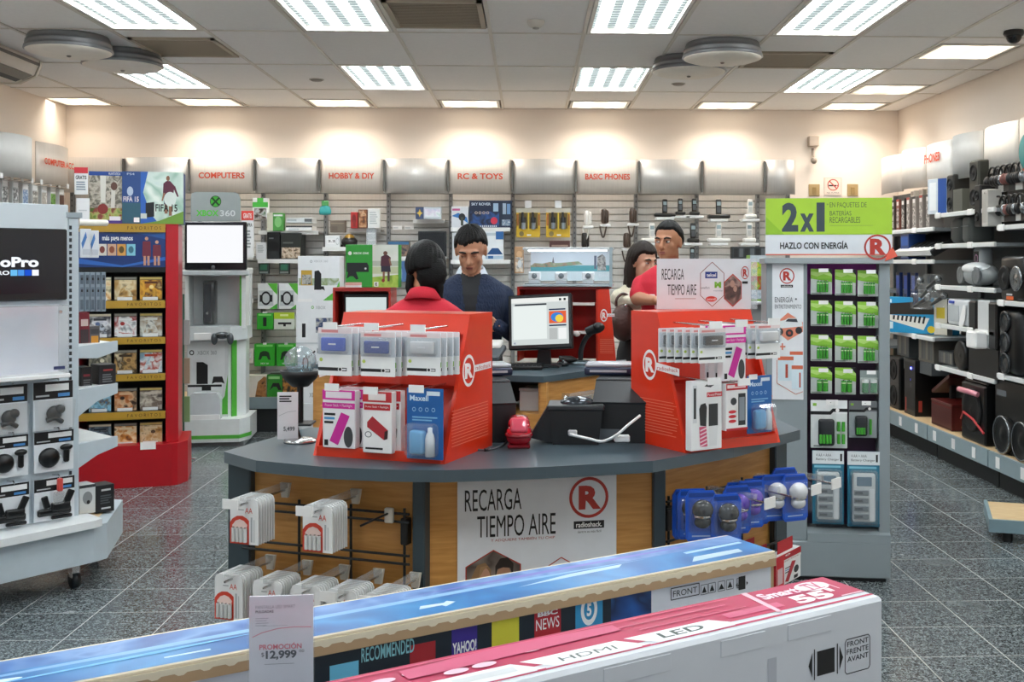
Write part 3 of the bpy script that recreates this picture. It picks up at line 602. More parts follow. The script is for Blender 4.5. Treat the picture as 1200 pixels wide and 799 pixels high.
wallbox('maroon_box', 'flat maroon box below the right yellow tool card', 'box', (644, 282, 668, 292), c('#54302c'), [('r', .1, .3, .9, .5, c('#a58a7c'))], d=.1, z=at(655, 292, 10.21).z+.0)
wallbox('figure_blister', 'tan blister with a toy figure at the edge of the glass case', 'blister', (603, 289, 614, 320), c('#b58d66'), [('r', .1, .05, .9, .6, photo(['#6d4d34', '#e8d8c4', '#8a8f96', '#c9a070'], 28)), ('c', .5, .72, .3, .12, c('#d2aa82')), ('c', .55, .35, .22, .15, c('#d9dde0'))], d=.04)
# --- phones
PHB, PHW, PHBR = c('#26231f', .3), c('#ebe8e2', .35), c('#4a3b31', .35)
def ledge(par, wd=.12): obj('ledge', G().box(-wd/2, -.04, -.03, wd/2, .1, -.005, WHITE, .004), par)
def corded(px, py, m, lab, dark):
    t = thing('corded_phone', lab, 'phone', (at(px, py, 10.2).x, 10.2, at(px, py, 10.2).z), 0, 'corded wall phones')
    g = G(); g.box(-.035, -.02, 0, .035, .06, .13, m, .02, 2); obj('cradle', g, t)
    g = G(); g.tube([(-.012, -.04, .01), (-.012, -.055, .04), (-.012, -.055, .09), (-.012, -.035, .125)], [.024, .017, .017, .026], m, 8); obj('handset', g, t)
    ps = [(-.02+.05*math.sin(math.pi*k/16)*(1 if k < 99 else 1)*0+(-.03+.06*k/16), -.03, -.03-.1*math.sin(math.pi*k/16)) for k in range(17)]
    obj('coil_cord', G().tube(ps, .0075, m, 6), t); ledge(t, .1)
corded(689, 264, PHW, 'white corded phone on the wall under BASIC PHONES', 0)
corded(709, 262, PHBR, 'brown-black corded phone right of the white corded one', 1)
corded(742, 261, PHBR, 'dark corded phone at the right edge of the BASIC PHONES bay', 1)
corded(735, 290, PHBR, 'brown corded phone in the second row under BASIC PHONES', 1)
corded(686, 290, PHB, 'black corded phone just above the glass display case', 1)
corded(738, 320, PHB, 'black corded phone lowest on the wall beside the woman', 1)
def cordless(px, py, m, lab, s=1.0, wide=0):
    t = thing('cordless_phone', lab, 'phone', (at(px, py, 10.15).x, 10.15, at(px, py, 10.15).z), 0, 'cordless phones on wall ledges')
    g = G(); g.box(-.05*s-wide*.05, -.05, 0, .05*s+wide*.05, .05, .035*s, m, .012, 2); obj('base', g, t)
    g = G(); g.box(-.024*s, -.02, .03*s, .024*s, .012, .165*s, m, .01, 2); obj('handset', g, t)
    obj('screen', G().box(-.016*s, -.0225, .11*s, .016*s, -.0195, .142*s, c('#9fb0b4', .2)), t)
    obj('keypad', G().box(-.016*s, -.0222, .05*s, .016*s, -.0195, .1*s, c('#55585a' if m is not PHW else '#c8c8c4', .5)), t); ledge(t, .17)
for px_, py_, m_, lb, s_, wd_ in [(779, 254, PHB, 'black cordless phone with a wide base left of the others', 1, 1), (797, 252, PHB, 'black cordless phone, second from the left in the top row', .95, 0), (813.5, 252, PHB, 'black cordless phone, third from the left in the top row', .95, 0), (842, 256, PHB, 'black cordless phone with a broad foot in the white phone bay', 1.1, 1), (879, 256, PHW, 'white cordless phone at the right of the top row', 1.1, 0), (764, 284, PHW, 'white cordless phone above the woman\'s head', 1.1, 1), (812, 284, PHB, 'black cordless phone behind the clerk\'s ear', 1.1, 0), (842, 284, PHW, 'white cordless set with a wide base in the second row', 1.15, 1), (878, 284, PHW, 'white cordless phone at the right of the second row', 1.15, 0), (811, 308, PHB, 'black cordless phone lowest behind the white sign', .9, 0)]:
    cordless(px_, py_, m_, lb, s_, wd_)
wallbox('router_blister', 'dark boxed cable set on the phone bay wall above the sign', 'box', (858, 289, 898, 303), c('#33373a'), [('r', .05+.16*k, .15, .17+.16*k, .85, c('#5f6468' if k % 2 else '#1e2022')) for k in range(6)], d=.1)
carton('plant_feed_box', 'green and yellow fruit-printed box beside the tall battery stand', 'box', (879, 299, 898, 353), FR(6.6), 0, .12, c('#7ba33d'), [('r', 0, .85, 1, 1, c('#c8d6dd')), ('r', .05, .55, .95, .85, photo(['#3f8f2a', '#8cc043', '#d8d84a', '#c3431f'], 26)), ('r', .05, .25, .95, .55, photo(['#e2c33a', '#7aa83b', '#b53a24', '#4f8a2e'], 26)), ('r', .05, .05, .95, .25, photo(['#7d98b0', '#c9d6dd', '#567a90'], 30))], z=at(888, 353, 6.6).z)
t = thing('side_shelf_stand', 'slim grey shelf stand beside the tall battery stand', 'stand', (at(889, 353, 6.6).x, 6.66, 0)); zz = at(888, 353, 6.6).z
obj('pole', G().box(-.03, 0, 0.02, .03, .05, zz-.02, GREY, .003), t); obj('tray', G().box(-.06, -.08, zz-.02, .06, .1, zz, LGREY, .004), t); obj('foot', G().box(-.06, -.1, 0, .06, .14, .02, GREY, .004), t)
# --- small fixtures on the bare wall right of the shelving
def wallfix(px, py): p = at(px, py, YB); return p
t = thing('motion_sensor', 'beige alarm box with a small bullet sensor below, on the back wall', 'alarm sensor', wallfix(952, 172))
obj('box', G().box(-.05, -.07, 0, .05, 0, .1, c('#b7a99c', .5), .006), t); obj('sensor', G().ell((0, -.06, -.14), (.03, .035, .035), c('#a3968a', .4), 14, 8).tube([(0, -.02, -.02), (0, -.03, -.1)], .012, c('#a3968a', .5), 8), t)
t = thing('no_smoking_sign', 'small square no smoking sign on the back wall', 'sign', wallfix(976, 229)); L = .178
obj('plate', G().box(-L/2, -.008, 0, L/2, 0, L, c('#e4d5c8', .5)), t)
art(t, (-L/2, -.0085, 0), (L, 0, 0), (0, 0, L), [('r', .02, .02, .98, .98, c('#d8c8bb')), ('r', .06, .06, .94, .94, c('#ead9cc')), ('r', .25, .5, .68, .58, INK), ('r', .7, .5, .76, .58, c('#c0403a')), ('o', .5, .58, .32, .32, .16, c('#c2463c')), ('l', [(.28, .8), (.72, .36)], .06, c('#c2463c')), ('t', .15, .1, .85, .18, 'NO FUMAR', INK)], 'sign_print')
for px_, s in ((954, 'left'), (999, 'right')):
    t = thing('wall_switch', 'beige light switch plate %s of the no smoking sign' % s, 'switch', wallfix(px_, 230), 0, 'beige switch plates')
    obj('plate', G().box(-.055, -.01, 0, .055, 0, .12, c('#b09668', .45), .004), t); obj('rocker', G().box(-.02, -.016, .02, .02, -.009, .09, c('#9c8254', .4), .003), t)
# ------------------------------------------------------------------ left wall: curved headers and hanging goods
for k, (ya, yb, tx) in enumerate([(9.1, 9.72, 'COMPUTER ACC.'), (8.4, 9.02, None), (7.7, 8.32, None)]):
    t = thing('slat_shelving', 'left wall shelving bay %s' % ['headed COMPUTER ACC', 'with a blank grey header left of COMPUTER ACC', 'with a blank header at the picture edge', 'in the rear corner with a blank header'][k], 'shelving', (XL+.36, (ya+yb)/2, 0), R(90), 'shelving bays along the left wall')
    wd = yb-ya
    header_panel(t, wd, Z1+.02, Z2+.04, .09 if k % 2 else .05, c('#c9c8c4', .5) if k % 2 else HEADB, None, 0.0)
    if tx:
        g = G(); tv, tf = text2d(tx, .03); g.add([((x-.5)*wd*.95+.02, -.055, 2.36+z*.055) for x, z in tv], tf, TXT); obj('lettering', g, t)
    slat_panel(t, wd, .3, Z1+.04, .3); post(t, -wd/2, .3, Z2, .26, .3); obj('base_deck', G().box(-wd/2, -.1, .2, wd/2, .3, .3, GREY), t)
hcols = [['#24211f', '#6b4a3c', '#2e2c2b'], ['#d6d6d4', '#2b2b2b', '#f0f0ee'], ['#e0e0de', '#3a3a3a', '#ffffff'], ['#cfd8de', '#3d6a9c', '#f2f2f0'], ['#efece6', '#6b665e', '#d8d4cc'], ['#e8e8e2', '#9a9286', '#c9c4ba'], ['#3f7a34', '#79a84e', '#20261c']]
for k in range(8):
    yy = 8.45+.17*k
    p = Vector((XL+.34, yy, 0)); L = loc_of(((XL+.34, yy, 2.0), R(90)), 0, 0, 0)
    h = .19; g = G(); g.box(-.05, 0, 0, .05, .03, h, c('#c9cbca' if k else '#2c2a29', .5), .002)
    o = obj('hanging_pack', g, None, L, R(90)); tag(o, 'small accessory pack hanging under the left wall headers, number %s from the picture edge' % ['one', 'two', 'three', 'four', 'five', 'six', 'seven', 'eight'][k], 'pack', 'accessory packs on the left wall')
    art(o, (-.05, 0, 0), (.1, 0, 0), (0, 0, h), [('r', .06, .05, .94, .7, photo(hcols[k % 7], 30, seed=k)), ('r', .1, .75, .9, .95, WHITE if k else RED)]); obj('hook', G().tube([(0, .25, h-.01), (0, -.05, h+.02)], .004, CHROME, 6).box(-.02, -.055, h, .02, -.05, h+.04, WHITE), o)
# ------------------------------------------------------------------ right wall: headers, shelves and audio goods
RX, RF = XR, 3.17       # wall plane and shelf-front plane
rb = [(9.62, 10.2), (9.04, 9.6), (8.46, 9.02), (7.88, 8.44), (7.3, 7.86), (6.7, 7.28)]
for k, (ya, yb) in enumerate(rb):
    t = thing('header_sign', 'curved header panel on the right wall, %s' % ['white one in the rear corner', 'pale arch-topped one second from the corner', 'lettered one reading PHONES in red', 'grey one next to the lettered header', 'white wide one near the picture edge', 'white one at the picture edge'][k], 'header panel', (XR-.28, (ya+yb)/2, 0), R(-90), 'header panels along the right wall')
    wd = yb-ya; m = c(['#e6ddd4', '#dcd3c9', '#e9e5df', '#b9bab8', '#e8e4dd', '#e8e4dd'][k], .5)
    header_panel(t, wd, Z1+.0, Z2+.02, [.05, .08, .04, .08, .05, .05][k], m)
    if k == 2:
        g = G(); tv, tf = text2d('PHONES', .03); g.add([((x-.5)*wd*.6-.04, -.048, 2.37+z*.075) for x, z in tv], tf, TXT); obj('lettering', g, t)
    obj('bracket', G().box(-.02, 0, 2.3, .02, .28, 2.33, GREY), t)
bayspec = [(8.48, 9.62, [1.83, 1.57, .95]), (9.64, 10.5, [1.83, 1.3, .8]), (7.34, 8.46, [1.93, 1.69, 1.37, 1.07, .74]), (6.2, 7.32, [1.80, 1.29, .79]), (5.0, 6.18, [1.80, 1.29, .79])]
for k, (ya, yb, zs) in enumerate(bayspec):
    t = thing('audio_shelving', 'right wall shelving bay with black speakers, %s' % ['the second from the rear corner', 'the one in the rear corner', 'the middle one', 'the near one at the picture edge', 'the one beyond the picture edge'][k], 'shelving', (RF, (ya+yb)/2, 0), R(-90), 'shelving bays along the right wall')
    wd = yb-ya
    g = G(); g.box(-wd/2, .43, .2, wd/2, .455, 2.2, c('#3f4447', .5)); obj('back_panel', g, t)
    for s in (-1, 1): obj('post', G().box(s*wd/2-.015, .40, .2, s*wd/2+.015, .43, 2.2, c('#565b5e', .5)), t)
    obj('base_deck', G().box(-wd/2, 0, .22, wd/2, .43, .25, DECKWOOD), t)
    obj('kick_plate', G().box(-wd/2, -.02, .14, wd/2, 0, .255, c('#8ea0a6', .4)).box(-wd/2, .06, 0, wd/2, .08, .14, c('#1f2122', .6)), t)
    for q in range(3): obj('price_tag', G().box(-wd/2+wd*(q+.4)/3-.03, -.024, .16, -wd/2+wd*(q+.4)/3+.03, -.021, .235, WHITE), t)
    for z in zs:
        g = G(); g.box(-wd/2+.02, .05, z-.03, wd/2-.02, .43, z-.005, c('#9a9fa1', .45)); g.box(-wd/2+.01, .03, z-.034, wd/2-.01, .05, z, c('#dcdedd', .45), .004); o = obj('shelf', g, t)
        for q in range(2): obj('price_holder', G().box(-wd/2+.1+q*wd*.55-.045, .02, z-.04, -wd/2+.1+q*wd*.55+.045, .031, z+.006, WHITE, .004), o)
def RFR(): return ((RF, 0, 0), R(-90))
BK, BK2 = c('#090a0b', .35), c('#121315', .5); MESH = c('#060607', .7)
def rpos(px, Y=None, x=RF+.05):
    d = ray(px, 307); t_ = x/d.x; return d.y*t_
def speaker(px, z, wd, h, d, lab, name='loudspeaker', m=None, cones=1, grp=None, off=.06, led=None, cat='speaker'):
    m = m or BK; Y = rpos(px, x=RF+off)
    t = thing(name, lab, cat, (RF+off, Y, z), R(-90), grp)
    obj('cabinet', G().box(-wd/2, 0, 0, wd/2, d, h, m, min(.012, wd*.08)), t)
    for q in range(cones):
        zc = h*(q+.5)/cones; r = min(wd*.36, h/cones*.4)
        g = G(); g.X = Matrix.Translation((0, 0, zc)) @ Matrix.Rotation(R(90), 4, 'X'); g.lathe([(r, 0), (r, .006), (r*.9, .008), (r*.85, .002), (r*.4, -.0), (r*.3, .006), (0, .01)], MESH, 22); obj('cone', g, t)
    if led: obj('indicator', G().ell((wd*.2, -.004, h*.8), (.008, .004, .008), emit('#4450ff', 12), 8, 6), t)
    return t
def rbox(px, z, wd, h, d, body, shapes, lab, name, cat='box', off=.06, grp=None, rz=0, side=None):
    Y = rpos(px, x=RF+off); L = (RF+off, Y, z)
    o = obj(name, G().box(-wd/2, 0, 0, wd/2, d, h, body, .003), None, L, R(-90)+rz); tag(o, lab, cat, grp)
    if shapes: art(o, (-wd/2, 0, 0), (wd, 0, 0), (0, 0, h), shapes)
    if side: art(o, (-wd/2, d, 0), (0, -d, 0), (0, 0, h), side, 'side_print'); art(o, (wd/2, 0, 0), (0, d, 0), (0, 0, h), side, 'side_print')
    return o
# deck level
speaker(1047, .251, .3, .46, .3, 'tall black floor speaker half hidden by the battery stand', cones=2)
rbox(1066, .251, .26, .47, .3, BK, [('r', .05, .1, .95, .95, c('#191a1d')), ('r', .1, .06, .2, .3, c('#a8342a')), ('r', .55, .62, .62, .66, c('#5b6cff')), ('r', .5, .5, .7, .58, c('#3a3c40'))], 'black subwoofer carton with a blue light on the lower deck', 'subwoofer', 'speaker', side=[('r', .1, .08, .2, .28, c('#a83a2e'))])
obj('indicator', G().ell((.04, -.004, .4), (.009, .004, .009), emit('#4a55ff', 14), 8, 6), bpy.data.objects['subwoofer'])
t = rbox(1103, .251, .42, .19, .3, c('#4a1413', .35), [('r', .03, .88, .97, .97, c('#6b2522')), ('r', .03, .04, .97, .1, c('#2f0d0c'))], 'dark red wooden box with a gold picture on its end', 'wooden_case', 'case', side=[('r', .08, .05, .92, .95, c('#571a18')), ('r', .3, .2, .7, .8, photo(['#57221a', '#b08a4a', '#e0c88a', '#6b2c1e'], 30)), ('r', .25, .12, .75, .2, c('#7d6a32'))])
obj('lid', G().box(-.215, -.004, .19, .215, .304, .205, c('#5a1917', .3), .003), t)
t = speaker(1140, .251, .42, .42, .34, 'large black party speaker with red trim on the deck', 'party_speaker', cones=0, off=.03)
obj('handle', G().tube([(-.16, -.03, .36), (-.1, -.06, .37), (.1, -.06, .37), (.16, -.03, .36)], .02, c('#d88a98', .3), 8), t)
obj('trim', G().tube([(-.2, -.005, .14), (-.12, -.02, .2), (.05, -.02, .17), (.2, -.005, .09)], .009, c('#c23a40', .3), 8), t)
obj('top_panel', G().box(-.2, .02, .42, .2, .3, .45, c('#2a2b2e', .25), .01), t)
g = G(); g.X = Matrix.Translation((0, 0, .23)) @ Matrix.Rotation(R(90), 4, 'X'); g.lathe([(.15, -.002), (.16, .01), (.14, .016), (.12, .004), (.05, 0), (.0, .02)], MESH, 24); obj('cone', g, t)
t = rbox(1185, .38, .5, .42, .34, BK, [('r', .05, .78, .35, .86, c('#6d7277')), ('r', .02, .02, .98, .04, c('#2f3134'))], 'large black amplifier carton under the lower shelf at the right', 'amplifier_carton', 'box')
t['label'] = 'large black amplifier carton under the lower shelf at the right edge'
t.location.z = .251; t.scale.z = 1.17
for k, (px_, z_) in enumerate(((1170, .251), (1192, .251))):
    Y = rpos(px_, x=RF+.0)
    t = thing('drum_speaker', 'black round drum-shaped speaker on the deck edge, %s' % ['farther one', 'nearer one'][k], 'speaker', (RF+.03, Y, z_+.13), R(-90), 'round drum speakers')
    g = G(); g.X = Matrix.Rotation(R(90), 4, 'X'); g.lathe([(0, -.22), (.1, -.22), (.125, -.2), (.125, -.02), (.13, 0), (.12, .015), (.1, .005), (.05, 0), (.03, .012), (0, .015)], BK, 28); obj('shell', g, t)
    g = G(); g.X = Matrix.Rotation(R(90), 4, 'X'); g.lathe([(.128, .004), (.132, .012), (.122, .018), (.116, .012)], c('#8f9498', .2, .8), 28); obj('rim', g, t)
    obj('foot', G().box(-.08, .02, -.13, .08, .18, -.1, BK2, .005), t)
# far bay
t = rbox(1072, .951, .72, .3, .12, c('#2296c8', .4), [('r', .0, .0, .74, 1, c('#1f93c6')), ('p', [(.16, .82), (.72, .92), (.78, .55), (.14, .5)], c('#2c261f')), ('p', [(.12, .5), (.7, .44), (.62, .1), (.1, .36)], c('#ece8dd')), ('r', .76, 0, .93, 1, c('#e5e0d0')), ('r', .79, .45, .9, .75, c('#d9c23a')), ('r', .93, 0, 1, 1, c('#1b1d1e')), ('c', .72, .13, .05, .1, c('#e2c52e')), ('r', .05, .1, .2, .3, c('#d6ecf4')), ('r', .04, .84, .18, .94, c('#c9e6f2'))]+[('p', [(.2+.06*k, .485), (.23+.06*k, .483), (.22+.058*k, .36-.012*k), (.195+.058*k, .37-.012*k)], INK) for k in range(8)], 'blue boxed electronic keyboard on a right wall shelf', 'keyboard_box')
t.rotation_euler[2] = R(-55)
t = thing('electronic_keyboard', 'black electronic piano with white keys tilted on a high shelf', 'keyboard', (RF+.06, rpos(1078, x=RF+.1), 1.59), R(-90))
g = G(); g.X = Matrix.Rotation(R(28), 4, 'X'); g.box(-.42, 0, 0, .42, .34, .06, BK2, .01); obj('case', g, t)
g = G(); g.X = Matrix.Rotation(R(28), 4, 'X')
for k in range(24): g.box(-.4+.0333*k+.001, -.01, .02, -.4+.0333*(k+1)-.001, .13, .066, WHITE)
stuff(obj('white_keys', g, t))
g = G(); g.X = Matrix.Rotation(R(28), 4, 'X')
for k in range(23):
    if k % 7 not in (2, 6): g.box(-.4+.0333*(k+1)-.009, .05, .06, -.4+.0333*(k+1)+.009, .13, .076, INK)
stuff(obj('black_keys', g, t))
seq = [(1046, '#4a3d38'), (1052, '#7a4538'), (1058, '#3b3432'), (1064, '#8a7f78'), (1071, '#a19890'), (1079, '#958d86'), (1087, '#8c8580')]
for k, (px_, h_) in enumerate(seq):
    rbox(px_, 1.831, .075, .27, .12, c(h_, .5), [('r', .1, .08, .9, .7, photo([h_, '#2a2624', '#c9c2ba', h_], 36, seed=k)), ('r', .15, .8, .85, .92, c('#d9d4cf')), ('r', .0, .93, 1, 1, c('#a8403a' if k % 2 else '#3c3a39'))], 'cable pack standing in the row on the top right shelf, %s from the rear corner' % ['first', 'second', 'third', 'fourth', 'fifth', 'sixth', 'seventh'][k], 'cable_pack', 'pack', grp='cable packs on the top right shelf')
for k, px_ in enumerate((1069, 1079, 1088)):
    rbox(px_, 2.103, .085, .05, .1, c(['#c2b8aa', '#b3a595', '#a8998c'][k], .5), [('r', .1, .2, .9, .8, c('#8a7c70'))], 'small beige carton lying on top of the cable packs, %s' % ['left', 'middle', 'right'][k], 'small_carton', 'box', grp='cartons on top of cable packs')
rbox(1098, 1.935, .2, .28, .05, c('#d3dbe2', .4), [('r', .1, .1, .45, .9, c('#f2f4f5')), ('r', .55, 0, 1, 1, c('#1f4f9c'))], 'white and blue router box on the top shelf', 'router_box', off=.08, rz=R(25))
speaker(1113, 1.931, .13, .29, .2, 'grey-black bookshelf speaker on the top shelf, left one', m=c('#2d2d2b', .5), cones=2)
rbox(1122, 1.931, .17, .17, .2, c('#62645b', .6), [('r', .1, .1, .9, .9, c('#55574f'))], 'olive grey small speaker box between two dark speakers', 'small_speaker', 'speaker')
speaker(1141, 1.931, .17, .36, .22, 'tall dark speaker at the right of the top shelf', m=c('#34352f', .5), cones=2)
speaker(1145, 1.801, .1, .3, .18, 'narrow black speaker at the left of the near top shelf', m=BK2, cones=2, off=.02)
rbox(1154, 1.801, .1, .26, .1, c('#c5c3bd', .5), [('r', .1, .1, .9, .9, c('#b3b1ab')), ('c', .5, .9, .06, .03, INK)], 'pale grey narrow box beside the row of headsets', 'pale_box', off=.03)
# headsets hung over the near shelf
random.seed(3)
for k in range(12):
    px_ = 1163+(k % 6)*6.6; z_ = 1.85 if k < 6 else 2.06
    Y = rpos(px_, x=RF+.1)
    t = thing('headset', 'black packed headset in the %s row over the near right shelf, number %s' % ('lower' if k < 6 else 'upper', ['one', 'two', 'three', 'four', 'five', 'six'][k % 6]), 'headset', (RF+.1, Y, z_), R(-90)+random.uniform(-.3, .3), 'headsets over the near right shelf')
    g = G(); g.tube([(.06*math.cos(a), 0, .09+.07*math.sin(a)) for a in [math.pi*q/10 for q in range(11)]], .008, BK, 6); obj('headband', g, t)
    for s in (-1, 1): obj('ear_cup', G().ell((s*.055, -.005, .06), (.025, .032, .04), [BK, c('#8a8f93', .2, .7), c('#7a4a44', .4), BK2][random.randrange(4)], 12, 8), t)
    obj('card', G().box(-.05, .03, -.02, .05, .035, .15, [c('#2a2a2c'), c('#c9c9c7'), c('#47403c')][k % 3]), t)
t = thing('price_balloon', 'teal and orange round promotion badge at the right edge of the headers', 'sign', (XR-.36, 6.98, 2.28), R(-90)); g = G(); g.X = Matrix.Rotation(R(90), 4, 'X'); g.lathe([(0, .012), (.12, .01), (.13, 0), (.12, -.01), (0, -.012)], c('#2f9494', .4), 28); obj('disc', g, t)
obj('tail', G().prism([(-.14, -.16), (.1, -.16), (0, -.08)], -.01, .01, c('#e25a36', .4), 'y'), t)
# folded black cases and bags
def softbag(px, z, wd, h, d, lab, m=None, off=.08, name='black_case', cat='case'):
    t = thing(name, lab, cat, (RF+off, rpos(px, x=RF+off), z), R(-90))
    g = G(); g.box(-wd/2, 0, 0, wd/2, d, h, m or BK2, min(wd, h, d)*.25, 3); obj('body', g, t)
    obj('handle', G().tube([(-wd*.2, d/2, h-.005), (-wd*.15, d/2, h+.035), (wd*.15, d/2, h+.035), (wd*.2, d/2, h-.005)], .008, BK, 6), t); obj('zip', G().box(-wd/2*.8, -.004, h*.6, wd/2*.8, .002, h*.62, c('#6b7074', .3, .6)), t)
softbag(1118, 1.691, .2, .2, .2, 'dark grey case on the second shelf of the middle bay, left one', c('#3a3d3b', .6)); softbag(1131, 1.691, .16, .21, .2, 'dark grey case on the second shelf of the middle bay, right one', c('#454846', .6))
rbox(1060, 1.571, .2, .22, .15, c('#1f3f7a', .4), [('r', .1, .55, .9, .9, c('#2c5fb0')), ('r', .1, .1, .9, .4, c('#c9d2dc'))], 'blue boxed accessory beside the tilted piano', 'blue_box')
for k, px_ in enumerate((1052, 1061, 1070)):
    rbox(px_, 1.18, .09, .28, .03, c('#1b2a55', .4), [('r', .1, .5, .9, .9, c('#24408f')), ('r', .15, .1, .85, .35, c('#11152a')), ('r', 0, .92, 1, 1, c('#101216'))], 'navy blue cable pack on a hook below the tilted piano, %s' % ['left', 'middle', 'right'][k], 'navy_pack', 'pack', off=.05, grp='navy cable packs')
for k, (px_, z_) in enumerate(((1076, 1.36), (1085, 1.3), (1094, 1.38), (1100, 1.25), (1080, 1.22))):
    t = thing('microphone_pack', 'silver microphone in clear wrap below the tilted piano, number %s' % ['one', 'two', 'three', 'four', 'five'][k], 'microphone', (RF+.06, rpos(px_, x=RF+.06), z_), R(-90)+.2*k, 'silver microphones')
    obj('grip', G().tube([(-.07, 0, -.04), (.03, 0, .02)], [.012, .018], BK, 8), t); obj('grille', G().ell((.05, 0, .035), (.03, .03, .03), c('#9a9da0', .25, .9), 12, 8), t); obj('wrap', G().box(-.09, -.03, -.06, .09, .03, .075, clear(a=.09, rough=.1), .01), t)
# boombox and grey hi-fi on the middle bay
t = thing('boombox', 'white rounded boombox with a clear front on the middle shelf', 'stereo', (RF+.05, rpos(1133, x=RF+.05), 1.371), R(-90))
g = G(); g.ell((0, .1, .09), (.24, .1, .088), c('#9da1a2', .3), 28, 14); obj('body', g, t); obj('lid', G().ell((0, .08, .13), (.2, .09, .05), c('#e6e9e9', .3), 24, 10), t)
for s in (-1, 1):
    g = G(); g.X = Matrix.Translation((s*.14, .012, .08)) @ Matrix.Rotation(R(90), 4, 'X'); g.lathe([(.06, -.01), (.065, .008), (.05, .004), (0, .008)], c('#6d7173', .4), 20); obj('speaker_cone', g, t)
t = thing('cube_radio', 'silver rounded clock radio standing above the boombox', 'radio', (RF+.12, rpos(1144, x=RF+.12), 1.49), R(-90)); obj('case', G().box(-.075, 0, 0, .075, .1, .17, c('#b9bdbf', .3), .03, 3), t)
art(t, (-.075, 0, 0), (.15, 0, 0), (0, 0, .17), [('r', .18, .2, .82, .82, c('#3c4042', .2)), ('o', .5, .5, .2, .2, .3, c('#9a6b8a'))], 'dial')
obj('riser', G().box(-.06, .02, -.119, .06, .1, 0, BK2), t)
t = thing('disc_player', 'white tabletop disc player with a hanging price tag', 'stereo', (RF+.05, rpos(1122, x=RF+.05), 1.071), R(-90)); obj('body', G().box(-.2, 0, 0, .2, .26, .2, c('#d3d6d8', .3), .02, 2), t)
obj('panel', G().box(-.17, -.006, .03, .03, .002, .15, c('#b9bec1', .2)), t); obj('logo_bar', G().box(-.15, -.008, .165, -.06, .002, .185, c('#3f5fd0', .3)), t)
obj('price_tag', G().prism([(.06, .02), (.14, .16), (.19, .16), (.17, .05), (.08, -.06)], -.014, -.01, WHITE, 'y'), t)
t = thing('shelf_stereo', 'silver and black shelf stereo with twin black speakers', 'stereo', (RF+.04, rpos(1152, x=RF+.04), .881), R(-90)); obj('centre', G().box(-.1, 0, 0, .1, .24, .34, c('#c9cccd', .3), .01), t)
obj('dock', G().box(-.085, -.09, 0, .085, 0, .12, WHITE, .01), t)
for s in (-1, 1): obj('speaker', G().box(s*.17-.065, -.01, 0, s*.17+.065, .22, .33, BK, .012), t)
t.location.z = .94; obj('stand', G().box(-.25, 0, -.2, .25, .25, 0, BK2), t); 
t = thing('pa_speaker', 'tall glossy black speaker with chrome rings at the picture edge', 'speaker', (RF+.03, 7.14, .791), R(-90)); obj('cabinet', G().box(-.16, 0, 0, .16, .3, .44, BK, .06, 3), t)
for q in range(3):
    g = G(); g.X = Matrix.Translation((-.02, -.002, .08+.14*q)) @ Matrix.Rotation(R(90), 4, 'X'); g.lathe([(.07, -.002), (.072, .012), (.06, .016), (.05, .004), (0, .012)], c('#3b3e41', .15, .6), 22); obj('cone', g, t)
t = thing('pa_speaker', 'black double-cone speaker with silver centre on the near middle shelf', 'speaker', (RF+.04, 7.1, 1.291), R(-90)); obj('cabinet', G().box(-.18, 0, 0, .18, .28, .3, BK, .03, 2), t)
for q in (-1, 1):
    g = G(); g.X = Matrix.Translation((q*.09, -.002, .15)) @ Matrix.Rotation(R(90), 4, 'X'); g.lathe([(.08, -.002), (.085, .012), (.07, .016), (.05, .004), (.03, .01), (0, .02)], c('#8f9396', .15, .9) if q == 1 else MESH, 22); obj('cone', g, t)
art(t, (-.18, -.001, 0), (.36, 0, 0), (0, 0, .3), [('r', .3, .02, .6, .1, c('#d8622c')), ('r', .3, .12, .55, .16, c('#d9d9d9'))])
t = thing('drum_speaker', 'black bass tube lying on the low middle shelf', 'speaker', (RF+.06, rpos(1126, x=RF+.06), .85), R(-90)); g = G(); g.X = Matrix.Rotation(R(90), 4, 'X'); g.lathe([(0, -.3), (.1, -.3), (.108, -.02), (.112, 0), (.1, .012), (.05, .002), (0, .012)], BK, 26); obj('tube', g, t); obj('ring', G().box(-.1, .05, -.11, .1, .2, -.09, BK2), t)
for k, (px_, z_, w_, h_) in enumerate(((1058, .955-.24, .3, .2), (1085, .955-.26, .34, .22), (1108, .741, .3, .1), (1150, .55, .5, .1), (1190, .62, .4, .1))):
    if k > 2: continue
    rbox(px_, z_ if k == 2 else .72, w_, h_, .25, c(['#4c4f50', '#6d6a62', '#3a3c3e'][k], .5), [('r', .05+.15*q, .1, .18+.15*q, .9, c(['#5d6061', '#7d7a70', '#505355'][(q+k) % 3])) for q in range(6)], 'dim row of boxed cables under the keyboard box shelf, %s' % ['rear', 'middle', 'front'][k], 'cable_carton', 'box', off=.12, grp='cable cartons')
obj('riser', G().box(-.35, .1, .62, .35, .4, .72, c('#55595b', .5)), bpy.data.objects['audio_shelving'])
t = thing('disc_changer', 'dark red slanted instrument lid leaning under the shelf', 'lid', (RF+.12, rpos(1102, x=RF+.12), .56), R(-90)); g = G(); g.X = Matrix.Rotation(R(-24), 4, 'Y'); g.box(-.2, 0, 0, .2, .2, .03, c('#4c1a1a', .35), .004); obj('board', g, t); obj('prop', G().box(-.02, .08, -.105, .02, .12, .0, BK2), t)
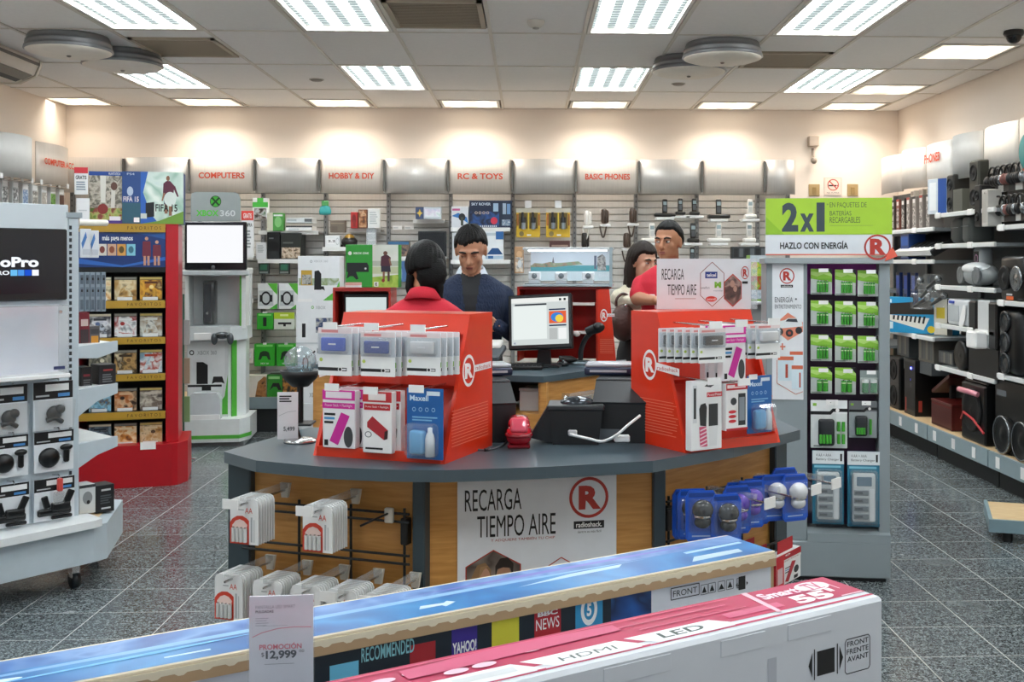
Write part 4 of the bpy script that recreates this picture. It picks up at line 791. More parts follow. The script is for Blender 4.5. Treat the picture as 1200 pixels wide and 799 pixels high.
# low platform at the right edge
p0 = on(1159, 636, 0); t = thing('low_platform', 'low blue-grey gondola platform with a pale deck, empty, at the right edge', 'platform', (p0.x, p0.y, 0), R(-20))
obj('deck', G().box(.02, .02, .1, 0.5, .5, .125, DECKWOOD), t); g = G(); g.box(0, 0, .06, 0.52, .02, .13, c('#7f98a1', .4)); g.box(0, .02, .06, .02, .52, .13, c('#7f98a1', .4)); obj('edge_trim', g, t)
for x_, y_ in ((.1, .08), (.44, .08), (.1, .42), (.44, .42)): obj('foot', G().tube([(x_, y_, 0), (x_, y_, .1)], .03, BK2, 10), t)
# ------------------------------------------------------------------ soccer/game stand ("FAVORITOS")
random.seed(5)
GOLD = c('#b08a2c', .4); NAVY = c('#14336e', .35)
FS = (Vector((-2.5, 7.72, 0)), R(14))
def fsx(px, py=300): return hit(px, py, FS, 0)[0]
def fsz(py, px=150): return hit(px, py, FS, 0)[1]
t = thing('game_stand', 'red game stand with gold strips and a navy poster, behind the white display', 'display stand', FS[0], FS[1]); FST = t
xl, xr, xf = fsx(92), fsx(194), fsx(209)
zt, zb = fsz(262), fsz(520)
obj('side_panel', G().box(xr, 0, zb, xf, .42, zt, DRED, .003), t); obj('side_panel', G().box(xl-.03, 0, zb, xl, .42, zt, DRED, .003), t)
obj('back_panel', G().box(xl, .40, zb, xr, .42, zt, c('#191a1c', .5)), t); obj('top_board', G().box(xl-.03, .0, zt-.012, xf, .42, zt, DRED), t)
g = G(); pts = [(xl-.05, -.09), (xf-.04, -.09), (xf+.0, -.07), (xf+.06, .05), (xf+.06, .5), (xl-.05, .5)]
g.prism(pts, 0, zb, DRED); obj('base', g, t)
obj('price_tag', G().box(fsx(166), -.094, zb-.03, fsx(184), -.09, zb+.02, WHITE), t)
o = obj('poster', G().box(xl, -.006, fsz(313), xr, 0, fsz(272), NAVY), t)
art(o, (xl, -.006, fsz(313)), (xr-xl, 0, 0), (0, 0, fsz(272)-fsz(313)), [('p', [(0, .25), (.5, .05), (1, .3), (1, .2), (.5, 0), (0, .1)], c('#2a62b4')), ('p', [(.62, 1), (1, .8), (1, 1)], c('#22508f')), ('t', .27, .72, .62, .9, 'más paga menos', WHITE, .02)]+[('r', .22+.11*k, .33, .32+.11*k, .66, c(['#d8d3cd', '#c9a58c', '#d39a4c', '#7fc0d4'][k])) for k in range(4)]+[('c', .27+.11*k, .5, .03, .1, c(['#7a3a34', '#8c4a32', '#5d4a20', '#3a6c80'][k])) for k in range(4)]+
    [('c', xx, .82-.1*q, .02, .05, c('#c79a80')) for q, xx in enumerate((.78, .9))]+[('p', [(xx-.05, .3), (xx-.045, .74-.1*q), (xx+.045, .74-.1*q), (xx+.05, .3)], c('#6d2436')) for q, xx in enumerate((.78, .9))]+[('r', xx-.035, .05, xx-.008, .32, c('#b98a72')) for xx in (.78, .9)]+[('r', xx+.008, .05, xx+.035, .32, c('#b98a72')) for xx in (.78, .9)])
def gold(z0, z1, word='FAVORITOS', y=-.02):
    s = obj('gold_strip', G().box(xl, y, z0, xr, y+.008, z1, GOLD), t)
    art(s, (xl, y, z0), (xr-xl, 0, 0), (0, 0, z1-z0), [('t', .56, .3, .95, .72, 'F A V O R I T O S', c('#4a3a14'))]); return s
gold(fsz(272), fsz(262)-.002)
obj('header_strip', G().box(xl, -.004, fsz(319), xr, .3, fsz(313), BLACK), t)
covers = [['#5c2b1e', '#c98a3a', '#e8d9b0', '#2b211c'], ['#3b2a1e', '#b58a4a', '#d8c8a0', '#5c4630'], ['#a8651e', '#e0a93a', '#5a2c14', '#f0d890'], ['#5c6f9a', '#e4e6ea', '#3c3f48', '#c0c8d4'], ['#c5c8cc', '#a8302e', '#e8eaea', '#7d8288'], ['#5d6f78', '#9a8468', '#d2d3cc', '#3c3a36'], ['#6b6d62', '#a6a28c', '#3e4038', '#d8d4bf'], ['#7a5a34', '#c09a60', '#3f2f1c', '#e3d3ae'], ['#7d9cb0', '#d2dde0', '#b0402c', '#e8ecec'], ['#2e7cae', '#6b5a48', '#8cc4dc', '#1f4f74'], ['#6a3a24', '#b86a34', '#d6b08a', '#38241a'], ['#8d8478', '#6a5a52', '#c9bfb0', '#48403a'], ['#3a4a58', '#7a94a4', '#20303c', '#b0c0c8']]
rowsp = [(319, 352, 361), (362, 395, 403), (405, 438, 446), (450, 482, 491), (491, 522, 0)]
colp = [(103, 130), (133, 160), (163, 190)]; n_ = 0
for r_, (a, b, s) in enumerate(rowsp):
    if s: gold(fsz(s), fsz(b), y=-.03)
    z0 = fsz(b)
    obj('shelf', G().box(xl, -.022, z0-.012, xr, .3, z0, BLACK), t)
    for q, (xa, xb) in enumerate(colp):
        x0_, x1_ = fsx(xa), fsx(xb); L = loc_of(FS, (x0_+x1_)/2, .03, z0+.001); hw, h = (x1_-x0_)/2, fsz(a+2)-z0-.02
        cv = covers[n_ % len(covers)]; n_ += 1
        o = obj('game_case', G().box(-hw, 0, 0, hw, .016, h, c('#2a2622', .3), .001), None, L, FS[1]+0)
        tag(o, 'game case with a coloured cover on the red stand, %s row, %s' % (['first', 'second', 'third', 'fourth', 'bottom'][r_], ['left', 'middle', 'right'][q]), 'game', 'game cases on the red stand')
        art(o, (-hw, 0, 0), (2*hw, 0, 0), (0, 0, h), [('r', .02, .02, .98, .86, photo(cv, 11+n_*.4, seed=n_*3.1)), ('r', .02, .88, .98, .98, c(['#c9b46a', '#d8d2bc', '#8d8a80'][n_ % 3])), ('p', [(.2, .16), (.28, .46), (.42+.1*math.sin(n_), .62), (.62, .55+.06*math.cos(n_*2)), (.78, .3), (.84, .16)], photo(cv[::-1], 18, seed=n_)), ('c', .5+.14*math.sin(n_), .56, .1, .08, c(cv[n_ % 4])), ('r', .22, .7, .78, .8, c(cv[2])), ('r', .14, -.02, .8, .13, c('#e4e6e6'))])
# soccer game cartons on top
SOC = c('#3a5a2e')
carton('soccer_game_carton', 'game carton printed with white soccer boots, left one on top of the red stand', 'box', (104, 200, 143, 261), FS, .06, .22, c('#51478a'), [('r', 0, .28, 1, .98, photo(['#8d8478', '#c9c0b0', '#5d5a50', '#b8b0a0'], 24)), ('r', 0, .06, 1, .3, photo(['#6a8a3a', '#b0b86a', '#8f3a3a', '#4c6a2a'], 24)), ('r', 0, .92, 1, 1, c('#1f4a96')), ('r', 0, 0, 1, .07, c('#4a3a8c')), ('p', [(.36, .4), (.34, .92), (.52, .92), (.5, .4)], c('#dedcd4')), ('p', [(.66, .3), (.68, .7), (.8, .7), (.78, .3)], c('#d6d2ca')), ('c', .76, .72, .1, .08, c('#5d3a30')), ('c', .42, .28, .16, .1, c('#8a2f2c')), ('r', .62, .06, .96, .14, c('#e8e8f0')), ('t', .6, .935, .95, .98, 'PLAYSTATION', WHITE)], z=zt+.001)
o = carton('soccer_game_carton', 'blue and white game carton with a running soccer player, right one on the red stand', 'box', (143, 200, 215, 261), FS, .04, .22, c('#1f3d7d'), [('r', .3, 0, 1, 1, photo(['#bcd4d4', '#d6e4dc', '#9cc0b0', '#e6efe6'], 6)), ('p', [(.3, 0), (.3, 1), (.42, 1), (.34, .6), (.46, .2), (.6, 0)], c('#2a62b8')), ('r', 0, 0, .3, 1, c('#274a86')), ('r', 0, 0, .3, .4, c('#2f5c6e')), ('c', .13, .62, .05, .09, c('#b9c8dc')), ('t', .02, .42, .27, .52, 'FIFA 15', c('#e0d6dc'), .03), ('r', .19, .03, .28, .12, WHITE), ('t', .08, .93, .2, .97, 'PS4', c('#c8d4e4')),
    ('p', [(.3, .0), (1, 0), (1, .25), (.6, .06)], c('#6f9a3a')), ('c', .745, .88, .03, .05, c('#8a6248')), ('p', [(.66, .52), (.67, .78), (.72, .83), (.78, .83), (.85, .74), (.83, .52)], c('#5a2238')), ('p', [(.67, .6), (.64, .45), (.66, .44), (.7, .6)], c('#9a6a50')), ('p', [(.83, .7), (.9, .52), (.92, .54), (.86, .74)], c('#5a2238')), ('r', .68, .38, .82, .53, c('#2a2440')), ('r', .69, .2, .74, .38, c('#8a5f48')), ('r', .76, .16, .81, .38, c('#8a5f48')), ('c', .78, .48, .1, .14, c('#d9e2dc')), ('t', .54, .24, .9, .38, 'FIFA 15', INK, .02), ('p', [(.38, .12), (.38, .4), (.52, .42), (.52, .14)], c('#15171a')), ('r', .3, .1, .4, .2, c('#cfd8d0'))], z=zt+.001)
o = carton('promotion_tag', 'small white and red pennant sign reading GRATIS before the soccer boxes', 'sign', (87, 196, 103, 228), FS, -.03, .008, PAPER, [('r', 0, .78, 1, 1, c('#cf2f3a')), ('t', .1, .56, .9, .7, 'GRATIS', INK, .03)]+lines(.15, .15, .85, .5, 4, c('#8d9aa8')), z=None); o.data.materials[0] = PAPER
carton('price_card', 'blank white price card standing by the soccer boxes', 'sign', (89, 233, 105, 262), FS, -.03, .006, PAPER, [('r', .2, .48, .8, .53, c('#c9ccd0'))], z=zt+.001)
# ------------------------------------------------------------------ white action-camera display, angled, at the left edge
GS = (Vector((-2.235, 5.22, 0)), R(45))
def gx(px, py=400): return hit(px, py, GS, 0)[0]
def gz(py, px=45): return hit(px, py, GS, 0)[1]
PW = c('#cfd8de', .35, var=.02); PW2 = c('#c3cfd6', .4)
t = thing('display_gondola', 'white action camera display with a screen and peg cards at the left edge', 'display stand', GS[0], GS[1]); GD = t
zt = gz(240, 78); zd = gz(606, 80)
obj('front_panel', G().box(-.95, 0, zd, gx(80), .03, zt, PW, .003), t)
px_ = gx(80); pw = gx(93)-px_
g = G(); g.box(px_+.002, .004, .1, px_+pw, .05, zt-.06, PW2, .003)
z = zd+.02
while z < zt-.1: g.box(px_+.006, .003, z, px_+.018, .0045, z+.018, c('#2e3338', .8)); z += .03
obj('upright', g, t); obj('cap', G().box(px_-.01, -.005, zt-.06, px_+pw+.012, .06, zt-.035, c('#9aa7ae', .4)), t)
obj('back_body', G().box(-.95, .03, .1, px_+.01, .5, zt-.05, PW2), t)
g = G(); g.prism([(-.98, -.28), (px_+.06, -.16), (px_+.1, -.14), (px_+.1, .02), (-.98, .02)], zd-.035, zd, c('#eef1f2', .3)); obj('front_tray', g, t)
g = G(); g.prism([(-.98, -.24), (px_+.07, -.12), (px_+.14, -.1), (px_+.42, .34), (px_+.3, .55), (-.98, .55)], .13, zd-.035, PW2); obj('base', g, t)
g = G(); g.prism([(px_+.12, -.02), (px_+.37, .34), (px_+.3, .5), (px_+.02, .5), (px_+.02, 0)], zd-.035, zd-.03, DECKWOOD); obj('deck_board', g, t)
for x_, y_ in ((px_+.02, -.02), (-.8, -.1), (px_+.3, .42), (-.8, .48)):
    g = G(); g.X = Matrix.Translation((x_, y_, .04)) @ Matrix.Rotation(R(90), 4, 'Y'); g.lathe([(0, -.015), (.04, -.015), (.04, .015), (0, .015)], c('#22282b', .3), 16); g.X = None; g.box(x_-.02, y_-.02, .05, x_+.02, y_+.02, .135, CHROME, .003); obj('caster', g, t)
# brackets and shelves on its far side
for a, b, c_ in ((405, 413, 420), (456, 466, 492), (520, 530, 552)):
    xb_ = px_+pw-.01; z1 = gz(a+2, 95); z2 = gz(b, 95); z3 = gz(c_, 95)
    g = G(); d0 = .0; L = .21
    g.prism([(xb_, z3), (xb_, z1), (xb_+L, z1+.02), (xb_+L, z1-.03), (xb_+.11, z1-.06)], .03, .045, PW2, 'y'); g.box(xb_, .045, z1-.01, xb_+L, .5, z1+.012, c('#e4e8e9', .4)); obj('side_shelf', g, t)
# things on the side shelves
sfr = (GS[0], GS[1])
def sidebox(rect, lab, body, sh, d=.1, y0=.09, name='camera_box'):
    return carton(name, lab, 'box', rect, sfr, y0, d, body, sh)
sidebox((93, 568, 112, 602), 'white boxed headset on the lower deck of the white display', c('#d5dadb'), [('c', .5, .55, .3, .22, c('#8a8f92')), ('c', .55, .4, .1, .07, INK), ('r', 0, .9, 1, 1, c('#3a3f42'))])
sidebox((112, 568, 134, 600), 'black boxed headset on the lower deck of the white display', c('#1c1e20'), [('r', .3, .78, .8, .85, c('#c9cccd')), ('r', .3, .12, .8, .18, c('#d8dadb'))]+lines(.25, .3, .85, .65, 4, c('#50555a')))
sidebox((95, 430, 108, 458), 'black box on the middle side shelf, left one', c('#1a1a1c'), [('r', .2, .6, .8, .7, c('#7a2630'))]+lines(.2, .2, .85, .5, 3, c('#5c5f62')))
sidebox((116, 427, 136, 457), 'black box with white print on the middle side shelf', c('#1e1f22'), [('r', .25, .75, .8, .82, c('#a33a3a')), ('r', .3, .1, .7, .16, WHITE)]+lines(.2, .3, .85, .65, 4, c('#6b6f73')))
sidebox((93, 366, 105, 406), 'dark red boxed gadget on the upper side shelf', c('#7a1c2a'), [('r', .1, .1, .9, .5, c('#3d3034')), ('r', .15, .6, .85, .8, c('#d2b8b4'))])
sidebox((105, 382, 117, 405), 'orange and grey boxed gadget on the upper side shelf', c('#5b5a5c'), [('r', .15, .15, .85, .5, c('#c98a2c')), ('r', .1, .6, .9, .85, c('#3f4044'))])
for k in range(5):
    o = sidebox((93+6.4*k, 319, 98.6+6.4*k, 365), 'blue-grey clip strip of accessories, %s of five' % ['first', 'second', 'third', 'fourth', 'fifth'][k], c('#8896a2', .4), [('r', .2, .05, .8, .3, c('#5c6873')), ('r', .2, .38, .8, .62, c('#697784')), ('r', .2, .7, .8, .93, c('#56616c')), ('r', .35, .8, .7, .86, INK), ('r', .35, .5, .7, .56, INK)], d=.03, name='clip_strip'); o['group'] = 'blue-grey clip strips'; o['category'] = 'pack'
for k in range(2):
    o = sidebox((94+11*k, 268+2*k, 107+9*k, 302), 'white and blue price leaflet clipped beside the navy poster, %s' % ['left', 'right'][k], c('#dfe4ea'), [('p', [(.1, .5), (.5, .9), (.6, .7), (.2, .3)], c('#4a7ec0')), ('r', .2, .1, .9, .3, c('#c9cfd8'))], d=.008, y0=.05, name='leaflet'); o['category'] = 'leaflet'
t2 = thing('shelf_light', 'white tube arm sticking out over the game stand poster', 'lamp arm', loc_of(GS, px_+pw, .06, zt-.08), GS[1]); obj('tube', G().tube([(0, 0, 0), (.2, .1, .005)], .016, c('#f2efe4', .4), 10), t2); obj('clamp', G().box(-.02, -.02, -.03, .02, .02, .03, CHROME, .003), t2)
# the screen
w0, w1 = -.80, gx(76); z0, z1 = gz(352), gz(268)
o = thing('flat_screen', 'black flat screen with white camera lettering on the white display', 'television', loc_of(GS, 0, -.03, 0), GS[1])
obj('bezel', G().box(w0, 0, z0, w1, .03, z1, c('#15171b', .25), .006), o)
obj('display', G().box(w0+.02, -.002, z0+.035, w1-.02, .002, z1-.02, c('#10151f', .15)), o)
art(o, (w0, -.0025, z0), (w1-w0, 0, 0), (0, 0, z1-z0), [], 'none') if 0 else None
xa, xb = gx(-20), gx(42); zz0, zz1 = gz(313, 20), gz(301, 20)
scr = emit('#e8eef4', .66)
g = G(); shapes_into(g, (xa, -.003, zz0), (xb-xa, 0, 0), (0, 0, zz1-zz0), [('t', 0, 0, 1, 1, 'GoPro', scr, .04)]); obj('lettering', g, o)
g = G(); shapes_into(g, (gx(-20), -.003, gz(322, 20)), (gx(42)-gx(-20), 0, 0), (0, 0, gz(317, 20)-gz(322, 20)), [('r', .46, -.2, .59, 1.2, emit('#6ab8ea', .6)), ('r', .6, -.2, .72, 1.2, emit('#4a90e0', .6)), ('r', .73, -.2, .86, 1.2, emit('#1f50c8', .6)), ('r', .87, -.2, 1.0, 1.2, emit('#eef0fa', .6)), ('t', 0, 0, .44, 1, 'HERO', scr, .03)]); obj('color_squares', g, o)
# white acrylic case below it
z0, z1 = gz(436), gz(357); w1 = gx(66)
o = thing('acrylic_case', 'empty white acrylic case with a lit back below the screen', 'display case', loc_of(GS, 0, -.03, 0), GS[1])
obj('back_plate', G().box(-.8, .0, z0, w1, .02, z1, c('#eef1ff', .3)), o); obj('floor_plate', G().box(-.8, -.12, z0-.02, w1+.004, .02, z0, WHITE, .003), o); obj('front_cover', G().box(-.8, -.115, z0, w1, -.111, z1, CLEAR), o); obj('side_cover', G().box(w1-.003, -.115, z0, w1, 0, z1, CLEAR2), o); obj('top_cover', G().box(-.8, -.115, z1-.003, w1, 0, z1, CLEAR2), o)
obj('lock', G().tube([(w1-.04, -.12, z1-.03), (w1-.04, -.108, z1-.03)], .007, CHROME, 8), o); obj('logo_mark', G().box(w1-.07, -.118, z0+.02, w1-.02, -.1155, z0+.035, c('#39406a')), o)
# peg cards
def pegcard(rect, kind, lab):
    x0, yt, x1, yb = rect; xm = (x0+x1)/2
    a, b = gx(x0), gx(x1); zb, z_t = gz(yb), gz(yt); wd, h = b-a, z_t-zb
    L = loc_of(GS, (a+b)/2, -.05, zb)
    body = G().box(-wd/2, 0, 0, wd/2, .006, h, c('#e6ebef', .35))
    o = obj('peg_card', body, None, L, GS[1]); tag(o, lab, 'accessory pack', 'action camera accessory packs')
    hd = .36 if kind == 0 else .3
    sh = [('r', 0, 1-hd, 1, 1, c('#141619', .4)), ('r', .3 if kind != 1 else .35, 1-hd*.55, .9 if kind == 0 else .95, 1-hd*.15, c('#eef0f0')), ('r', .62, 1-hd*.9, .92, 1-hd*.7, c('#4f8fd0')), ('r', .06, 1-hd*.85, .4, 1-hd*.75, c('#b9bdc0'))]
    art(o, (-wd/2, 0, 0), (wd, 0, 0), (0, 0, h), sh)
    g = G(); dk = c('#0e1012', .3)
    if kind == 0:
        g.ell((.0, -.012, h*.34), (wd*.2, .02, h*.16), dk, 12, 8); g.ell((wd*.12, -.02, h*.42), (wd*.14, .018, h*.1), dk, 12, 8); g.tube([(-wd*.2, -.012, h*.2), (0, -.02, h*.25), (wd*.2, -.012, h*.15)], .012, dk, 8); obj('mount', g, o)
        g = G(); g.prism([(-wd*.45, 0), (wd*.42, .0), (wd*.48, h*.62), (-wd*.48, h*.62)], -.045, -.002, clear(a=.13, rough=.12), 'y'); obj('clear_bag', g, o)
    elif kind == 1:
        g.X = Matrix.Translation((-wd*.15, -.01, h*.36)) @ Matrix.Rotation(R(90), 4, 'X'); g.lathe([(wd*.25, -.008), (wd*.26, .006), (wd*.2, .016), (0, .02)], dk, 22); g.X = None
        g.box(wd*.22, -.02, h*.2, wd*.36, 0, h*.58, dk, .006); g.ell((wd*.28, -.015, h*.58), (wd*.17, .015, h*.08), dk, 12, 8); obj('mount', g, o)
    else:
        g.box(-wd*.45, -.02, h*.12, wd*.4, 0, h*.3, dk, .01, 2); g.box(-wd*.12, -.03, h*.22, wd*.35, 0, h*.42, dk, .008, 2); g.X = Matrix.Translation((wd*.3, -.02, h*.5)) @ Matrix.Rotation(R(25), 4, 'Y'); g.box(-wd*.09, -.006, -h*.2, wd*.09, .006, h*.2, dk, .004); g.X = Matrix.Translation((-wd*.26, -.02, h*.46)) @ Matrix.Rotation(R(-14), 4, 'Y'); g.box(-wd*.08, -.006, -h*.15, wd*.08, .006, h*.15, dk, .004); g.X = None; g.box(-wd*.1, -.015, h*.02, wd*.42, 0, h*.1, dk, .004); obj('strap', g, o)
    obj('hook', G().tube([(0, .02, h+.012), (0, -.05, h+.02), (0, -.06, h+.01)], .004, CHROME, 6), o); return o
for q, x0 in enumerate((-19, 34)):
    s = ['left column', 'right column'][q]; x1 = x0+46
    pegcard((x0, 447, x1, 503), 0, 'camera mount in a clear bag under a black card, top of the %s' % s)
    pegcard((x0+1, 505, x1+1, 552), 1, 'white card with a round black camera mount, middle of the %s' % s if q else 'white card with a small camera mount, middle of the left column')
    pegcard((x0+1, 560, x1+2, 609), 2, 'white card with a black camera strap, bottom of the %s' % s)
t = thing('security_tag', 'clear and red security tag hanging on a lower strap card', 'tag', loc_of(GS, gx(62), -.08, gz(575)), GS[1]); obj('clip', G().box(-.012, -.01, 0, .012, .01, .06, c('#d85048', .3), .004), t); obj('loop', G().box(-.03, -.008, -.06, .02, .008, 0, CLEAR2, .006), t)
# ------------------------------------------------------------------ white console kiosk
KS = (Vector((on(258, 515, 0).x, 9.35, 0)), R(6))
def kx(px, py=400): return hit(px, py, KS, 0)[0]
def kz(py, px=258): return hit(px, py, KS, 0)[1]
KW = c('#e3e7e7', .3); KG = c('#55b43f', .3)
t = thing('console_kiosk', 'white demo kiosk with a screen and a silver rounded sign above it', 'kiosk', KS[0], KS[1])
zb = kz(480); g = G(); g.prism([(kx(218), -.16), (kx(284), -.16), (kx(293), .0), (kx(293), .4), (kx(214), .4), (kx(214), 0)], 0.04, zb-.06, KW); obj('base', g, t)
g = G(); g.prism([(kx(218)-.004, -.164), (kx(284), -.164), (kx(294), .0), (kx(294), .05), (kx(284), -.158)], .07, .10, KG); obj('base_stripe', g, t); obj('plinth', G().box(kx(220), -.1, 0, kx(288), .38, .04, c('#8d9394')), t)
o = obj('front_panel', G().box(kx(219), -.0, zb-.06, kx(268), .3, kz(399), c('#d6dbdc', .3), .006), t)
x0, x1, z0, z1 = kx(220), kx(267), zb-.04, kz(400)
art(o, (x0, -.001, z0), (x1-x0, 0, 0), (0, 0, z1-z0), [('p', [(.0, .0), (1, 0), (1, .55), (.92, .25), (.7, .08), (.3, .0)], KG), ('p', [(0, .03), (.3, .03), (.66, .12), (.86, .28), (.93, .6), (.93, 1), (0, 1)], c('#e2e6e7', .3)), ('o', .1, .85, .06, .035, .4, INK), ('t', .24, .82, .72, .875, 'XBOX 360', c('#8d9598')), ('p', [(.22, .42), (.22, .72), (.38, .72), (.5, .68), (.5, .42)], INK), ('r', .0, .38, .85, .41, INK), ('r', .35, .33, .58, .38, INK), ('p', [(.6, .42), (.64, .52), (.86, .52), (.92, .42), (.84, .44), (.68, .44)], INK), ('r', .15, .19, .6, .2, c('#a5abac')), ('r', .04, .07, .4, .08, c('#a5abac'))])
obj('side_panel', G().prism([(kx(268), 0), (kx(286), .1), (kx(286), .3), (kx(268), .3)], zb-.06, kz(392), KW), t); obj('side_stripe', G().prism([(kx(272), -.002), (kx(277), .03), (kx(275), .05), (kx(270), .02)], zb-.06, kz(396), KG), t)
g = G(); g.prism([(kx(217), -.1), (kx(272), -.1), (kx(289), .05), (kx(289), .32), (kx(217), .32)], kz(398), kz(382), c('#d3d9da', .3)); obj('control_ledge', g, t); obj('badge', G().box(kx(230), -.104, kz(397), kx(250), -.098, kz(389), WHITE, .002), t)
obj('cabinet_back', G().box(kx(217), .22, kz(385), kx(289), .32, kz(320), c('#cfd4d5', .4)), t); obj('cabinet_side', G().box(kx(217), .0, kz(385), kx(221), .3, kz(320), KW), t); obj('cabinet_side', G().box(kx(283), .0, kz(385), kx(288), .3, kz(320), KW), t); obj('cabinet_stripe', G().box(kx(281), -.003, kz(385), kx(282.6), .02, kz(320), KG), t)
obj('clear_door', G().box(kx(222), .01, kz(384), kx(281), .014, kz(322), clear(a=.07, rough=.06)), t)
obj('roof', G().box(kx(216), -.02, kz(321), kx(290), .32, kz(314), KW, .006), t)
sg = [(kx(223), kz(259)), (kx(281), kz(259)), (kx(281), kz(232)), (kx(279), kz(227)), (kx(275), kz(225)), (kx(228), kz(225)), (kx(224), kz(227)), (kx(223), kz(232))]
o = obj('top_sign', G().prism(sg, .02, .05, c('#99a09f', .3), 'y'), t)
x0, x1, z0, z1 = kx(223), kx(281), kz(259), kz(225)
art(o, (x0, .02, z0), (x1-x0, 0, 0), (0, 0, z1-z0), [('c', .5, .68, .115, .2, c('#1f3a1c', .3)), ('c', .5, .68, .1, .175, c('#3fa52e', .3)), ('l', [(.43, .8), (.57, .55)], .06, c('#123410')), ('l', [(.57, .8), (.43, .55)], .06, c('#123410')), ('t', .11, .17, .56, .38, 'XBOX', c('#52c832'), .03), ('t', .59, .17, .9, .38, '360', c('#d6dadb'), .01)])
o = thing('flat_screen', 'flat screen showing a blank white picture on the kiosk', 'television', loc_of(KS, 0, -.06, 0), KS[1]); x0, x1, z0, z1 = kx(218), kx(290), kz(316), kz(260)
obj('bezel', G().box(x0, 0, z0, x1, .05, z1, c('#191b1d', .25), .008), o); obj('display', G().box(x0+.02, -.002, z0+.06, x1-.028, .003, z1-.03, emit('#f2f3f6', .58)), o); obj('power_ring', G().ell(((x0+x1)/2-.02, -.001, z0+.02), (.018, .004, .018), c('#5b5f62', .2), 14, 6), o); obj('screen_back', G().box(x0+.1, .05, z0+.05, x1-.1, .079, z1-.05, c('#202224')), o); obj('chin', G().box(x0-.02, .0, z0-.05, x1+.02, .05, z0-.005, c('#b9bfc1', .3), .008), o)
o = thing('game_console', 'black upright game console behind the clear kiosk door', 'game console', loc_of(KS, kx(243), .06, kz(381)), KS[1]); obj('case', G().box(-.05, 0, 0, .05, .14, .38, c('#1b1d20', .25), .015, 2), o); obj('face', G().box(-.035, -.003, .03, .02, .002, .35, c('#30343a', .2)), o); obj('power_button', G().ell((-.01, -.003, .1), (.012, .004, .012), CHROME, 12, 6), o)
o = thing('game_controller', 'silver-black game controller hanging at the front of the kiosk', 'controller', loc_of(KS, kx(263), -.1, kz(392)), KS[1]); g = G(); gm = c('#5d6266', .25, .5)
g.ell((0, 0, 0), (.07, .03, .03), gm, 18, 10); g.ell((-.065, 0, -.03), (.028, .026, .05), gm, 14, 8); g.ell((.065, 0, -.03), (.028, .026, .05), gm, 14, 8); obj('body', g, o)
for s in (-1, 1): obj('thumbstick', G().ell((s*.03, -.035, .0), (.012, .012, .012), BLACK, 10, 6), o)
o = thing('leaflet_box', 'white curved leaflet box at the foot of the kiosk', 'box', loc_of(KS, kx(243), -.15, zb-.06), KS[1]); g = G(); g.prism([(-.15, 0), (.13, 0), (.13, .17), (.1, .22), (-.09, .22), (-.14, .18)], 0, .1, c('#d2d8dc', .25), 'y'); obj('shell', g, o); obj('lip', G().box(-.15, -.006, 0, .13, 0, .04, WHITE, .002), o)
t = thing('thin_stand_pole', 'thin chrome and green wire stand between the red stand and the kiosk', 'stand', at(215, 520, 8.6)*1); t.location.z = 0
obj('pole', G().tube([(0, 0, 0.01), (0, 0, 1.3)], .008, c('#4f7a68', .3, .5), 8), t); g = G()
for a in range(3): g.tube([(0, 0, .03), (.09*math.cos(a*2.1), .09*math.sin(a*2.1), .008)], .009, CHROME, 6)
obj('foot', g, t)
for k in range(3): obj('clip', G().box(-.05, -.006, .3+.3*k, .05, .006, .5+.3*k, c(['#8fae7a', '#b7a48c', '#c8cac8'][k], .5), .003), t)
# ------------------------------------------------------------------ tall battery stand ("2x1")
BS = (Vector((on(1043, 682, 0).x, on(1043, 682, 0).y, 0)), R(-9))
def bx(px, py=500): return hit(px, py, BS, 0)[0]
def bz(py, px=990): return hit(px, py, BS, 0)[1]
BG = c('#8d979b', .4, var=.03)
t = thing('battery_stand', 'tall grey stand of rechargeable batteries under a green 2x1 sign', 'display stand', BS[0], BS[1])
xl, xm, xr = bx(898), bx(946), bx(1043); z0, z1, zp = bz(620), bz(302), bz(308)
obj('base', G().box(xl, -.02, 0.02, xr, .5, z0-.06, BG, .004), t); g = G(); g.prism([(-.02, z0-.06), (-.02, z0-.02), (.03, z0), (.2, z0), (.2, z0-.06)], xm, xr, BG, 'x'); obj('base_ledge', g, t); obj('plinth', G().box(xl+.02, .0, 0, xr-.02, .48, .02, BLACK), t)
obj('upright', G().box(bx(1030), 0, z0-.06, xr, .45, z1, BG, .003), t); obj('left_column', G().box(xl, 0, z0-.06, xm, .45, z1, BG, .003), t)
obj('pegboard', G().box(xm, .1, z0-.06, bx(1030), .12, zp, c('#3a1c3a', .5)), t)
g = G(); g.box(xm, .085, bz(345), bx(1030), .1, zp, c('#a02a9c', .5)); obj('purple_band', g, t)
obj('back_panel', G().box(xl, .43, z0, xr, .45, z1, BG), t); obj('top_cap', G().box(xl-.01, -.03, z1-.03, xr+.01, .47, z1, c('#99a1a4', .4), .003), t)
g = G()
for i in range(11): g.box(xm+.02+i*.035, .094, z0-.02, xm+.026+i*.035, .0995, z0-.014, BLACK)
stuff(obj('peg_holes', g, t))
zs0, zs1, zs2 = bz(299, 970), bz(275, 970), bz(232.5, 970); W_ = xr+.005-(xl-.005)
o = obj('sign', G().box(xl-.005, -.03, zs0, xr+.005, .0, zs2, c('#d9dee4', .4)), t)
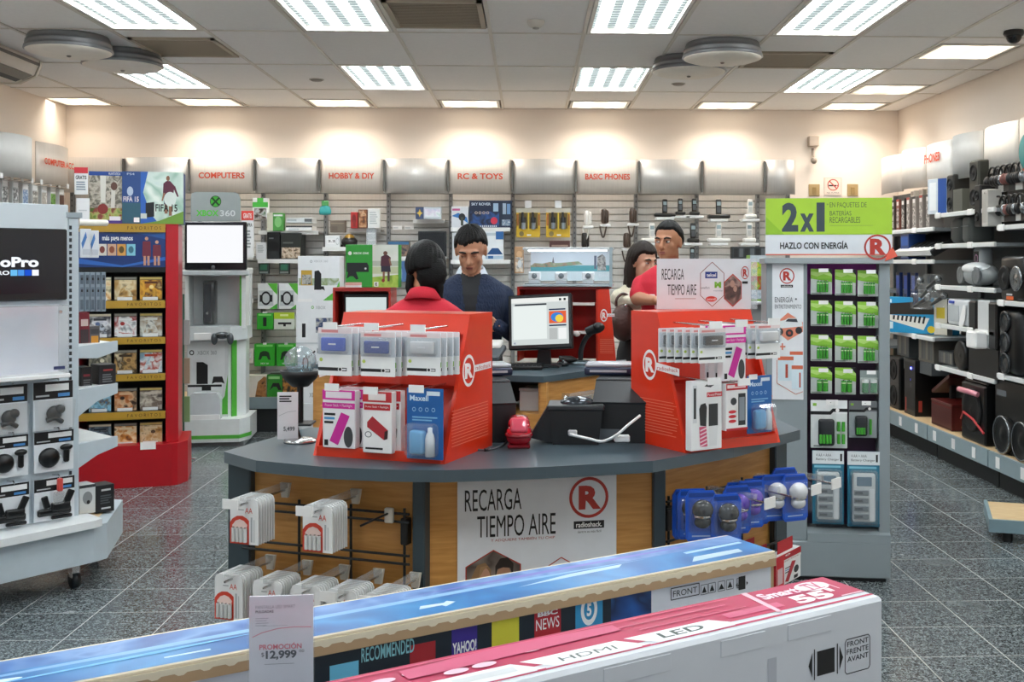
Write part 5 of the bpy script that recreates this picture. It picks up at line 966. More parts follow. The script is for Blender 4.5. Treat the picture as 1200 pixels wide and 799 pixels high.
art(o, (xl-.005, -.0305, zs1), (W_, 0, 0), (0, 0, zs2-zs1), [('r', 0, 0, 1, 1, c('#a5cc38', .45)), ('p', [(0, 0), (.15, 0), (.0, .5)], c('#8fbc2c')), ('t', .13, .08, .26, .88, '2', c('#3c4a52'), .045), ('t', .275, .08, .385, .58, 'x', c('#3c4a52'), .045), ('t', .405, .08, .47, .88, '1', c('#3c4a52'), .045), ('t', .485, .8, .5, .86, '*', c('#4c5a4a')), ('t', .51, .72, .8, .88, 'EN PAQUETES DE', c('#4c5f3a')), ('t', .51, .52, .68, .68, 'BATERÍAS', c('#4c5f3a')), ('t', .51, .32, .75, .48, 'RECARGABLES', c('#4c5f3a')), ('r', .51, .24, .85, .25, c('#7c9a4a'))], 'green_panel')
art(o, (xl-.005, -.0305, zs0), (W_, 0, 0), (0, 0, zs1-zs0), [('r', 0, 0, 1, .06, c('#e0705c')), ('t', .115, .3, .655, .7, 'HAZLO CON ENERGÍA', INK, .025), ('o', .885, .38, .105, .62, .14, LOGO), ('t', .825, .0, .955, .8, 'R', LOGO, .05)], 'white_panel')
g = G(); g.prism([(xr+.005, zs0+.04), (xr+.03, zs0-.005), (xr-.03, zs0-.03), (xr-.02, zs0)], -.034, -.031, c('#e0604a'), 'y'); obj('sign_tail', g, o)
xa, xb, za, zb_ = bx(905), bx(941.5), bz(468, 922), bz(309, 922)
o = obj('side_poster', G().box(xa, -.004, za, xb, 0, zb_, c('#e2e6ea', .4)), t); TOR = c('#d06a4c')
art(o, (xa, -.0042, za), (xb-xa, 0, 0), (0, 0, zb_-za), rmark(.47, .91, .24, .058, LOGO)+[('r', .27, .825, .66, .845, INK), ('t', .3, .828, .63, .842, 'radioshack', WHITE), ('t', .08, .715, .66, .765, 'ENERGÍA', c('#4a555c')), ('c', .76, .74, .03, .007, c('#4a555c')), ('t', .08, .67, .93, .7, 'ENTRETENIMIENTO', c('#4a555c')),
  ('p', [(.5, .64), (.98, .57), (.98, .5), (.5, .435), (.15, .5), (.15, .57)], c('#e08a70')), ('p', [(.1, .55), (.15, .575), (.4, .585), (.5, .6), (.8, .6), (.95, .575), (.97, .54), (.1, .52)], c('#dfe4e6')), ('p', [(.42, .575), (.5, .595), (.78, .595), (.82, .57)], c('#353c44')), ('c', .22, .5, .13, .03, c('#2c3034')), ('c', .55, .49, .12, .028, c('#2c3034')), ('c', .85, .51, .11, .026, c('#2c3034')), ('c', .55, .49, .05, .012, c('#b04a38')), ('r', .22, .385, .42, .395, TOR), ('r', .3, .365, .345, .415, TOR),
  ('r', .56, .33, .98, .355, TOR), ('r', .5, .22, .98, .33, c('#dfe8ee')), ('r', .18, .29, .68, .318, TOR), ('r', .18, .14, .68, .29, c('#cfe2ea')), ('r', .62, .225, .98, .252, TOR), ('r', .62, .08, .98, .225, c('#d6e8f0')), ('l', [(.15, .29), (.15, .12), (.75, .04), (.98, .06)], .004, TOR), ('t', .42, .16, .5, .26, 'I', c('#b04a38')), ('r', .43, .17, .47, .26, c('#b04a38')), ('r', .86, .09, .91, .2, c('#b04a38'))])
# battery packs on their hooks
BATG = c('#3f9c33', .3); BATL = c('#8fc83e', .35)
def batpack(x0, yt, x1, yb, n, lab, dark=False):
    o = carton('battery_pack', lab, 'battery pack', (x0, yt, x1, yb), BS, .02, .006, c('#c4cac8', .35), [('r', 0, .62, 1, 1, BATL), ('p', [(.0, .62), (1, .48), (1, .62)], c('#7ab834')), ('p', [(0, .78), (.3, .7), (.6, .8), (1, .7), (1, .82), (0, .9)], c('#b8dc7a')), ('p', [(.76, 1), (1, 1), (1, .78)], INK), ('r', .04, .02, .5, .07, c('#8d9392'))], group='green rechargeable battery packs')
    wd, h = o['w'], o['h']
    for k in range(n):
        cx = wd*(.5*(k+.5)/n*1.1-.275+.05); r = wd*.26/n*.98
        g = G(); g.tube([(cx, -.008, h*.1), (cx, -.008, h*.52)], r, BATG if not dark else c('#2a7a34', .3), 8); g.tube([(cx, -.008, h*.52), (cx, -.008, h*.56)], r*.55, CHROME, 6); g.tube([(cx, -.0085, h*.42), (cx, -.0085, h*.46)], r*1.02, c('#c8d8b0', .3), 8, False); obj('battery', g, o)
    obj('hook', G().tube([(0, .08, h*.9), (0, -.09, h*.93)], .003, CHROME, 6), o); obj('price_tag', G().box(-wd*.22, -.096, h*.88, wd*.22, -.093, h*1.02, WHITE), o)
rws = ['top', 'second', 'third', 'fourth']; cls = ['left', 'middle', 'right']
for r_, (a, b) in enumerate(((315, 345), (352, 382), (392, 423), (430, 461))):
    for q, (xa, xb) in enumerate(((950, 975), (978.5, 1003), (1005, 1029.5))):
        if r_ == 3 and q == 2: continue
        batpack(xa, a+q*.8, xb, b+q*1.2, [[4, 5, 5], [4, 4, 4], [4, 4, 4], [2, 2, 2]][r_][q], 'green rechargeable battery pack in the %s row, %s column of the tall stand' % (rws[r_], cls[q]))
o = carton('battery_pack', 'clear blister with two fat dark green batteries in the fourth row', 'battery pack', (1008, 434, 1029, 462), BS, .02, .005, c('#b9c2be', .35), [('r', 0, .7, 1, 1, c('#8a9694'))], group='green rechargeable battery packs'); wd, h = o['w'], o['h']
for s in (-1, 1): obj('battery', G().tube([(s*wd*.23, -.015, h*.1), (s*wd*.23, -.015, h*.5)], wd*.19, c('#1f7a3c', .3), 10).tube([(s*wd*.23, -.015, h*.5), (s*wd*.23, -.015, h*.62)], wd*.19, c('#dfe6e2', .3), 10), o)
obj('blister', G().box(-wd*.46, -.04, h*.05, wd*.46, 0, h*.7, CLEAR, .008), o); obj('price_tag', G().box(-wd*.25, -.07, h*.9, wd*.25, -.067, h*1.05, WHITE), o)
for q, (xa, ya, xb, yb, lab) in enumerate(((950, 469, 993, 525, 'white card with a black battery charger and four green batteries'), (995, 470, 1028, 513, 'grey card with a black battery charger and one green battery'))):
    o = carton('charger_pack', lab+' on the tall stand', 'charger', (xa, ya, xb, yb), BS, .015, .008, c('#dde2e2' if q == 0 else '#9aa2a4', .4), [('r', 0, .72, 1, 1, c('#e6e9ea' if q == 0 else '#6b6f72')), ('p', [(0, .7), (.55, .7), (.62, .76), (1, .76), (1, .83), (.6, .83), (.52, .77), (0, .77)], INK), ('c', .73, .795, .05, .04, WHITE), ('r', .06, .88, .16, .94, c('#7fb03a')), ('r', .08, .03, .3, .06, c('#8d9392'))])
    wd, h = o['w'], o['h']
    obj('charger', G().box(-wd*.3, -.03, h*.06, wd*.14, 0, h*.62, c('#1f2326', .3), .012, 3), o)
    g = G()
    for k in range(4 if q == 0 else 1): g.tube([(wd*(.26+.13*(k % 2)), -.008, h*(.1+.26*(k//2))), (wd*(.26+.13*(k % 2)), -.008, h*(.1+.26*(k//2)+(.2 if q == 0 else .42)))], wd*.045, c('#49a838', .3), 8)
    obj('battery', g, o); g = G()
    for k in range(4): g.tube([(wd*(-.24+.085*k), -.032, h*.12), (wd*(-.24+.085*k), -.032, h*.3)], wd*.036, c('#4cae3c', .3), 8)
    obj('charging_battery', g, o); obj('price_tag', G().box(-wd*.12, -.07, h*.94, wd*.2, -.067, h*1.05, WHITE), o); obj('hook', G().tube([(0, .08, h*.95), (0, -.07, h)], .003, CHROME, 6), o)
for q, (xa, ya, xb, yb) in enumerate(((952, 528, 989, 614), (993, 529, 1031, 617))):
    o = carton('charger_blister', 'teal blister with a long grey battery charger, %s of two' % ['left', 'right'][q], 'charger', (xa, ya, xb, yb), BS, .0, .01, c('#25708c', .4), [('r', 0, .82, 1, 1, c('#dde3e6')), ('t', .12, .86, .85, .9, 'Battery Charger', INK), ('t', .12, .92, .6, .96, '4 AA + AAA', c('#5b6468')), ('r', .88, .86, .94, .96, INK), ('r', .06, .77, .9, .8, c('#7cc0d4')), ('r', 0, 0, 1, .04, c('#1d5a74'))], group='teal charger blisters'); wd, h = o['w'], o['h']
    obj('charger', G().box(-wd*.36, -.035, h*.08, wd*.34, 0, h*.72, c('#b9c0c2', .3), .01, 2), o); obj('screen', G().box(-wd*.24, -.038, h*.56, wd*.22, -.034, h*.68, c('#5d7688', .2), .002), o)
    for k in range(4): obj('battery_bay', G().box(-wd*.33, -.039, h*(.12+.105*k), wd*.12, -.034, h*(.19+.105*k), c('#6d757a', .4), .002).box(-wd*.3, -.041, h*(.14+.105*k), -wd*.06, -.037, h*(.17+.105*k), c('#3f464b')), o)
    obj('side_scale', G().box(wd*.16, -.038, h*.1, wd*.3, -.034, h*.52, c('#d3d8da', .3)), o); obj('blister', G().box(-wd*.42, -.05, h*.05, wd*.42, 0, h*.76, CLEAR, .01), o)
# ------------------------------------------------------------------ front cash counter
CZ = .95
tp = [on(262, 529, CZ), on(300, 539.5, CZ), on(380, 547, CZ), on(450, 550, CZ), on(520, 551, CZ), on(640, 547, CZ), on(765, 540, CZ), on(860, 523.5, CZ), on(938, 503.5, CZ)]
back = [Vector((.93, 4.3, CZ)), Vector((.62, 4.16, CZ)), Vector((.42, 3.98, CZ)), Vector((-.35, 3.82, CZ)), Vector((-.80, 3.98, CZ))]
t = thing('cash_counter', 'curved shop counter with maple panels and a slate top in the middle of the store', 'counter', (0, 0, 0))
top2 = [(p.x, p.y) for p in tp+back]
g = G(); g.prism(top2, CZ-.035, CZ, SLATE); o = obj('countertop', g, t)
mod = o.modifiers.new('bevel', 'BEVEL'); mod.width = .004; mod.limit_method = 'ANGLE'; mod.segments = 2
fz = CZ-.035
A, B_, C_, D_ = on(275, 541, fz), on(492, 556.5, fz), on(774, 545, fz), on(920, 513, fz)
def inset(p, q, d):   # shift the facet line p-q back by d
    v = (q-p); v.z = 0; n = Vector((-v.y, v.x, 0)).normalized(); return p+n*d, q+n*d
def facet(p, q):
    p, q = inset(p, q, .015); v = q-p; return (Vector((p.x, p.y, 0)), math.atan2(v.y, v.x)), math.hypot(v.x, v.y)
F1, L1 = facet(A, B_); F2, L2 = facet(B_, C_); F3, L3 = facet(C_, D_)
def fobj(name, g, F_): return obj(name, g, t, F_[0], F_[1])
for F_, L_ in ((F1, L1), (F2, L2), (F3, L3)):
    fobj('front_panel', G().box(0, .015, .09, L_, .04, fz, WOOD), F_); fobj('kick_plate', G().box(0, .06, 0, L_, .08, .09, BLACK), F_)
PST = c('#35434a', .4)
fobj('post', G().box(-.03, -.012, 0, .055, .06, fz, PST, .004), F1); fobj('post', G().box(L1-.03, -.008, 0, L1+.012, .05, fz, PST, .004), F1); fobj('post', G().box(L2-.02, -.008, 0, L2+.02, .05, fz, PST, .004), F2); fobj('post', G().box(L3-.055, -.012, 0, L3+.02, .06, fz, PST, .004), F3)
g = G(); pl = [(p.x, p.y) for p in (loc_of(F1, -.02, .05, 0), loc_of(F1, .1, .5, 0), loc_of(F1, .12, .5, 0), loc_of(F1, .0, .05, 0))]; g.prism(pl, .05, fz, PST); obj('end_panel', g, t)
g = G(); q0, q1 = loc_of(F3, L3, .05, 0), loc_of(F3, L3-.05, .42, 0); g.prism([(q0.x, q0.y), (q1.x, q1.y), (q1.x-.02, q1.y), (q0.x-.02, q0.y)], .05, fz, PST); obj('end_panel', g, t)
# poster on the middle facet
def f2(px, py): return hit(px, py, F2, .013)
xa, xb = f2(536, 620)[0], f2(722, 620)[0]; zt = f2(630, 552)[1]; zb = zt-(xb-xa)*1.02
po = thing('counter_poster', 'white top-up poster with a red ringed R on the counter front', 'poster', F2[0], F2[1])
obj('sheet', G().box(xa, .009, zb, xb, .015, zt, c('#dfe3e8', .35)), po)
PR = c('#a8322c'); skin = c('#b98b72'); h_ = zt-zb
hx = lambda cx, cy, rx, ry: [(cx, cy+ry), (cx+rx, cy+ry*.5), (cx+rx, cy-ry*.5), (cx, cy-ry), (cx-rx, cy-ry*.5), (cx-rx, cy+ry*.5)]
art(po, (xa, .009, zb), (xb-xa, 0, 0), (0, 0, h_), [('t', .045, .775, .395, .905, 'RECARGA', INK), ('t', .12, .615, .61, .745, 'TIEMPO AIRE', INK), ('t', .205, .585, .605, .607, 'Y ADQUIERE TAMBIÉN TU CHIP', PR)]+rmark(.822, .828, .126, .126, LOGO)+[('r', .725, .638, .92, .685, INK), ('t', .74, .646, .905, .678, 'radioshack.', WHITE, .02), ('t', .75, .612, .9, .627, 'dentro es más fácil', c('#3d4348'))]+
    [('p', hx(.22, .35, .172, .172*(xb-xa)/h_*1.12), PR), ('p', hx(.22, .35, .165, .165*(xb-xa)/h_*1.12), photo(['#5a4f48', '#857870', '#4a413c', '#988c84'], 7)), ('p', [(.07, .2), (.085, .38), (.12, .45), (.17, .465), (.205, .42), (.2, .2)], c('#8a6a48')), ('c', .165, .365, .037, .068, skin), ('p', [(.125, .36), (.14, .44), (.19, .445), (.16, .42)], c('#9c7a54')), ('c', .285, .37, .046, .078, c('#a87c62')), ('p', [(.232, .37), (.232, .44), (.262, .485), (.31, .49), (.345, .45), (.34, .37), (.325, .425), (.28, .43), (.245, .42)], c('#241b17')), ('r', .262, .385, .28, .392, c('#33241c')), ('r', .295, .385, .313, .392, c('#33241c')), ('r', .272, .325, .3, .332, c('#7c4a40')), ('r', .15, .33, .175, .337, c('#96544a')), ('p', [(.06, .18), (.38, .18), (.36, .28), (.3, .3), (.2, .27), (.08, .29)], c('#3a3634')), ('l', [(.46, .36), (.645, .47), (.83, .36), (.83, .2)], .006, PR)])
# wire grids on both side facets
def wiregrid(F_, L_, x0, x1, lab):
    w = thing('wire_grid', lab, 'wire rack', F_[0], F_[1])
    z = .80
    for k, z in enumerate((.795, .77, .67, .645, .55, .52, .43, .405, .31, .285)):
        obj('horizontal_wire', G().tube([(x0, -.016, z), (x1, -.016, z)], .0045, WIRE, 6), w)
    for q in range(4):
        x = x0+.02+(x1-x0-.04)*q/3; obj('vertical_wire', G().tube([(x, -.008, .27), (x, -.008, .81)], .0045, WIRE, 6), w)
    for x in (x0+.02, x1-.02): obj('bracket', G().box(x-.012, -.014, .7, x+.012, .016, .78, BLACK, .003), w)
    return w
wiregrid(F1, L1, .03, L1-.035, 'black wire rack on the left facet of the counter, hung with white battery cards')
wiregrid(F3, L3, .03, L3-.04, 'black wire rack on the right facet of the counter, hung with blue blisters')
# white AA battery cards
ORED = c('#d4432e', .35)
def aaproto(wd, h):
    g = G(); r = wd*.16
    pts = [(-wd/2, 0), (wd/2, 0), (wd/2, h-r), (wd/2-r*.3, h-r*.3), (wd/2-r, h), (-wd/2+r, h), (-wd/2+r*.3, h-r*.3), (-wd/2, h-r)]
    g.prism(pts, 0, .004, c('#eceded', .4), 'y'); o = obj('battery_card', g)
    art(o, (-wd/2, 0, 0), (wd, 0, 0), (0, 0, h), [('p', [(0, 0), (.68, 0), (.68, .52), (.6, .57), (.45, .62), (.25, .61), (.1, .55), (0, .46)], ORED), ('p', [(.08, .4), (.2, .5), (.35, .54), (.5, .51), (.62, .43), (.6, .36), (.1, .34)], c('#f3d8d0')), ('t', .54, .68, .8, .8, 'AA', ORED), ('r', .3, .74, .5, .76, c('#9da1a3')), ('r', .74, .06, .8, .6, c('#b0b4b6')), ('r', .84, .06, .88, .55, c('#c9cccd'))])
    g = G()
    for k in range(4): x = -wd/2+wd*(.17+.14*k); g.tube([(x, -.007, h*.06), (x, -.007, h*.36)], wd*.062, c('#d2d3d2', .25), 8); g.tube([(x, -.007, h*.36), (x, -.007, h*.385)], wd*.03, CHROME, 6)
    obj('battery', g, o); return o
def hookrow(F_, px, py, n, lab1, lab2, grp, proto, dy=.014, out=.19, side=0.0, cat='battery pack', tagplate=True):
    """n cards on one peg hook: the front card where the photo shows it, the others behind it"""
    y0 = -.018-out; x, z = hit(px, py, F_, y0)
    for k in range(n):
        L = loc_of(F_, x, y0+dy*k, z-proto['h'])
        o = dup(proto, L, F_[1]+side, lab1 if k == 0 else lab2.replace(' behind the front one', ', %s from the front' % NTH[k]), grp); o['category'] = cat
    h = thing('peg_hook', 'clear-sleeved peg hook holding the '+grp.split(' on the ')[1].replace(' hook', '')+' battery cards', 'hook', F_[0], F_[1], 'peg hooks on the counter')
    obj('rod', G().tube([(x+.012, -.02, z-.012), (x+.012, y0-.035, z-.012)], .0035, CHROME, 6), h); obj('sleeve', G().box(x+.0, -.03, z-.004, x+.024, y0-.02, z+.010, CLEAR2), h)
    if tagplate: obj('price_tag', G().box(x-.045, y0-.042, z-.024, x+.008, y0-.038, z+.004, WHITE), h)
    obj('clip', G().prism([(x, z-.035), (x+.022, z-.035), (x+.03, z+.01), (x-.006, z+.01)], -.03, -.02, c('#d6d2c6', .4), 'y'), h)
    return x, z, y0
sc1 = 3.2/1270
P1 = aaproto(.098, .135); P1['h'] = .135
hookrow(F1, 286, 584, 7, 'front white AA battery card on the upper left hook', 'white AA battery card on the upper left hook behind the front one', 'battery cards on the upper left hook', P1, .013, .2)
hookrow(F1, 372, 592, 7, 'front white AA battery card on the upper middle hook', 'white AA battery card on the upper middle hook behind the front one', 'battery cards on the upper middle hook', P1, .013, .2)
for k, (px, py) in enumerate(((268, 673), (313, 680), (358, 686), (400, 691), (445, 696))):
    s = ['first', 'second', 'third', 'fourth', 'fifth'][k]
    hookrow(F1, px, py, 9, 'front white AA battery card on the %s lower hook from the left' % s, 'white AA battery card on the %s lower hook behind the front one' % s, 'battery cards on the %s lower hook' % s, P1, .012, .2, tagplate=k > 2)
x_, z_ = hit(458, 600, F1, -.018)
h = thing('peg_hook', 'empty peg hook on the left wire rack beside the dark post', 'hook', F1[0], F1[1]); obj('rod', G().tube([(x_, -.02, z_), (x_-.02, -.16, z_-.01)], .0035, WIRE, 6), h); obj('clip', G().box(x_-.014, -.035, z_-.03, x_+.014, -.02, z_+.015, c('#d6d2c6', .4), .003), h)
# blue speaker blisters on the right facet
def blister(body, lab, px, py, rot=0.0, out=.16, grp='blue speaker blisters'):
    y0 = -.018-out; x, z = hit(px, py, F3, y0); wd, h = .098, .155
    L = loc_of(F3, x, y0, z-h)
    g = G(); g.prism([(-wd/2+.01, 0), (wd/2-.01, 0), (wd/2, .012), (wd/2, h-.02), (wd/2-.012, h), (-wd/2+.012, h), (-wd/2, h-.02), (-wd/2, .012)], 0, .008, c('#1f56c4', .3), 'y')
    o = obj('speaker_blister', g, None, L, R(8)+rot); tag(o, lab, 'blister pack', grp)
    art(o, (-wd/2, 0, 0), (wd, 0, 0), (0, 0, h), [('r', .08, .06, .92, .2, c('#2e6ad8')), ('r', .2, .1, .8, .13, c('#a9c6f0')), ('r', .1, .88, .9, .96, c('#17408f'))])
    m = c(body, .15, .2); g = G(); g.ell((.0, -.02, h*.66), (.033, .026, .03), m, 16, 10); g.ell((0, -.018, h*.42), (.026, .024, .02), m, 16, 8); g.lathe([(.018, h*.42), (.022, h*.5), (.024, h*.56), (.02, h*.62)], m, 14, (0, -.018, 0)); obj('mini_speaker', g, o)
    g = G()
    g.lathe([(.028, h*.52), (.0285, h*.54), (.028, h*.56)], CHROME, 14, (0, -.018, 0)); obj('ring', g, o)
    obj('clear_shell', G().box(-wd*.44, -.045, h*.2, wd*.44, 0, h*.88, clear(a=.07, rough=.05), .012, 2), o); return o
for k, (px, py, b, out) in enumerate(((812, 572, '#2a2c2e', .1), (822, 577, '#2a2c2e', .14), (851, 581, '#3f4245', .2), (823, 577, '#3f4245', .19))):
    pass
BL = [(806, 573, '#2c2e30', .06, 0, 'blue blister with a dark mini speaker, rearmost on the left'), (812, 573, '#2c2e30', .09, 0, 'blue blister with a dark mini speaker, second from the rear on the left'), (822, 575, '#3a3d40', .15, -.1, 'blue blister with a black glossy mini speaker, the left of the front pair'), (851, 579, '#3a3d40', .2, .05, 'blue blister with a black glossy mini speaker, the right of the front pair'),
      (864, 569, '#6a4fc0', .12, .15, 'blue blister with a purple mini speaker, lower one'), (880, 563, '#6a4fc0', .11, .1, 'blue blister with a purple mini speaker, upper one'), (866, 565, '#6a4fc0', .06, .1, 'blue blister with a purple mini speaker, rear one'),
      (896, 557, '#7d70c8', .06, .1, 'blue blister behind the white mini speakers, rear one'), (908, 556, '#e3e6ea', .13, .05, 'blue blister with a white mini speaker, left one'), (920, 548, '#e3e6ea', .1, .15, 'blue blister with a white mini speaker, rear one at the right'), (932, 556, '#e3e6ea', .18, .2, 'blue blister with a white mini speaker, front one at the right'), (886, 561, '#3a3d40', .05, 0, 'blue blister tucked behind the purple ones')]
for px, py, b, out, rt, lb in BL: blister(b, lb, px, py, rt, out)
for k, px in enumerate((806, 834, 862, 890, 914)):
    x, z = hit(px, 566-10*k, F3, -.03)
    h = thing('peg_hook', 'clear peg hook on the right wire rack, %s from the left' % ['first', 'second', 'third', 'fourth', 'fifth'][k], 'hook', F3[0], F3[1], 'peg hooks on the counter'); z = .80
    obj('rod', G().tube([(x, -.02, z), (x, -.25, z-.01)], .0035, CHROME, 6), h); obj('sleeve', G().box(x-.01, -.2, z-.006, x+.01, -.03, z+.012, CLEAR2), h); obj('clip', G().box(x-.016, -.045, z-.035, x+.016, -.02, z+.014, CLEAR2), h)
    if k in (1, 3, 4): obj('price_tag', G().box(x-.03, -.256, z-.025, x+.03, -.252, z+.01, WHITE), h)
# red power-stick boxes below
def stickbox(px0, py0, px1, py1, out, lab, rot=0):
    y0 = -.018-out; fr = F3; a = hit(px0, py1, fr, y0); b = hit(px1, py0, fr, y0); wd, h = b[0]-a[0], b[1]-a[1]
    L = loc_of(fr, (a[0]+b[0])/2, y0, a[1]); o = obj('stick_box', G().box(-wd/2, 0, 0, wd/2, .035, h, c('#e3e3e2', .4), .002), None, L, fr[1]+rot); tag(o, lab, 'box', 'red and white power stick boxes')
    art(o, (-wd/2, 0, 0), (wd, 0, 0), (0, 0, h), [('r', 0, .8, 1, 1, c('#b31a26')), ('r', 0, .72, 1, .79, c('#d8d8d6')), ('t', .1, .735, .9, .775, 'Power Stick', c('#b31a26')), ('r', 0, 0, .3, 1, c('#c2202c')), ('r', .05, .1, .25, .6, c('#d8b8ba')), ('p', [(.34, .1), (.48, .05), (.78, .62), (.62, .66)], c('#b02834')), ('c', .8, .34, .1, .12, c('#2b2c2e')), ('r', .7, .05, .86, .16, INK), ('r', .34, .5, .55, .53, INK), ('r', .34, .43, .52, .46, c('#4a8fc0')), ('r', .34, .36, .5, .39, INK), ('o', .45, .93, .1, .025, .5, WHITE)])
    art(o, (-wd/2, .035, 0), (0, -.035, 0), (0, 0, h), [('r', 0, 0, 1, 1, c('#b31a26'))], 'side_print')
    obj('hang_tab', G().box(-wd*.3, .012, h, wd*.3, .015, h+.04, c('#b31a26'), .001), o); return o
stickbox(906, 640, 942, 690, .2, 'red and white power stick box, front one under the blue blisters', .12); stickbox(889, 650, 907, 700, .1, 'red and white power stick box half hidden behind the blue carton', .1); stickbox(872, 642, 893, 692, .05, 'red and white power stick box rearmost under the blue blisters', .1)
# ------------------------------------------------------------------ red counter displays
def redstand(fr, W, D, DT, H, label, face_open=True):
    t = thing('red_display', label, 'counter display', fr[0], fr[1], 'red counter displays'); T_ = .012; hw = W/2; s = D-DT
    RM = c('#dd3517', .28, coat=.3); RI = c('#c92d14', .4)
    for sgn in (-1, 1):
        x = sgn*hw; g = G(); g.prism([(0, 0), (D, 0), (D, H), (s, H)], min(x, x-sgn*T_), max(x, x-sgn*T_), RM, 'x'); sp = obj('side_panel', g, t)
        art(sp, (x, 0 if sgn > 0 else D, 0), (0, D*sgn, 0), (0, 0, H), [('c', .48 if sgn > 0 else .36, .6, .13, .115, WHITE), ('c', .48 if sgn > 0 else .36, .6, .105, .092, c('#dd3517', .28, coat=.3)), ('t', .40 if sgn > 0 else .28, .545, .57 if sgn > 0 else .45, .655, 'R', WHITE, .05), ('p', [(.6, .58), (.97, .585), (.97, .635), (.6, .63)] if sgn > 0 else [(.48, .57), (.9, .545), (.9, .6), (.48, .625)], WHITE), ('t', .62 if sgn > 0 else .5, .592 if sgn > 0 else .572, .95 if sgn > 0 else .88, .622 if sgn > 0 else .6, 'radioshack', c('#c9301a'))]+
            [('r', (.12 if sgn > 0 else .06)+.02*random.random(), .34-.022*k, .9 if sgn > 0 else .88-.1*random.random(), .345-.022*k, c('#ee8a70')) for k in range(12)], 'side_print')
    obj('base_tray', G().box(-hw+T_, 0, 0, hw-T_, D, .012, RM).box(-hw+T_, 0, .012, hw-T_, .012, .03, RM), t)
    g = G(); rc = .03; sl = s/H
    g.prism([(.05, .012), (.062, .012), (sl*(H*.47)+.065, H*.47), (sl*(H*.47)+.05, H*.47)], -hw+T_, hw-T_, RI, 'x'); obj('lower_panel', g, t)
    g = G(); g.prism([(sl*H*.47+.05, H*.47), (sl*H*.47+.03, H*.5), (sl*H*.86+.035, H*.86), (sl*H*.86+.05, H*.86)], -hw+T_, hw-T_, RI, 'x'); obj('upper_panel', g, t)
    g = G(); g.prism([(sl*H*.86, H*.86), (s, H), (s+.015, H), (sl*H*.86+.06, H*.86)], -hw+T_, hw-T_, RM, 'x'); obj('header_band', g, t)
    obj('top_board', G().box(-hw+T_, s, H-.012, hw-T_, D, H, RM), t); obj('back_board', G().box(-hw+T_, D-.01, 0, hw-T_, D, H-.012, RM), t)
    return t
ra = on(521, 544, CZ); rl = on(367, 533.5, CZ); v = ra-rl; rot1 = math.atan2(v.y, v.x); W1 = v.length
M1 = (ra+rl)/2; RL = (Vector((M1.x, M1.y, CZ)), rot1)
redstand(RL, W1, .35, .17, .437, 'red counter display at the left of the counter with power bank cards')
ra2 = on(803, 531, CZ); rot2 = R(29); W2 = .395
RRc = ra2+Vector((math.cos(rot2), math.sin(rot2), 0))*W2/2; RRF = (Vector((RRc.x, RRc.y, CZ)), rot2)
redstand(RRF, W2, .30, .15, .437, 'red counter display at the right of the counter under the white sign')
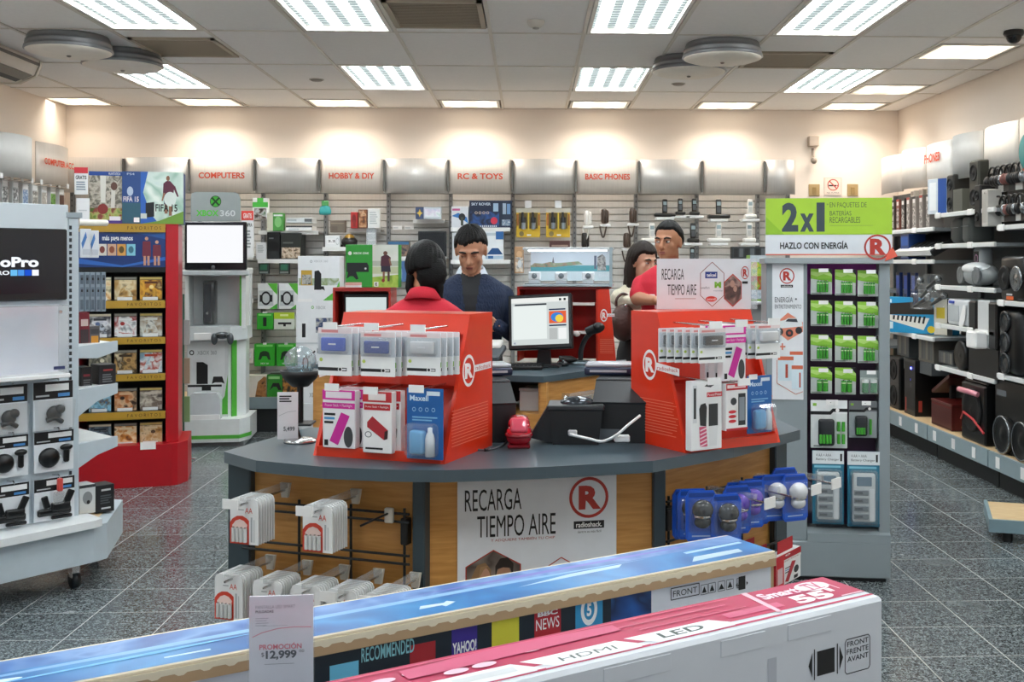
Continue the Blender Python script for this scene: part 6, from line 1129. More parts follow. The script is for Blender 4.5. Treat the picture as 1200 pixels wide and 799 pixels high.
def card(fr, rect, y0, kind, name, lab, cat, dev='#3a58b8', n=1, labn='', grp=None, dy=.022, dx=0.0):
    x0, yt, x1, yb = rect
    if kind == 'bank':
        sh = [('r', 0, 0, 1, .44, c('#eef0ef', .35)), ('r', 0, .1, .86, .17, INK), ('c', .66, .135, .065, .05, WHITE), ('c', .66, .135, .045, .035, INK), ('c', .09, .33, .05, .04, c('#b7cc5a')), ('r', .7, .12, .84, .15, WHITE), ('r', 0, .44, 1, .88, c('#c6cdd3', .25)), ('r', 0, .88, 1, 1, c('#e4d6d6')), ('r', .1, .9, .6, .96, c('#d88a8a'))]
        body = c('#e6e9ea', .35)
    elif kind == 'pink':
        sh = [('r', 0, .83, 1, 1, c('#d8289c')), ('r', .1, .86, .9, .97, c('#f0e4ec')), ('r', 0, .68, 1, .78, c('#d8289c')), ('t', .08, .7, .92, .76, 'Power Stick + Flashlight', c('#f6d8ea')), ('p', [(.22, .12), (.48, .05), (.84, .56), (.58, .62)], c('#cf2a9a')), ('c', .8, .2, .14, .18, c('#3d3f42')), ('r', .06, .56, .4, .6, INK), ('r', .06, .49, .38, .53, c('#4a9ad0')), ('r', .06, .42, .34, .46, INK), ('r', .06, .04, .18, .14, INK)]
        body = c('#f0eef0', .35)
    elif kind == 'red':
        sh = [('r', 0, .83, 1, 1, c('#c8323a')), ('r', .2, .86, .8, .97, c('#f0e6e4')), ('r', .05, .7, .95, .8, c('#c01f2c')), ('t', .1, .73, .9, .77, 'Power Stick + Flashlight', WHITE), ('p', [(.16, .5), (.34, .6), (.88, .38), (.86, .24), (.74, .22), (.16, .42)], c('#b02a34')), ('p', [(.74, .22), (.86, .24), (.88, .38), (.76, .36)], c('#3a2022')), ('o', .2, .3, .12, .05, .25, c('#6a6d70')), ('r', .1, .06, .7, .09, INK)]
        body = c('#f0efee', .35)
    elif kind == 'blue':
        sh = [('r', 0, 0, 1, 1, c('#1d62a8', .3)), ('t', .08, .82, .6, .9, 'Maxell', c('#cfe4f4'), .02), ('r', .55, .9, .92, .96, c('#dcecf6'))]+[('o', .2+.18*k, .7, .05, .03, .3, c('#9cc8e8')) for k in range(4)]+[('r', .15, .58, .85, .6, c('#7ab4dc')), ('r', .15, .54, .7, .56, c('#7ab4dc')), ('r', .05, .94, .4, 1.03, WHITE)]
        body = c('#1d62a8', .3)
    elif kind == 'mobil':
        sh = [('t', .06, .5, .16, .95, 'I', c('#eef0f0')), ('r', .05, .4, .18, .94, c('#d9dbdd')), ('r', .08, .46, .15, .9, INK), ('r', .5, .76, 1, .83, c('#c8283a')), ('t', .53, .775, .97, .815, 'PowerMobil', WHITE), ('p', [(.25, .6), (.3, .66), (.45, .68), (.5, .62), (.48, .34), (.28, .36)], c('#2a2c2e')), ('r', .56, .34, .86, .66, c('#333638')), ('p', [(.28, .05), (.25, .34), (.48, .34), (.52, .05)], c('#d85a7c')), ('p', [(.58, .05), (.56, .34), (.86, .34), (.82, .05)], c('#e4e6e7')), ('p', [(.42, .92), (.6, .98), (.8, .95), (.62, .9)], c('#3a3c3e'))]+[('l', [(.28, .06+.055*k), (.5, .1+.055*k)], .02, c('#f2dbe2')) for k in range(5)]
        body = c('#eff0f0', .35)
    elif kind == 'phone':
        sh = [('r', 0, .86, 1, 1, c('#b81c2a')), ('r', .05, .9, .4, .97, c('#e8d8d8')), ('r', .56, .1, .9, .78, c('#2c2f33')), ('r', .6, .2, .86, .7, c('#8a949c')), ('c', .34, .62, .14, .08, c('#3a3d40')), ('c', .28, .4, .18, .035, c('#cf2f38')), ('c', .28, .3, .18, .035, c('#cf2f38')), ('c', .28, .2, .18, .035, c('#cf2f38')), ('r', 0, 0, 1, .05, c('#b81c2a')), ('r', .3, .9, .9, .93, c('#e9c9c9'))]
        body = c('#efefee', .35)
    o = carton(name, lab, cat, rect, fr, y0, .006 if kind in ('bank', 'blue') else .03, body, sh, group=grp)
    wd, h = o['w'], o['h']
    if kind == 'bank':
        obj('device', G().box(-wd*.36, -.014, h*.52, wd*.34, 0, h*.8, c(dev, .3), .004, 2), o); obj('device_logo', G().box(-wd*.12, -.0155, h*.65, wd*.1, -.0135, h*.68, c('#e2e6ea')), o)
        obj('clear_blister', G().box(-wd*.46, -.02, h*.46, wd*.44, 0, h*.87, CLEAR, .006), o)
        art(o, (wd/2, 0, 0), (0, .006, 0), (0, 0, h), [('r', 0, .2, 1, .32, c('#7ab04a'))], 'edge_mark')
    if kind == 'blue':
        obj('wipes_box', G().box(-wd*.34, -.03, h*.08, wd*.08, 0, h*.42, c('#5da8dc', .3), .01, 2), o); g = G(); g.lathe([(0, h*.06), (wd*.12, h*.06), (wd*.12, h*.3), (wd*.1, h*.36), (wd*.06, h*.4), (wd*.06, h*.46), (0, h*.47)], c('#dfe9f2', .25), 14, (wd*.22, -.018, 0)); obj('spray_bottle', g, o); obj('clear_blister', G().box(-wd*.42, -.045, h*.04, wd*.42, 0, h*.52, CLEAR, .01), o)
    if n > 1: stack_behind(o, n, dy, labn, grp, 0.0, dx)
    return o
def hooks(fr, px, y0, py, lab):
    x, z = hit(px, py, fr, y0); h = thing('peg_hook', lab, 'hook', fr[0], fr[1], 'peg hooks of the red displays'); obj('rod', G().tube([(x, .12, z), (x, y0-.04, z)], .003, CHROME, 6), h); obj('price_tag', G().box(x-.03, y0-.046, z-.008, x+.018, y0-.042, z+.014, WHITE), h)
y1 = -.0
card(RL, (373, 384, 412, 440), .0, 'bank', 'power_bank_card', 'power bank card with a bright blue device, front of the left stack', 'card pack', '#3f62c8', 4, 'power bank card behind the bright blue one', 'power bank cards, left stack', .022, .010)
card(RL, (423, 389, 463, 441), -.01, 'bank', 'power_bank_card', 'power bank card with a navy device, front of the middle stack', 'card pack', '#2f4a94', 5, 'power bank card behind the navy one', 'power bank cards, middle stack', .022, .009)
card(RL, (477, 390, 516, 440), .01, 'bank', 'power_bank_card', 'power bank card with a white device, front of the right stack', 'card pack', '#d3d6da', 4, 'power bank card behind the white one on the left display', 'power bank cards, right stack', .022, .010)
card(RL, (378, 457, 416, 525), -.01, 'pink', 'power_stick_box', 'pink power stick box at the front of the left red display', 'box', n=3, labn='pink power stick box behind the front one of the left display', grp='pink power stick boxes, left display', dy=.034, dx=.012)
card(RL, (425, 459, 459, 531), -.02, 'red', 'power_stick_box', 'white and red power stick box on the left red display', 'box', n=2, labn='power stick box behind the white and red one', grp='red power stick boxes, left display', dy=.034, dx=.012)
card(RL, (477, 455, 519, 538), -.01, 'blue', 'cleaning_kit', 'blue screen cleaning kit card on the left red display', 'card pack')
for px, py, lb in ((398, 382, 'left upper'), (446, 383, 'middle upper'), (500, 385, 'right upper'), (400, 453, 'left lower'), (445, 457, 'middle lower'), (498, 455, 'right lower')): hooks(RL, px, -.02, py, 'chrome peg hook of the left red display, %s' % lb)
card(RRF, (819, 385, 850, 425), -.05, 'bank', 'power_bank_card', 'power bank card with a black device, front of the right display stack', 'card pack', '#1c1d20', 6, 'power bank card behind the black one', 'power bank cards, right display', .02, -.016)
card(RRF, (847, 381, 874, 446), -.03, 'pink', 'power_stick_box', 'pink power stick box on the right red display', 'box', n=3, labn='pink power stick box behind the front one of the right display', grp='pink power stick boxes, right display', dy=.032, dx=-.01)
card(RRF, (886, 380, 914, 420), -.05, 'bank', 'power_bank_card', 'power bank card with a pale device sticking out at the right of the right display', 'card pack', '#e0e2e4', 3, 'power bank card behind the pale one', 'power bank cards, far right', .022, -.016)
card(RRF, (810, 446, 846, 527), -.03, 'mobil', 'power_case_box', 'white box with striped pink chargers on the right red display', 'box')
card(RRF, (851, 449, 876, 504), -.04, 'phone', 'phone_film_box', 'white and red box with a phone picture on the right red display', 'box', n=2, labn='box behind the phone picture box', grp='phone film boxes', dy=.032)
card(RRF, (876, 440, 904, 507), -.0, 'blue', 'cleaning_kit', 'blue screen cleaning kit card on the right red display', 'card pack')
for px, py, lb in ((830, 381, 'left upper'), (860, 379, 'middle upper'), (898, 377, 'right upper'), (828, 446, 'left lower'), (863, 447, 'middle lower')): hooks(RRF, px, -.06, py, 'chrome peg hook of the right red display, %s' % lb)
# white sign on the right display
SG = (Vector((0, 3.70, 0)), R(3)); sx0, sz0 = hit(770, 357, SG); sx1, sz1 = hit(880, 303, SG)
t = thing('countertop_sign', 'white top-up sign standing on the right red display', 'sign', SG[0], SG[1]); sz0 = CZ+.4372
obj('sheet', G().box(sx0, 0, sz0, sx1, .006, sz1, c('#dfe2e6', .4)), t); obj('holder', G().box(sx0, .006, sz0, sx1, .05, sz0+.012, CLEAR2).box(sx1, -.01, sz0, sx1+.02, .0, sz1, CLEAR2), t)
art(t, (sx0, 0, sz0), (sx1-sx0, 0, 0), (0, 0, sz1-sz0), [('t', .05, .58, .285, .8, 'RECARGA', INK), ('t', .11, .28, .415, .49, 'TIEMPO AIRE', INK), ('r', .19, .2, .41, .215, c('#b9a0a0')), ('l', hx(.585, .49, .125, .44)+[(.585, .93)], .012, c('#8c4a44')), ('r', .51, .61, .64, .74, c('#203a86')), ('t', .525, .64, .625, .71, 'telcel', WHITE, .02), ('t', .465, .4, .555, .45, 'unefon', c('#5a6570')), ('t', .61, .42, .68, .54, 'M', c('#7ab52c'), .06), ('t', .6, .35, .7, .38, 'movistar', c('#7a97a0')), ('c', .575, .2, .06, .055, c('#cf3a2c')), ('t', .53, .175, .62, .225, 'iusacell', WHITE), ('p', hx(.805, .37, .095, .33), LOGO), ('p', hx(.805, .37, .088, .305), photo(['#2c2422', '#6a4a42', '#a88a80', '#3a2a28'], 26)), ('c', .8, .5, .025, .07, c('#b08a78')), ('c', .83, .4, .02, .06, c('#b08a78'))]+rmark(.935, .72, .042, .13, LOGO)+[('r', .905, .5, .965, .55, INK)])
# ------------------------------------------------------------------ things on the front counter
t = thing('price_stand', 'white price card on a round chrome stand at the left end of the counter', 'sign', on(352, 518, CZ)); x0, x1 = at(326, 480, t.location.y).x-t.location.x, at(350, 480, t.location.y).x-t.location.x; z1 = at(338, 459, t.location.y).z-CZ
g = G(); g.lathe([(0, 0), (.055, 0), (.055, .008), (.04, .014), (0, .016)], CHROME, 22); obj('base', g, t); obj('stem', G().tube([(0, 0, .01), (-.01, 0, .05), (x1-.01, -.005, z1*.45)], .004, BLACK, 6), t)
o = obj('price_card', G().box(x0, -.012, .012, x1, -.008, z1, PAPER), t); art(o, (x0, -.012, .012), (x1-x0, 0, 0), (0, 0, z1-.012), lines(.1, .78, .7, .94, 3, INK)+[('l', [(.08, .5), (.5, .58), (.92, .6)], .01, c('#b9bdc0')), ('t', .3, .16, .85, .27, '5,499', c('#55595c'), .02)])
def slabbox(name, label, cat, px, py, wd, d, h, z, rz, m, parts=()):
    p = on(px, py, z); t = thing(name, label, cat, p, rz); return t
# receipt printers and terminals
def printer(L, rz, lab, wd, d, h):
    t = thing('receipt_printer', lab, 'printer', L, rz); m = c('#131517', .4); m2 = c('#212427', .4)
    g = G(); g.prism([(0, 0), (d, 0), (d, h), (.10, h), (0, h*.68)], -wd/2, wd/2, m, 'x'); obj('body', g, t); obj('top_cover', G().box(-wd/2-.002, .1, h*.99, wd/2+.002, d+.002, h+.006, m2, .004), t); g = G(); g.prism([(-.002, h*.66), (.1, h*.985), (.1, h*1.0), (-.004, h*.69)], -wd/2, wd/2, m2, 'x'); obj('slanted_cover', g, t); obj('socket_plate', G().box(-wd/2+.01, -.003, .01, -wd/2+.09, .002, .045, c('#5d6368', .4)), t); return t
printer(on(575, 519, CZ)+Vector((.0, .0, 0)), R(12), 'black receipt printer beside the left red display', .17, .24, .19)
printer(on(712, 519, CZ)+Vector((.05, .0, 0)), R(-10), 'black receipt printer beside the right red display', .2, .26, .195)
def terminal(px, py, Y, z, rz, lab, wd, d, m):
    p = at(px, py, Y); p.z = z; t = thing('card_terminal', lab, 'card terminal', p, rz); obj('base', G().box(-wd/2, -d/2, 0, wd/2, d/2, .03, c('#27304a', .3), .008, 2), t); obj('top', G().box(-wd/2+.004, -d/2+.004, .028, wd/2-.004, d/2-.004, .042, m, .006, 2), t); obj('slot', G().box(-wd/2+.02, -d/2-.001, .012, wd/2-.02, -d/2+.003, .02, c('#b9bec4')), t); return t
terminal(714, 457, 3.85, CZ+.2015, R(-8), 'silver and navy card terminal lying on the right printer', .17, .12, c('#aeb2b8', .25))
terminal(577, 461, 3.9, CZ+.1965, R(14), 'silver and red card terminal lying on the left printer', .12, .14, c('#a8adb2', .25))
p = on(608, 526, CZ); t = thing('red_scanner', 'glossy red rounded hand device standing on the counter between the displays', 'device', p)
RG = c('#c81a30', .14, coat=.6)
g = G(); g.box(-.042, -.005, .008, .042, .12, .075, RG, .03, 4); g.box(-.036, .01, .05, .036, .11, .098, RG, .024, 4); obj('shell', g, t)
g = G(); g.X = Matrix.Translation((0, .006, .078)) @ Matrix.Rotation(R(-28), 4, 'X'); g.box(-.028, -.006, -.026, .028, .012, .024, c('#e5566c', .06, coat=.8), .009, 3); obj('window', g, t)
g = G(); g.tube([(-.04, .01, .045), (-.03, -.008, .042), (0, -.013, .041), (.03, -.008, .042), (.04, .01, .045)], .006, c('#8c1020', .2), 8); obj('bumper', g, t); obj('base', G().box(-.036, .0, 0, .036, .115, .012, c('#7a0f1c', .3), .004), t)
p = on(655, 521, CZ); t = thing('cash_display', 'black angled cash display box with a shiny lens cover on top, on the counter', 'cash display', (p.x, p.y, CZ), R(-4)); m = c('#101214', .38)
g = G(); g.prism([(-.02, 0), (.13, 0), (.145, .13), (-.035, .12)], .0, .14, m, 'y'); obj('body', g, t)
g = G(); g.prism([(-.10, .02), (-.02, 0), (-.02, .115), (-.04, .12)], .02, .14, c('#191b1e', .3), 'y'); obj('slanted_side', g, t)
obj('rim', G().box(-.04, -.006, .112, .15, .15, .128, c('#2a2d30', .3), .004), t); obj('lens_cover', G().ell((.06, .08, .128), (.06, .05, .022), c('#3f454b', .1, .4), 20, 8), t); obj('cable_plug', G().box(.03, -.012, .03, .06, .0, .05, c('#d9dbdc', .4), .004), t)
t = thing('white_cable', 'white cable running over the counter to the right red display', 'cable', (0, 0, 0)); pts = [at(668, 509, 3.44), at(690, 514, 3.44), at(706, 517, 3.44), at(722, 510, 3.42), at(736, 498, 3.42), at(750, 487, 3.46)]
def spline(ps, n=6):
    out = []; P = [ps[0]]+ps+[ps[-1]]
    for i in range(1, len(P)-2):
        for k in range(n):
            s = k/n; out.append(.5*((2*P[i])+(P[i+1]-P[i-1])*s+(2*P[i-1]-5*P[i]+4*P[i+1]-P[i+2])*s*s+(3*P[i]-P[i-1]-3*P[i+1]+P[i+2])*s**3))
    return out+[ps[-1]]
obj('wire', G().tube(spline(pts), .0045, c('#e8eaea', .35), 8), t); obj('plug', G().box(-.02, -.012, -.01, .03, .012, .012, c('#dcdedf', .35), .004), t, at(727, 514, 3.44))
t = thing('black_cable', 'thin dark cable lying on the counter by the left printer', 'cable', (0, 0, 0)); obj('wire', G().tube(spline([on(596, 515, CZ+.004), on(588, 522, CZ+.004), on(572, 527, CZ+.004), on(556, 526, CZ+.004), on(548, 520, CZ+.004)]), .003, c('#5d6468', .4), 6), t); obj('tie', G().tube([on(573, 526.5, CZ+.004), on(568, 527.5, CZ+.004)], .006, BLACK, 6), t)
# ------------------------------------------------------------------ rear cash desk with the monitor
RZ = 1.0
K0, K1, K2 = on(545, 438, RZ), on(637, 441, RZ), on(736, 428, RZ)
t = thing('rear_cash_desk', 'rear maple cash desk with a slate top under the monitor', 'counter', (0, 0, 0))
KB = [Vector((K2.x+.02, K2.y+.35, RZ)), Vector((K1.x+.1, K1.y+.62, RZ)), Vector((K0.x-.02, K0.y+.36, RZ))]
out = [(p.x, p.y) for p in (K0, K1, K2)]+[(p.x, p.y) for p in KB]
obj('desktop', G().prism(out, RZ-.03, RZ, SLATE), t)
def ftwo(p, q): v = q-p; return (Vector((p.x, p.y, 0)), math.atan2(v.y, v.x)), math.hypot(v.x, v.y)
G1, H1 = ftwo(K0, K1); G2, H2 = ftwo(K1, K2)
obj('side_panel', G().box(.01, .02, .0, H2-.02, .04, RZ-.03, WOOD), t, G2[0], G2[1])
obj('corner_post', G().box(H1-.02, .01, 0, H1+.01, .05, RZ-.03, WOOD), t, G1[0], G1[1])
obj('compartment_back', G().box(.0, .33, .0, H1-.02, .35, RZ-.03, c('#26292b', .7)), t, G1[0], G1[1])
obj('compartment_shelf', G().box(.0, .02, RZ-.205, H1-.02, .33, RZ-.185, WOOD), t, G1[0], G1[1]); obj('drawer_front', G().box(.0, .02, RZ-.31, H1-.02, .04, RZ-.205, WOOD), t, G1[0], G1[1]); obj('lower_panel', G().box(.0, .06, .0, H1-.02, .08, RZ-.34, WOOD), t, G1[0], G1[1])
obj('end_panel', G().box(-.02, .02, .0, .0, .35, RZ-.03, WOOD), t, G1[0], G1[1])
o = thing('paper_box', 'white box inside the open compartment of the rear desk', 'box', loc_of(G1, H1-.11, .1, RZ-.1845), G1[1]); obj('carton', G().box(-.05, 0, 0, .06, .14, .1, c('#c9cccd', .5), .003), o); obj('lid', G().box(-.052, -.002, .1, .062, .142, .112, c('#d9dcdc', .5)), o)
o = thing('cable_heap', 'heap of dark cables inside the open desk compartment', 'cables', loc_of(G1, .12, .14, RZ-.1845), G1[1]); random.seed(11)
for k in range(3):
    ps = [Vector((-.1+.25*random.random(), -.05+.14*random.random(), .01+.07*random.random())) for _ in range(6)]; obj('cable', G().tube(spline(ps), .007, [BLACK, c('#4a4f52'), c('#8d9498')][k], 6), o)
o = thing('clear_holder', 'clear acrylic card holder on the side of the rear desk', 'holder', loc_of(G2, H2*.1, .0, 0), G2[1]); zz = hit(690, 470, G2)[1]; xw0, xw1 = hit(662, 470, G2)[0]-H2*.1, hit(735, 470, G2)[0]-H2*.1
obj('pocket', G().box(xw0, -.03, zz-.1, xw1, -.027, zz+.06, CLEAR2).box(xw0, -.027, zz-.1, xw0+.003, .02, zz+.06, CLEAR2), o); obj('cards', G().box(xw0+.02, -.02, zz-.09, xw1-.02, .015, zz+.03, photo(['#6a5a3c', '#b89a5c', '#3f3a34', '#8a7a54'], 40)), o); obj('hinge', G().ell((xw0-.02, -.02, zz+.04), (.02, .012, .012), CHROME, 10, 6), o)
# monitor
MP = on(640, 431, RZ); MP = Vector((MP.x-.01, MP.y+.05, RZ)); MR = (MP, R(-12))
t = thing('computer_monitor', 'black square monitor showing a sales screen with a coloured picture, tilted on the rear desk', 'monitor', MP, MR[1])
mw = hit(672, 378, MR, -.03)[0]-hit(597, 378, MR, -.03)[0]; mx0 = hit(596, 378, MR, -.03)[0]; mz0, mz1 = hit(632, 411, MR, -.03)[1], hit(632, 346, MR, -.03)[1]
TI = Matrix.Translation((mx0, -.03, mz0)) @ Matrix.Rotation(R(-10), 4, 'X') @ Matrix.Rotation(R(-3), 4, 'Y'); mh = mz1-mz0
g = G(); g.X = TI; g.box(0, 0, 0, mw, .045, mh, c('#16181a', .3), .006); obj('bezel', g, t)
g = G(); g.X = TI; ss = emit('#c9d0cf', 0.58)
shapes_into(g, (.018, -.0002, .024), (mw-.036, 0, 0), (0, 0, mh-.042), [('r', 0, 0, 1, 1, ss), ('r', .0, .9, 1, 1, emit('#dfe2df', 0.61)), ('r', .06, .84, .62, .875, emit('#3a4048', 0.41)), ('r', .03, .12, .62, .83, emit('#dde4e2', 0.61)), ('r', .66, .72, .95, .75, emit('#2c3a5c', 0.41)), ('r', .66, .44, .96, .7, emit('#d8603c', 0.61)), ('c', .8, .57, .11, .1, emit('#3f7fc8', 0.61)), ('c', .84, .54, .07, .08, emit('#e6c84a', 0.61)), ('r', .66, .38, .96, .41, emit('#2c3a5c', 0.41)), ('r', .66, .1, .8, .34, emit('#b9bdbc', 0.54)), ('r', .82, .1, .96, .34, emit('#e4e6e6', 0.61)), ('t', .04, .02, .07, .06, 'e', emit('#2a4a8c', 0.48)), ('r', .84, .92, .88, .97, emit('#33383a', 0.34)), ('r', .92, .92, .96, .97, emit('#33383a', 0.34))])
obj('display', g, t)
obj('neck', G().prism([(-.05, .0), (.03, .0), (.02, .14), (-.03, .14)], .03, .06, c('#1f2224', .3), 'y'), t); obj('foot', G().box(-.11, -.05, 0, .09, .1, .012, c('#1f2224', .3), .006, 2), t)
# keyboard, mouse, scanner, papers
p = on(608, 434, RZ); t = thing('keyboard', 'black computer keyboard in front of the monitor', 'keyboard', (p.x-.02, p.y+.02, RZ), R(-4)); obj('case', G().box(-.2, 0, 0, .14, .12, .02, BLACK, .005, 2), t)
g = G()
for i in range(15):
    for j in range(4): g.box(-.19+.0215*i, .012+.025*j, .018, -.172+.0215*i, .033+.025*j, .026, c('#2a2c2f', .4))
stuff(obj('keys', g, t))
p = on(665, 430, RZ); t = thing('computer_mouse', 'black computer mouse right of the keyboard', 'mouse', (p.x-.02, p.y+.03, RZ)); obj('body', G().ell((0, .04, .012), (.035, .06, .022), c('#191b1d', .25), 18, 8), t); obj('wheel', G().ell((0, .0, .03), (.004, .01, .005), GREY, 8, 6), t)
p = on(683, 428, RZ); t = thing('barcode_scanner', 'black gooseneck barcode scanner stand beside the monitor', 'scanner', (p.x, p.y+.06, RZ)); g = G(); g.lathe([(0, 0), (.07, 0), (.07, .01), (.03, .022), (0, .024)], c('#6d7a80', .25, .3), 22); obj('base', g, t)
obj('gooseneck', G().tube(spline([Vector((-.01, 0, .01)), Vector((-.005, 0, .08)), Vector((.02, 0, .14)), Vector((.06, -.01, .18))]), .014, c('#202326', .35), 10), t); g = G(); g.tube([(.02, -.01, .175), (.09, -.02, .2)], [.022, .03], BLACK, 10); g.ell((.085, -.02, .2), (.035, .035, .028), BLACK, 14, 8); obj('scan_head', g, t); obj('lens', G().ell((-.03, -.01, .165), (.02, .012, .016), c('#d8c8c4', .15), 10, 6), t)
obj('cradle', G().tube([(-.12, -.03, .02), (-.06, -.02, .03), (-.02, 0, .015)], [.03, .018, .01], BLACK, 8), t)
p = on(566, 434, RZ); t = thing('paper_stack', 'folded papers lying left of the keyboard', 'papers', (p.x+.03, p.y+.0, RZ), R(10)); obj('sheet', G().box(-.05, -.02, 0, .06, .05, .006, c('#c4cac8')), t); obj('sheet', G().box(-.06, .0, .006, .03, .07, .014, c('#b2b8b6')), t)
p = at(575, 405, 5.75); t = thing('card_reader', 'grey card reader with a white slip held by the man in the cardigan', 'card terminal', (p.x, 5.62, RZ), R(-15)); obj('stand', G().box(-.05, -.03, 0, .05, .05, .06, BLACK, .004), t); g = G(); g.X = Matrix.Translation((0, -.02, .06)) @ Matrix.Rotation(R(18), 4, 'X'); g.box(-.07, -.06, 0, .07, .1, .03, c('#4d565c', .35), .006); obj('keypad', g, t); g = G(); g.X = Matrix.Translation((0, .04, .1)) @ Matrix.Rotation(R(18), 4, 'X'); g.box(-.03, -.02, 0, .05, .06, .03, c('#e8e8e6', .5), .01, 2); obj('paper_roll', g, t)
# rear red displays
RBK = (Vector((.235, 5.98, RZ)), R(-8)); x0, x1 = hit(606, 400, RBK)[0], hit(722, 400, RBK)[0]; xc = hit(701, 400, RBK)[0]; zt = hit(650, 336, RBK)[1]
t = thing('red_display', 'red display seen from its back on the rear desk, under the glass case', 'counter display', RBK[0], RBK[1], 'red counter displays')
obj('back_board', G().box(x0, .2, 0, xc, .212, zt, c('#b81f14', .4)), t)
g = G(); g.prism([(x1, .0), (xc, .0), (xc, zt), (x1-.04, zt)], .0, .012, c('#dd3517', .28, coat=.3), 'y'); o = obj('side_panel', g, t); art(o, (xc, 0, 0), (x1-xc, 0, 0), (0, 0, zt), [('c', .32, .62, .2, .085, WHITE), ('c', .32, .62, .16, .067, c('#dd3517', .28, coat=.3)), ('t', .22, .58, .44, .66, 'R', WHITE, .05), ('r', .5, .605, .92, .645, WHITE), ('t', .53, .613, .9, .637, 'radioshack', c('#c9301a'))]+[('r', .1, .3-.02*k, .85, .305-.02*k, c('#ee8a70')) for k in range(10)])
obj('inner_side', G().box(xc-.012, .0, 0, xc, .2, zt, c('#c62c16', .35)), t); obj('left_side', G().box(x0, .0, 0, x0+.012, .2, zt, c('#c62c16', .35)), t); obj('top_board', G().box(x0, -.0, zt-.014, x1-.04, .212, zt, c('#8f1a12', .4)), t)
for k, z in enumerate((zt*.4, zt*.78)):
    s = obj('inner_shelf', G().box(x0+.012, .02, z-.006, xc-.012, .2, z, c('#c62c16', .35)), t); obj('ledge_strip', G().box(x0+.14, .012, z-.012, xc-.02, .02, z+.004, c('#e6d8d2')), s)
# glass showcase on it
t = thing('glass_showcase', 'clear showcase with a seaside picture on top of the rear red display', 'display case', RBK[0]+Vector((0, 0, zt+.001)), RBK[1]); gx0, gx1 = hit(613, 312, RBK)[0], hit(717, 312, RBK)[0]; gh = hit(665, 290, RBK)[1]-zt
obj('base', G().box(gx0, -.02, 0, gx1, .22, .012, c('#aeb6ba', .3), .003), t); obj('top', G().box(gx0, -.02, gh-.014, gx1, .22, gh, c('#dde2e4', .3), .003), t)
bk = obj('backdrop', G().box(gx0+.02, .16, .03, gx1-.02, .17, gh-.02, c('#dfe6ea', .4)), t); art(bk, (gx0+.02, .16, .03), (gx1-gx0-.04, 0, 0), (0, 0, gh-.05), [('r', 0, .55, 1, 1, c('#dde6ec')), ('r', 0, .3, 1, .52, c('#3f9ea6')), ('r', 0, .0, 1, .32, c('#d0dde0')), ('p', [(0, .5), (.05, .6), (.15, .58), (.25, .64), (.32, .6), (.45, .62), (.6, .66), (.66, .56), (.3, .46), (0, .46)], photo(['#5a7a5c', '#a8846a', '#7d9a72', '#c9b8a0'], 30)), ('p', [(.27, .6), (.285, .82), (.3, .6)], c('#6d6a6a')), ('p', [(.84, .35), (.84, .8), (.9, .9), (.94, .8), (.95, .35)], photo(['#4a4440', '#8d8a86', '#c9c4bc', '#2e2c2c'], 40)), ('r', .8, .4, .83, .85, c('#4f5a70')), ('t', .86, .14, .98, .22, 'SONY', c('#e8eef0'))])
CLEARG = clear(a=.05, rough=.05)
for nm, a in (('front_glass', (gx0, -.02, .012, gx1, -.017, gh-.014)), ('side_glass', (gx0, -.02, .012, gx0+.003, .2, gh-.014)), ('side_glass', (gx1-.003, -.02, .012, gx1, .2, gh-.014))): obj(nm, G().box(*a, CLEARG), t)
obj('light_strip', G().box(gx0+.03, .0, gh-.022, gx1-.03, .015, gh-.014, emit('#eaf4ff', 9.0)), t)
obj('edge_post', G().box(gx1-.012, -.022, 0, gx1+.004, -.01, gh, c('#9fb0b8', .2)), t); obj('floor_panel', G().box(gx0+.01, -.015, .012, gx1-.01, .16, .016, c('#6f848c', .2)), t)
for k, (xx, s) in enumerate(((.03, 'left'), (.18, 'middle'), (.33, 'right'))):
    p = Vector((gx0+xx+.03, .02, zt+.018)); L = loc_of((RBK[0], RBK[1]), p.x, p.y, p.z)
    o = thing('compact_camera', 'white compact camera in the glass showcase, %s' % s, 'camera', L, RBK[1], 'cameras in the showcase'); obj('body', G().box(-.035, 0, 0.02, .035, .025, .065, c('#e4e8ea', .3), .005), o); g = G(); g.X = Matrix.Translation((0, -.004, .042)) @ Matrix.Rotation(R(90), 4, 'X'); g.lathe([(0, .006), (.012, .006), (.016, -.004)], c('#5d6a70', .2), 14); obj('lens', g, o); obj('stand', G().box(-.03, -.01, 0, .03, .04, .02, c('#cfd6da', .2)), o)
# rear left red display with its monitor and console box
t2 = thing('side_cash_desk', 'side cash desk behind the black-haired clerk', 'counter', (-.98, 6.0, 0)); obj('desktop', G().box(-.2, -.1, RZ-.03, .24, .4, RZ, SLATE), t2); obj('front_panel', G().box(-.18, -.06, 0, .22, -.04, RZ-.03, WOOD), t2); obj('end_panel', G().box(-.2, -.04, 0, -.18, .38, RZ-.03, WOOD), t2)
RLB = (Vector((-.95, 6.0, RZ)), 0.0); x0, x1 = hit(390, 350, RLB)[0], hit(458, 350, RLB)[0]; zt = hit(420, 337, RLB)[1]
t = thing('red_display', 'dark red display behind the left red one, with a monitor in it', 'counter display', RLB[0], 0.0, 'red counter displays')
obj('top_board', G().box(x0, 0, zt-.02, x1, .26, zt, c('#a02318', .4)), t); obj('side_panel', G().box(x0, 0, 0, x0+.012, .26, zt-.02, c('#b8281a', .35)), t); obj('side_panel', G().box(x1-.012, 0, 0, x1, .26, zt-.02, c('#b8281a', .35)), t); obj('back_board', G().box(x0+.012, .24, 0, x1-.012, .26, zt-.02, c('#8f1d14', .4)), t)
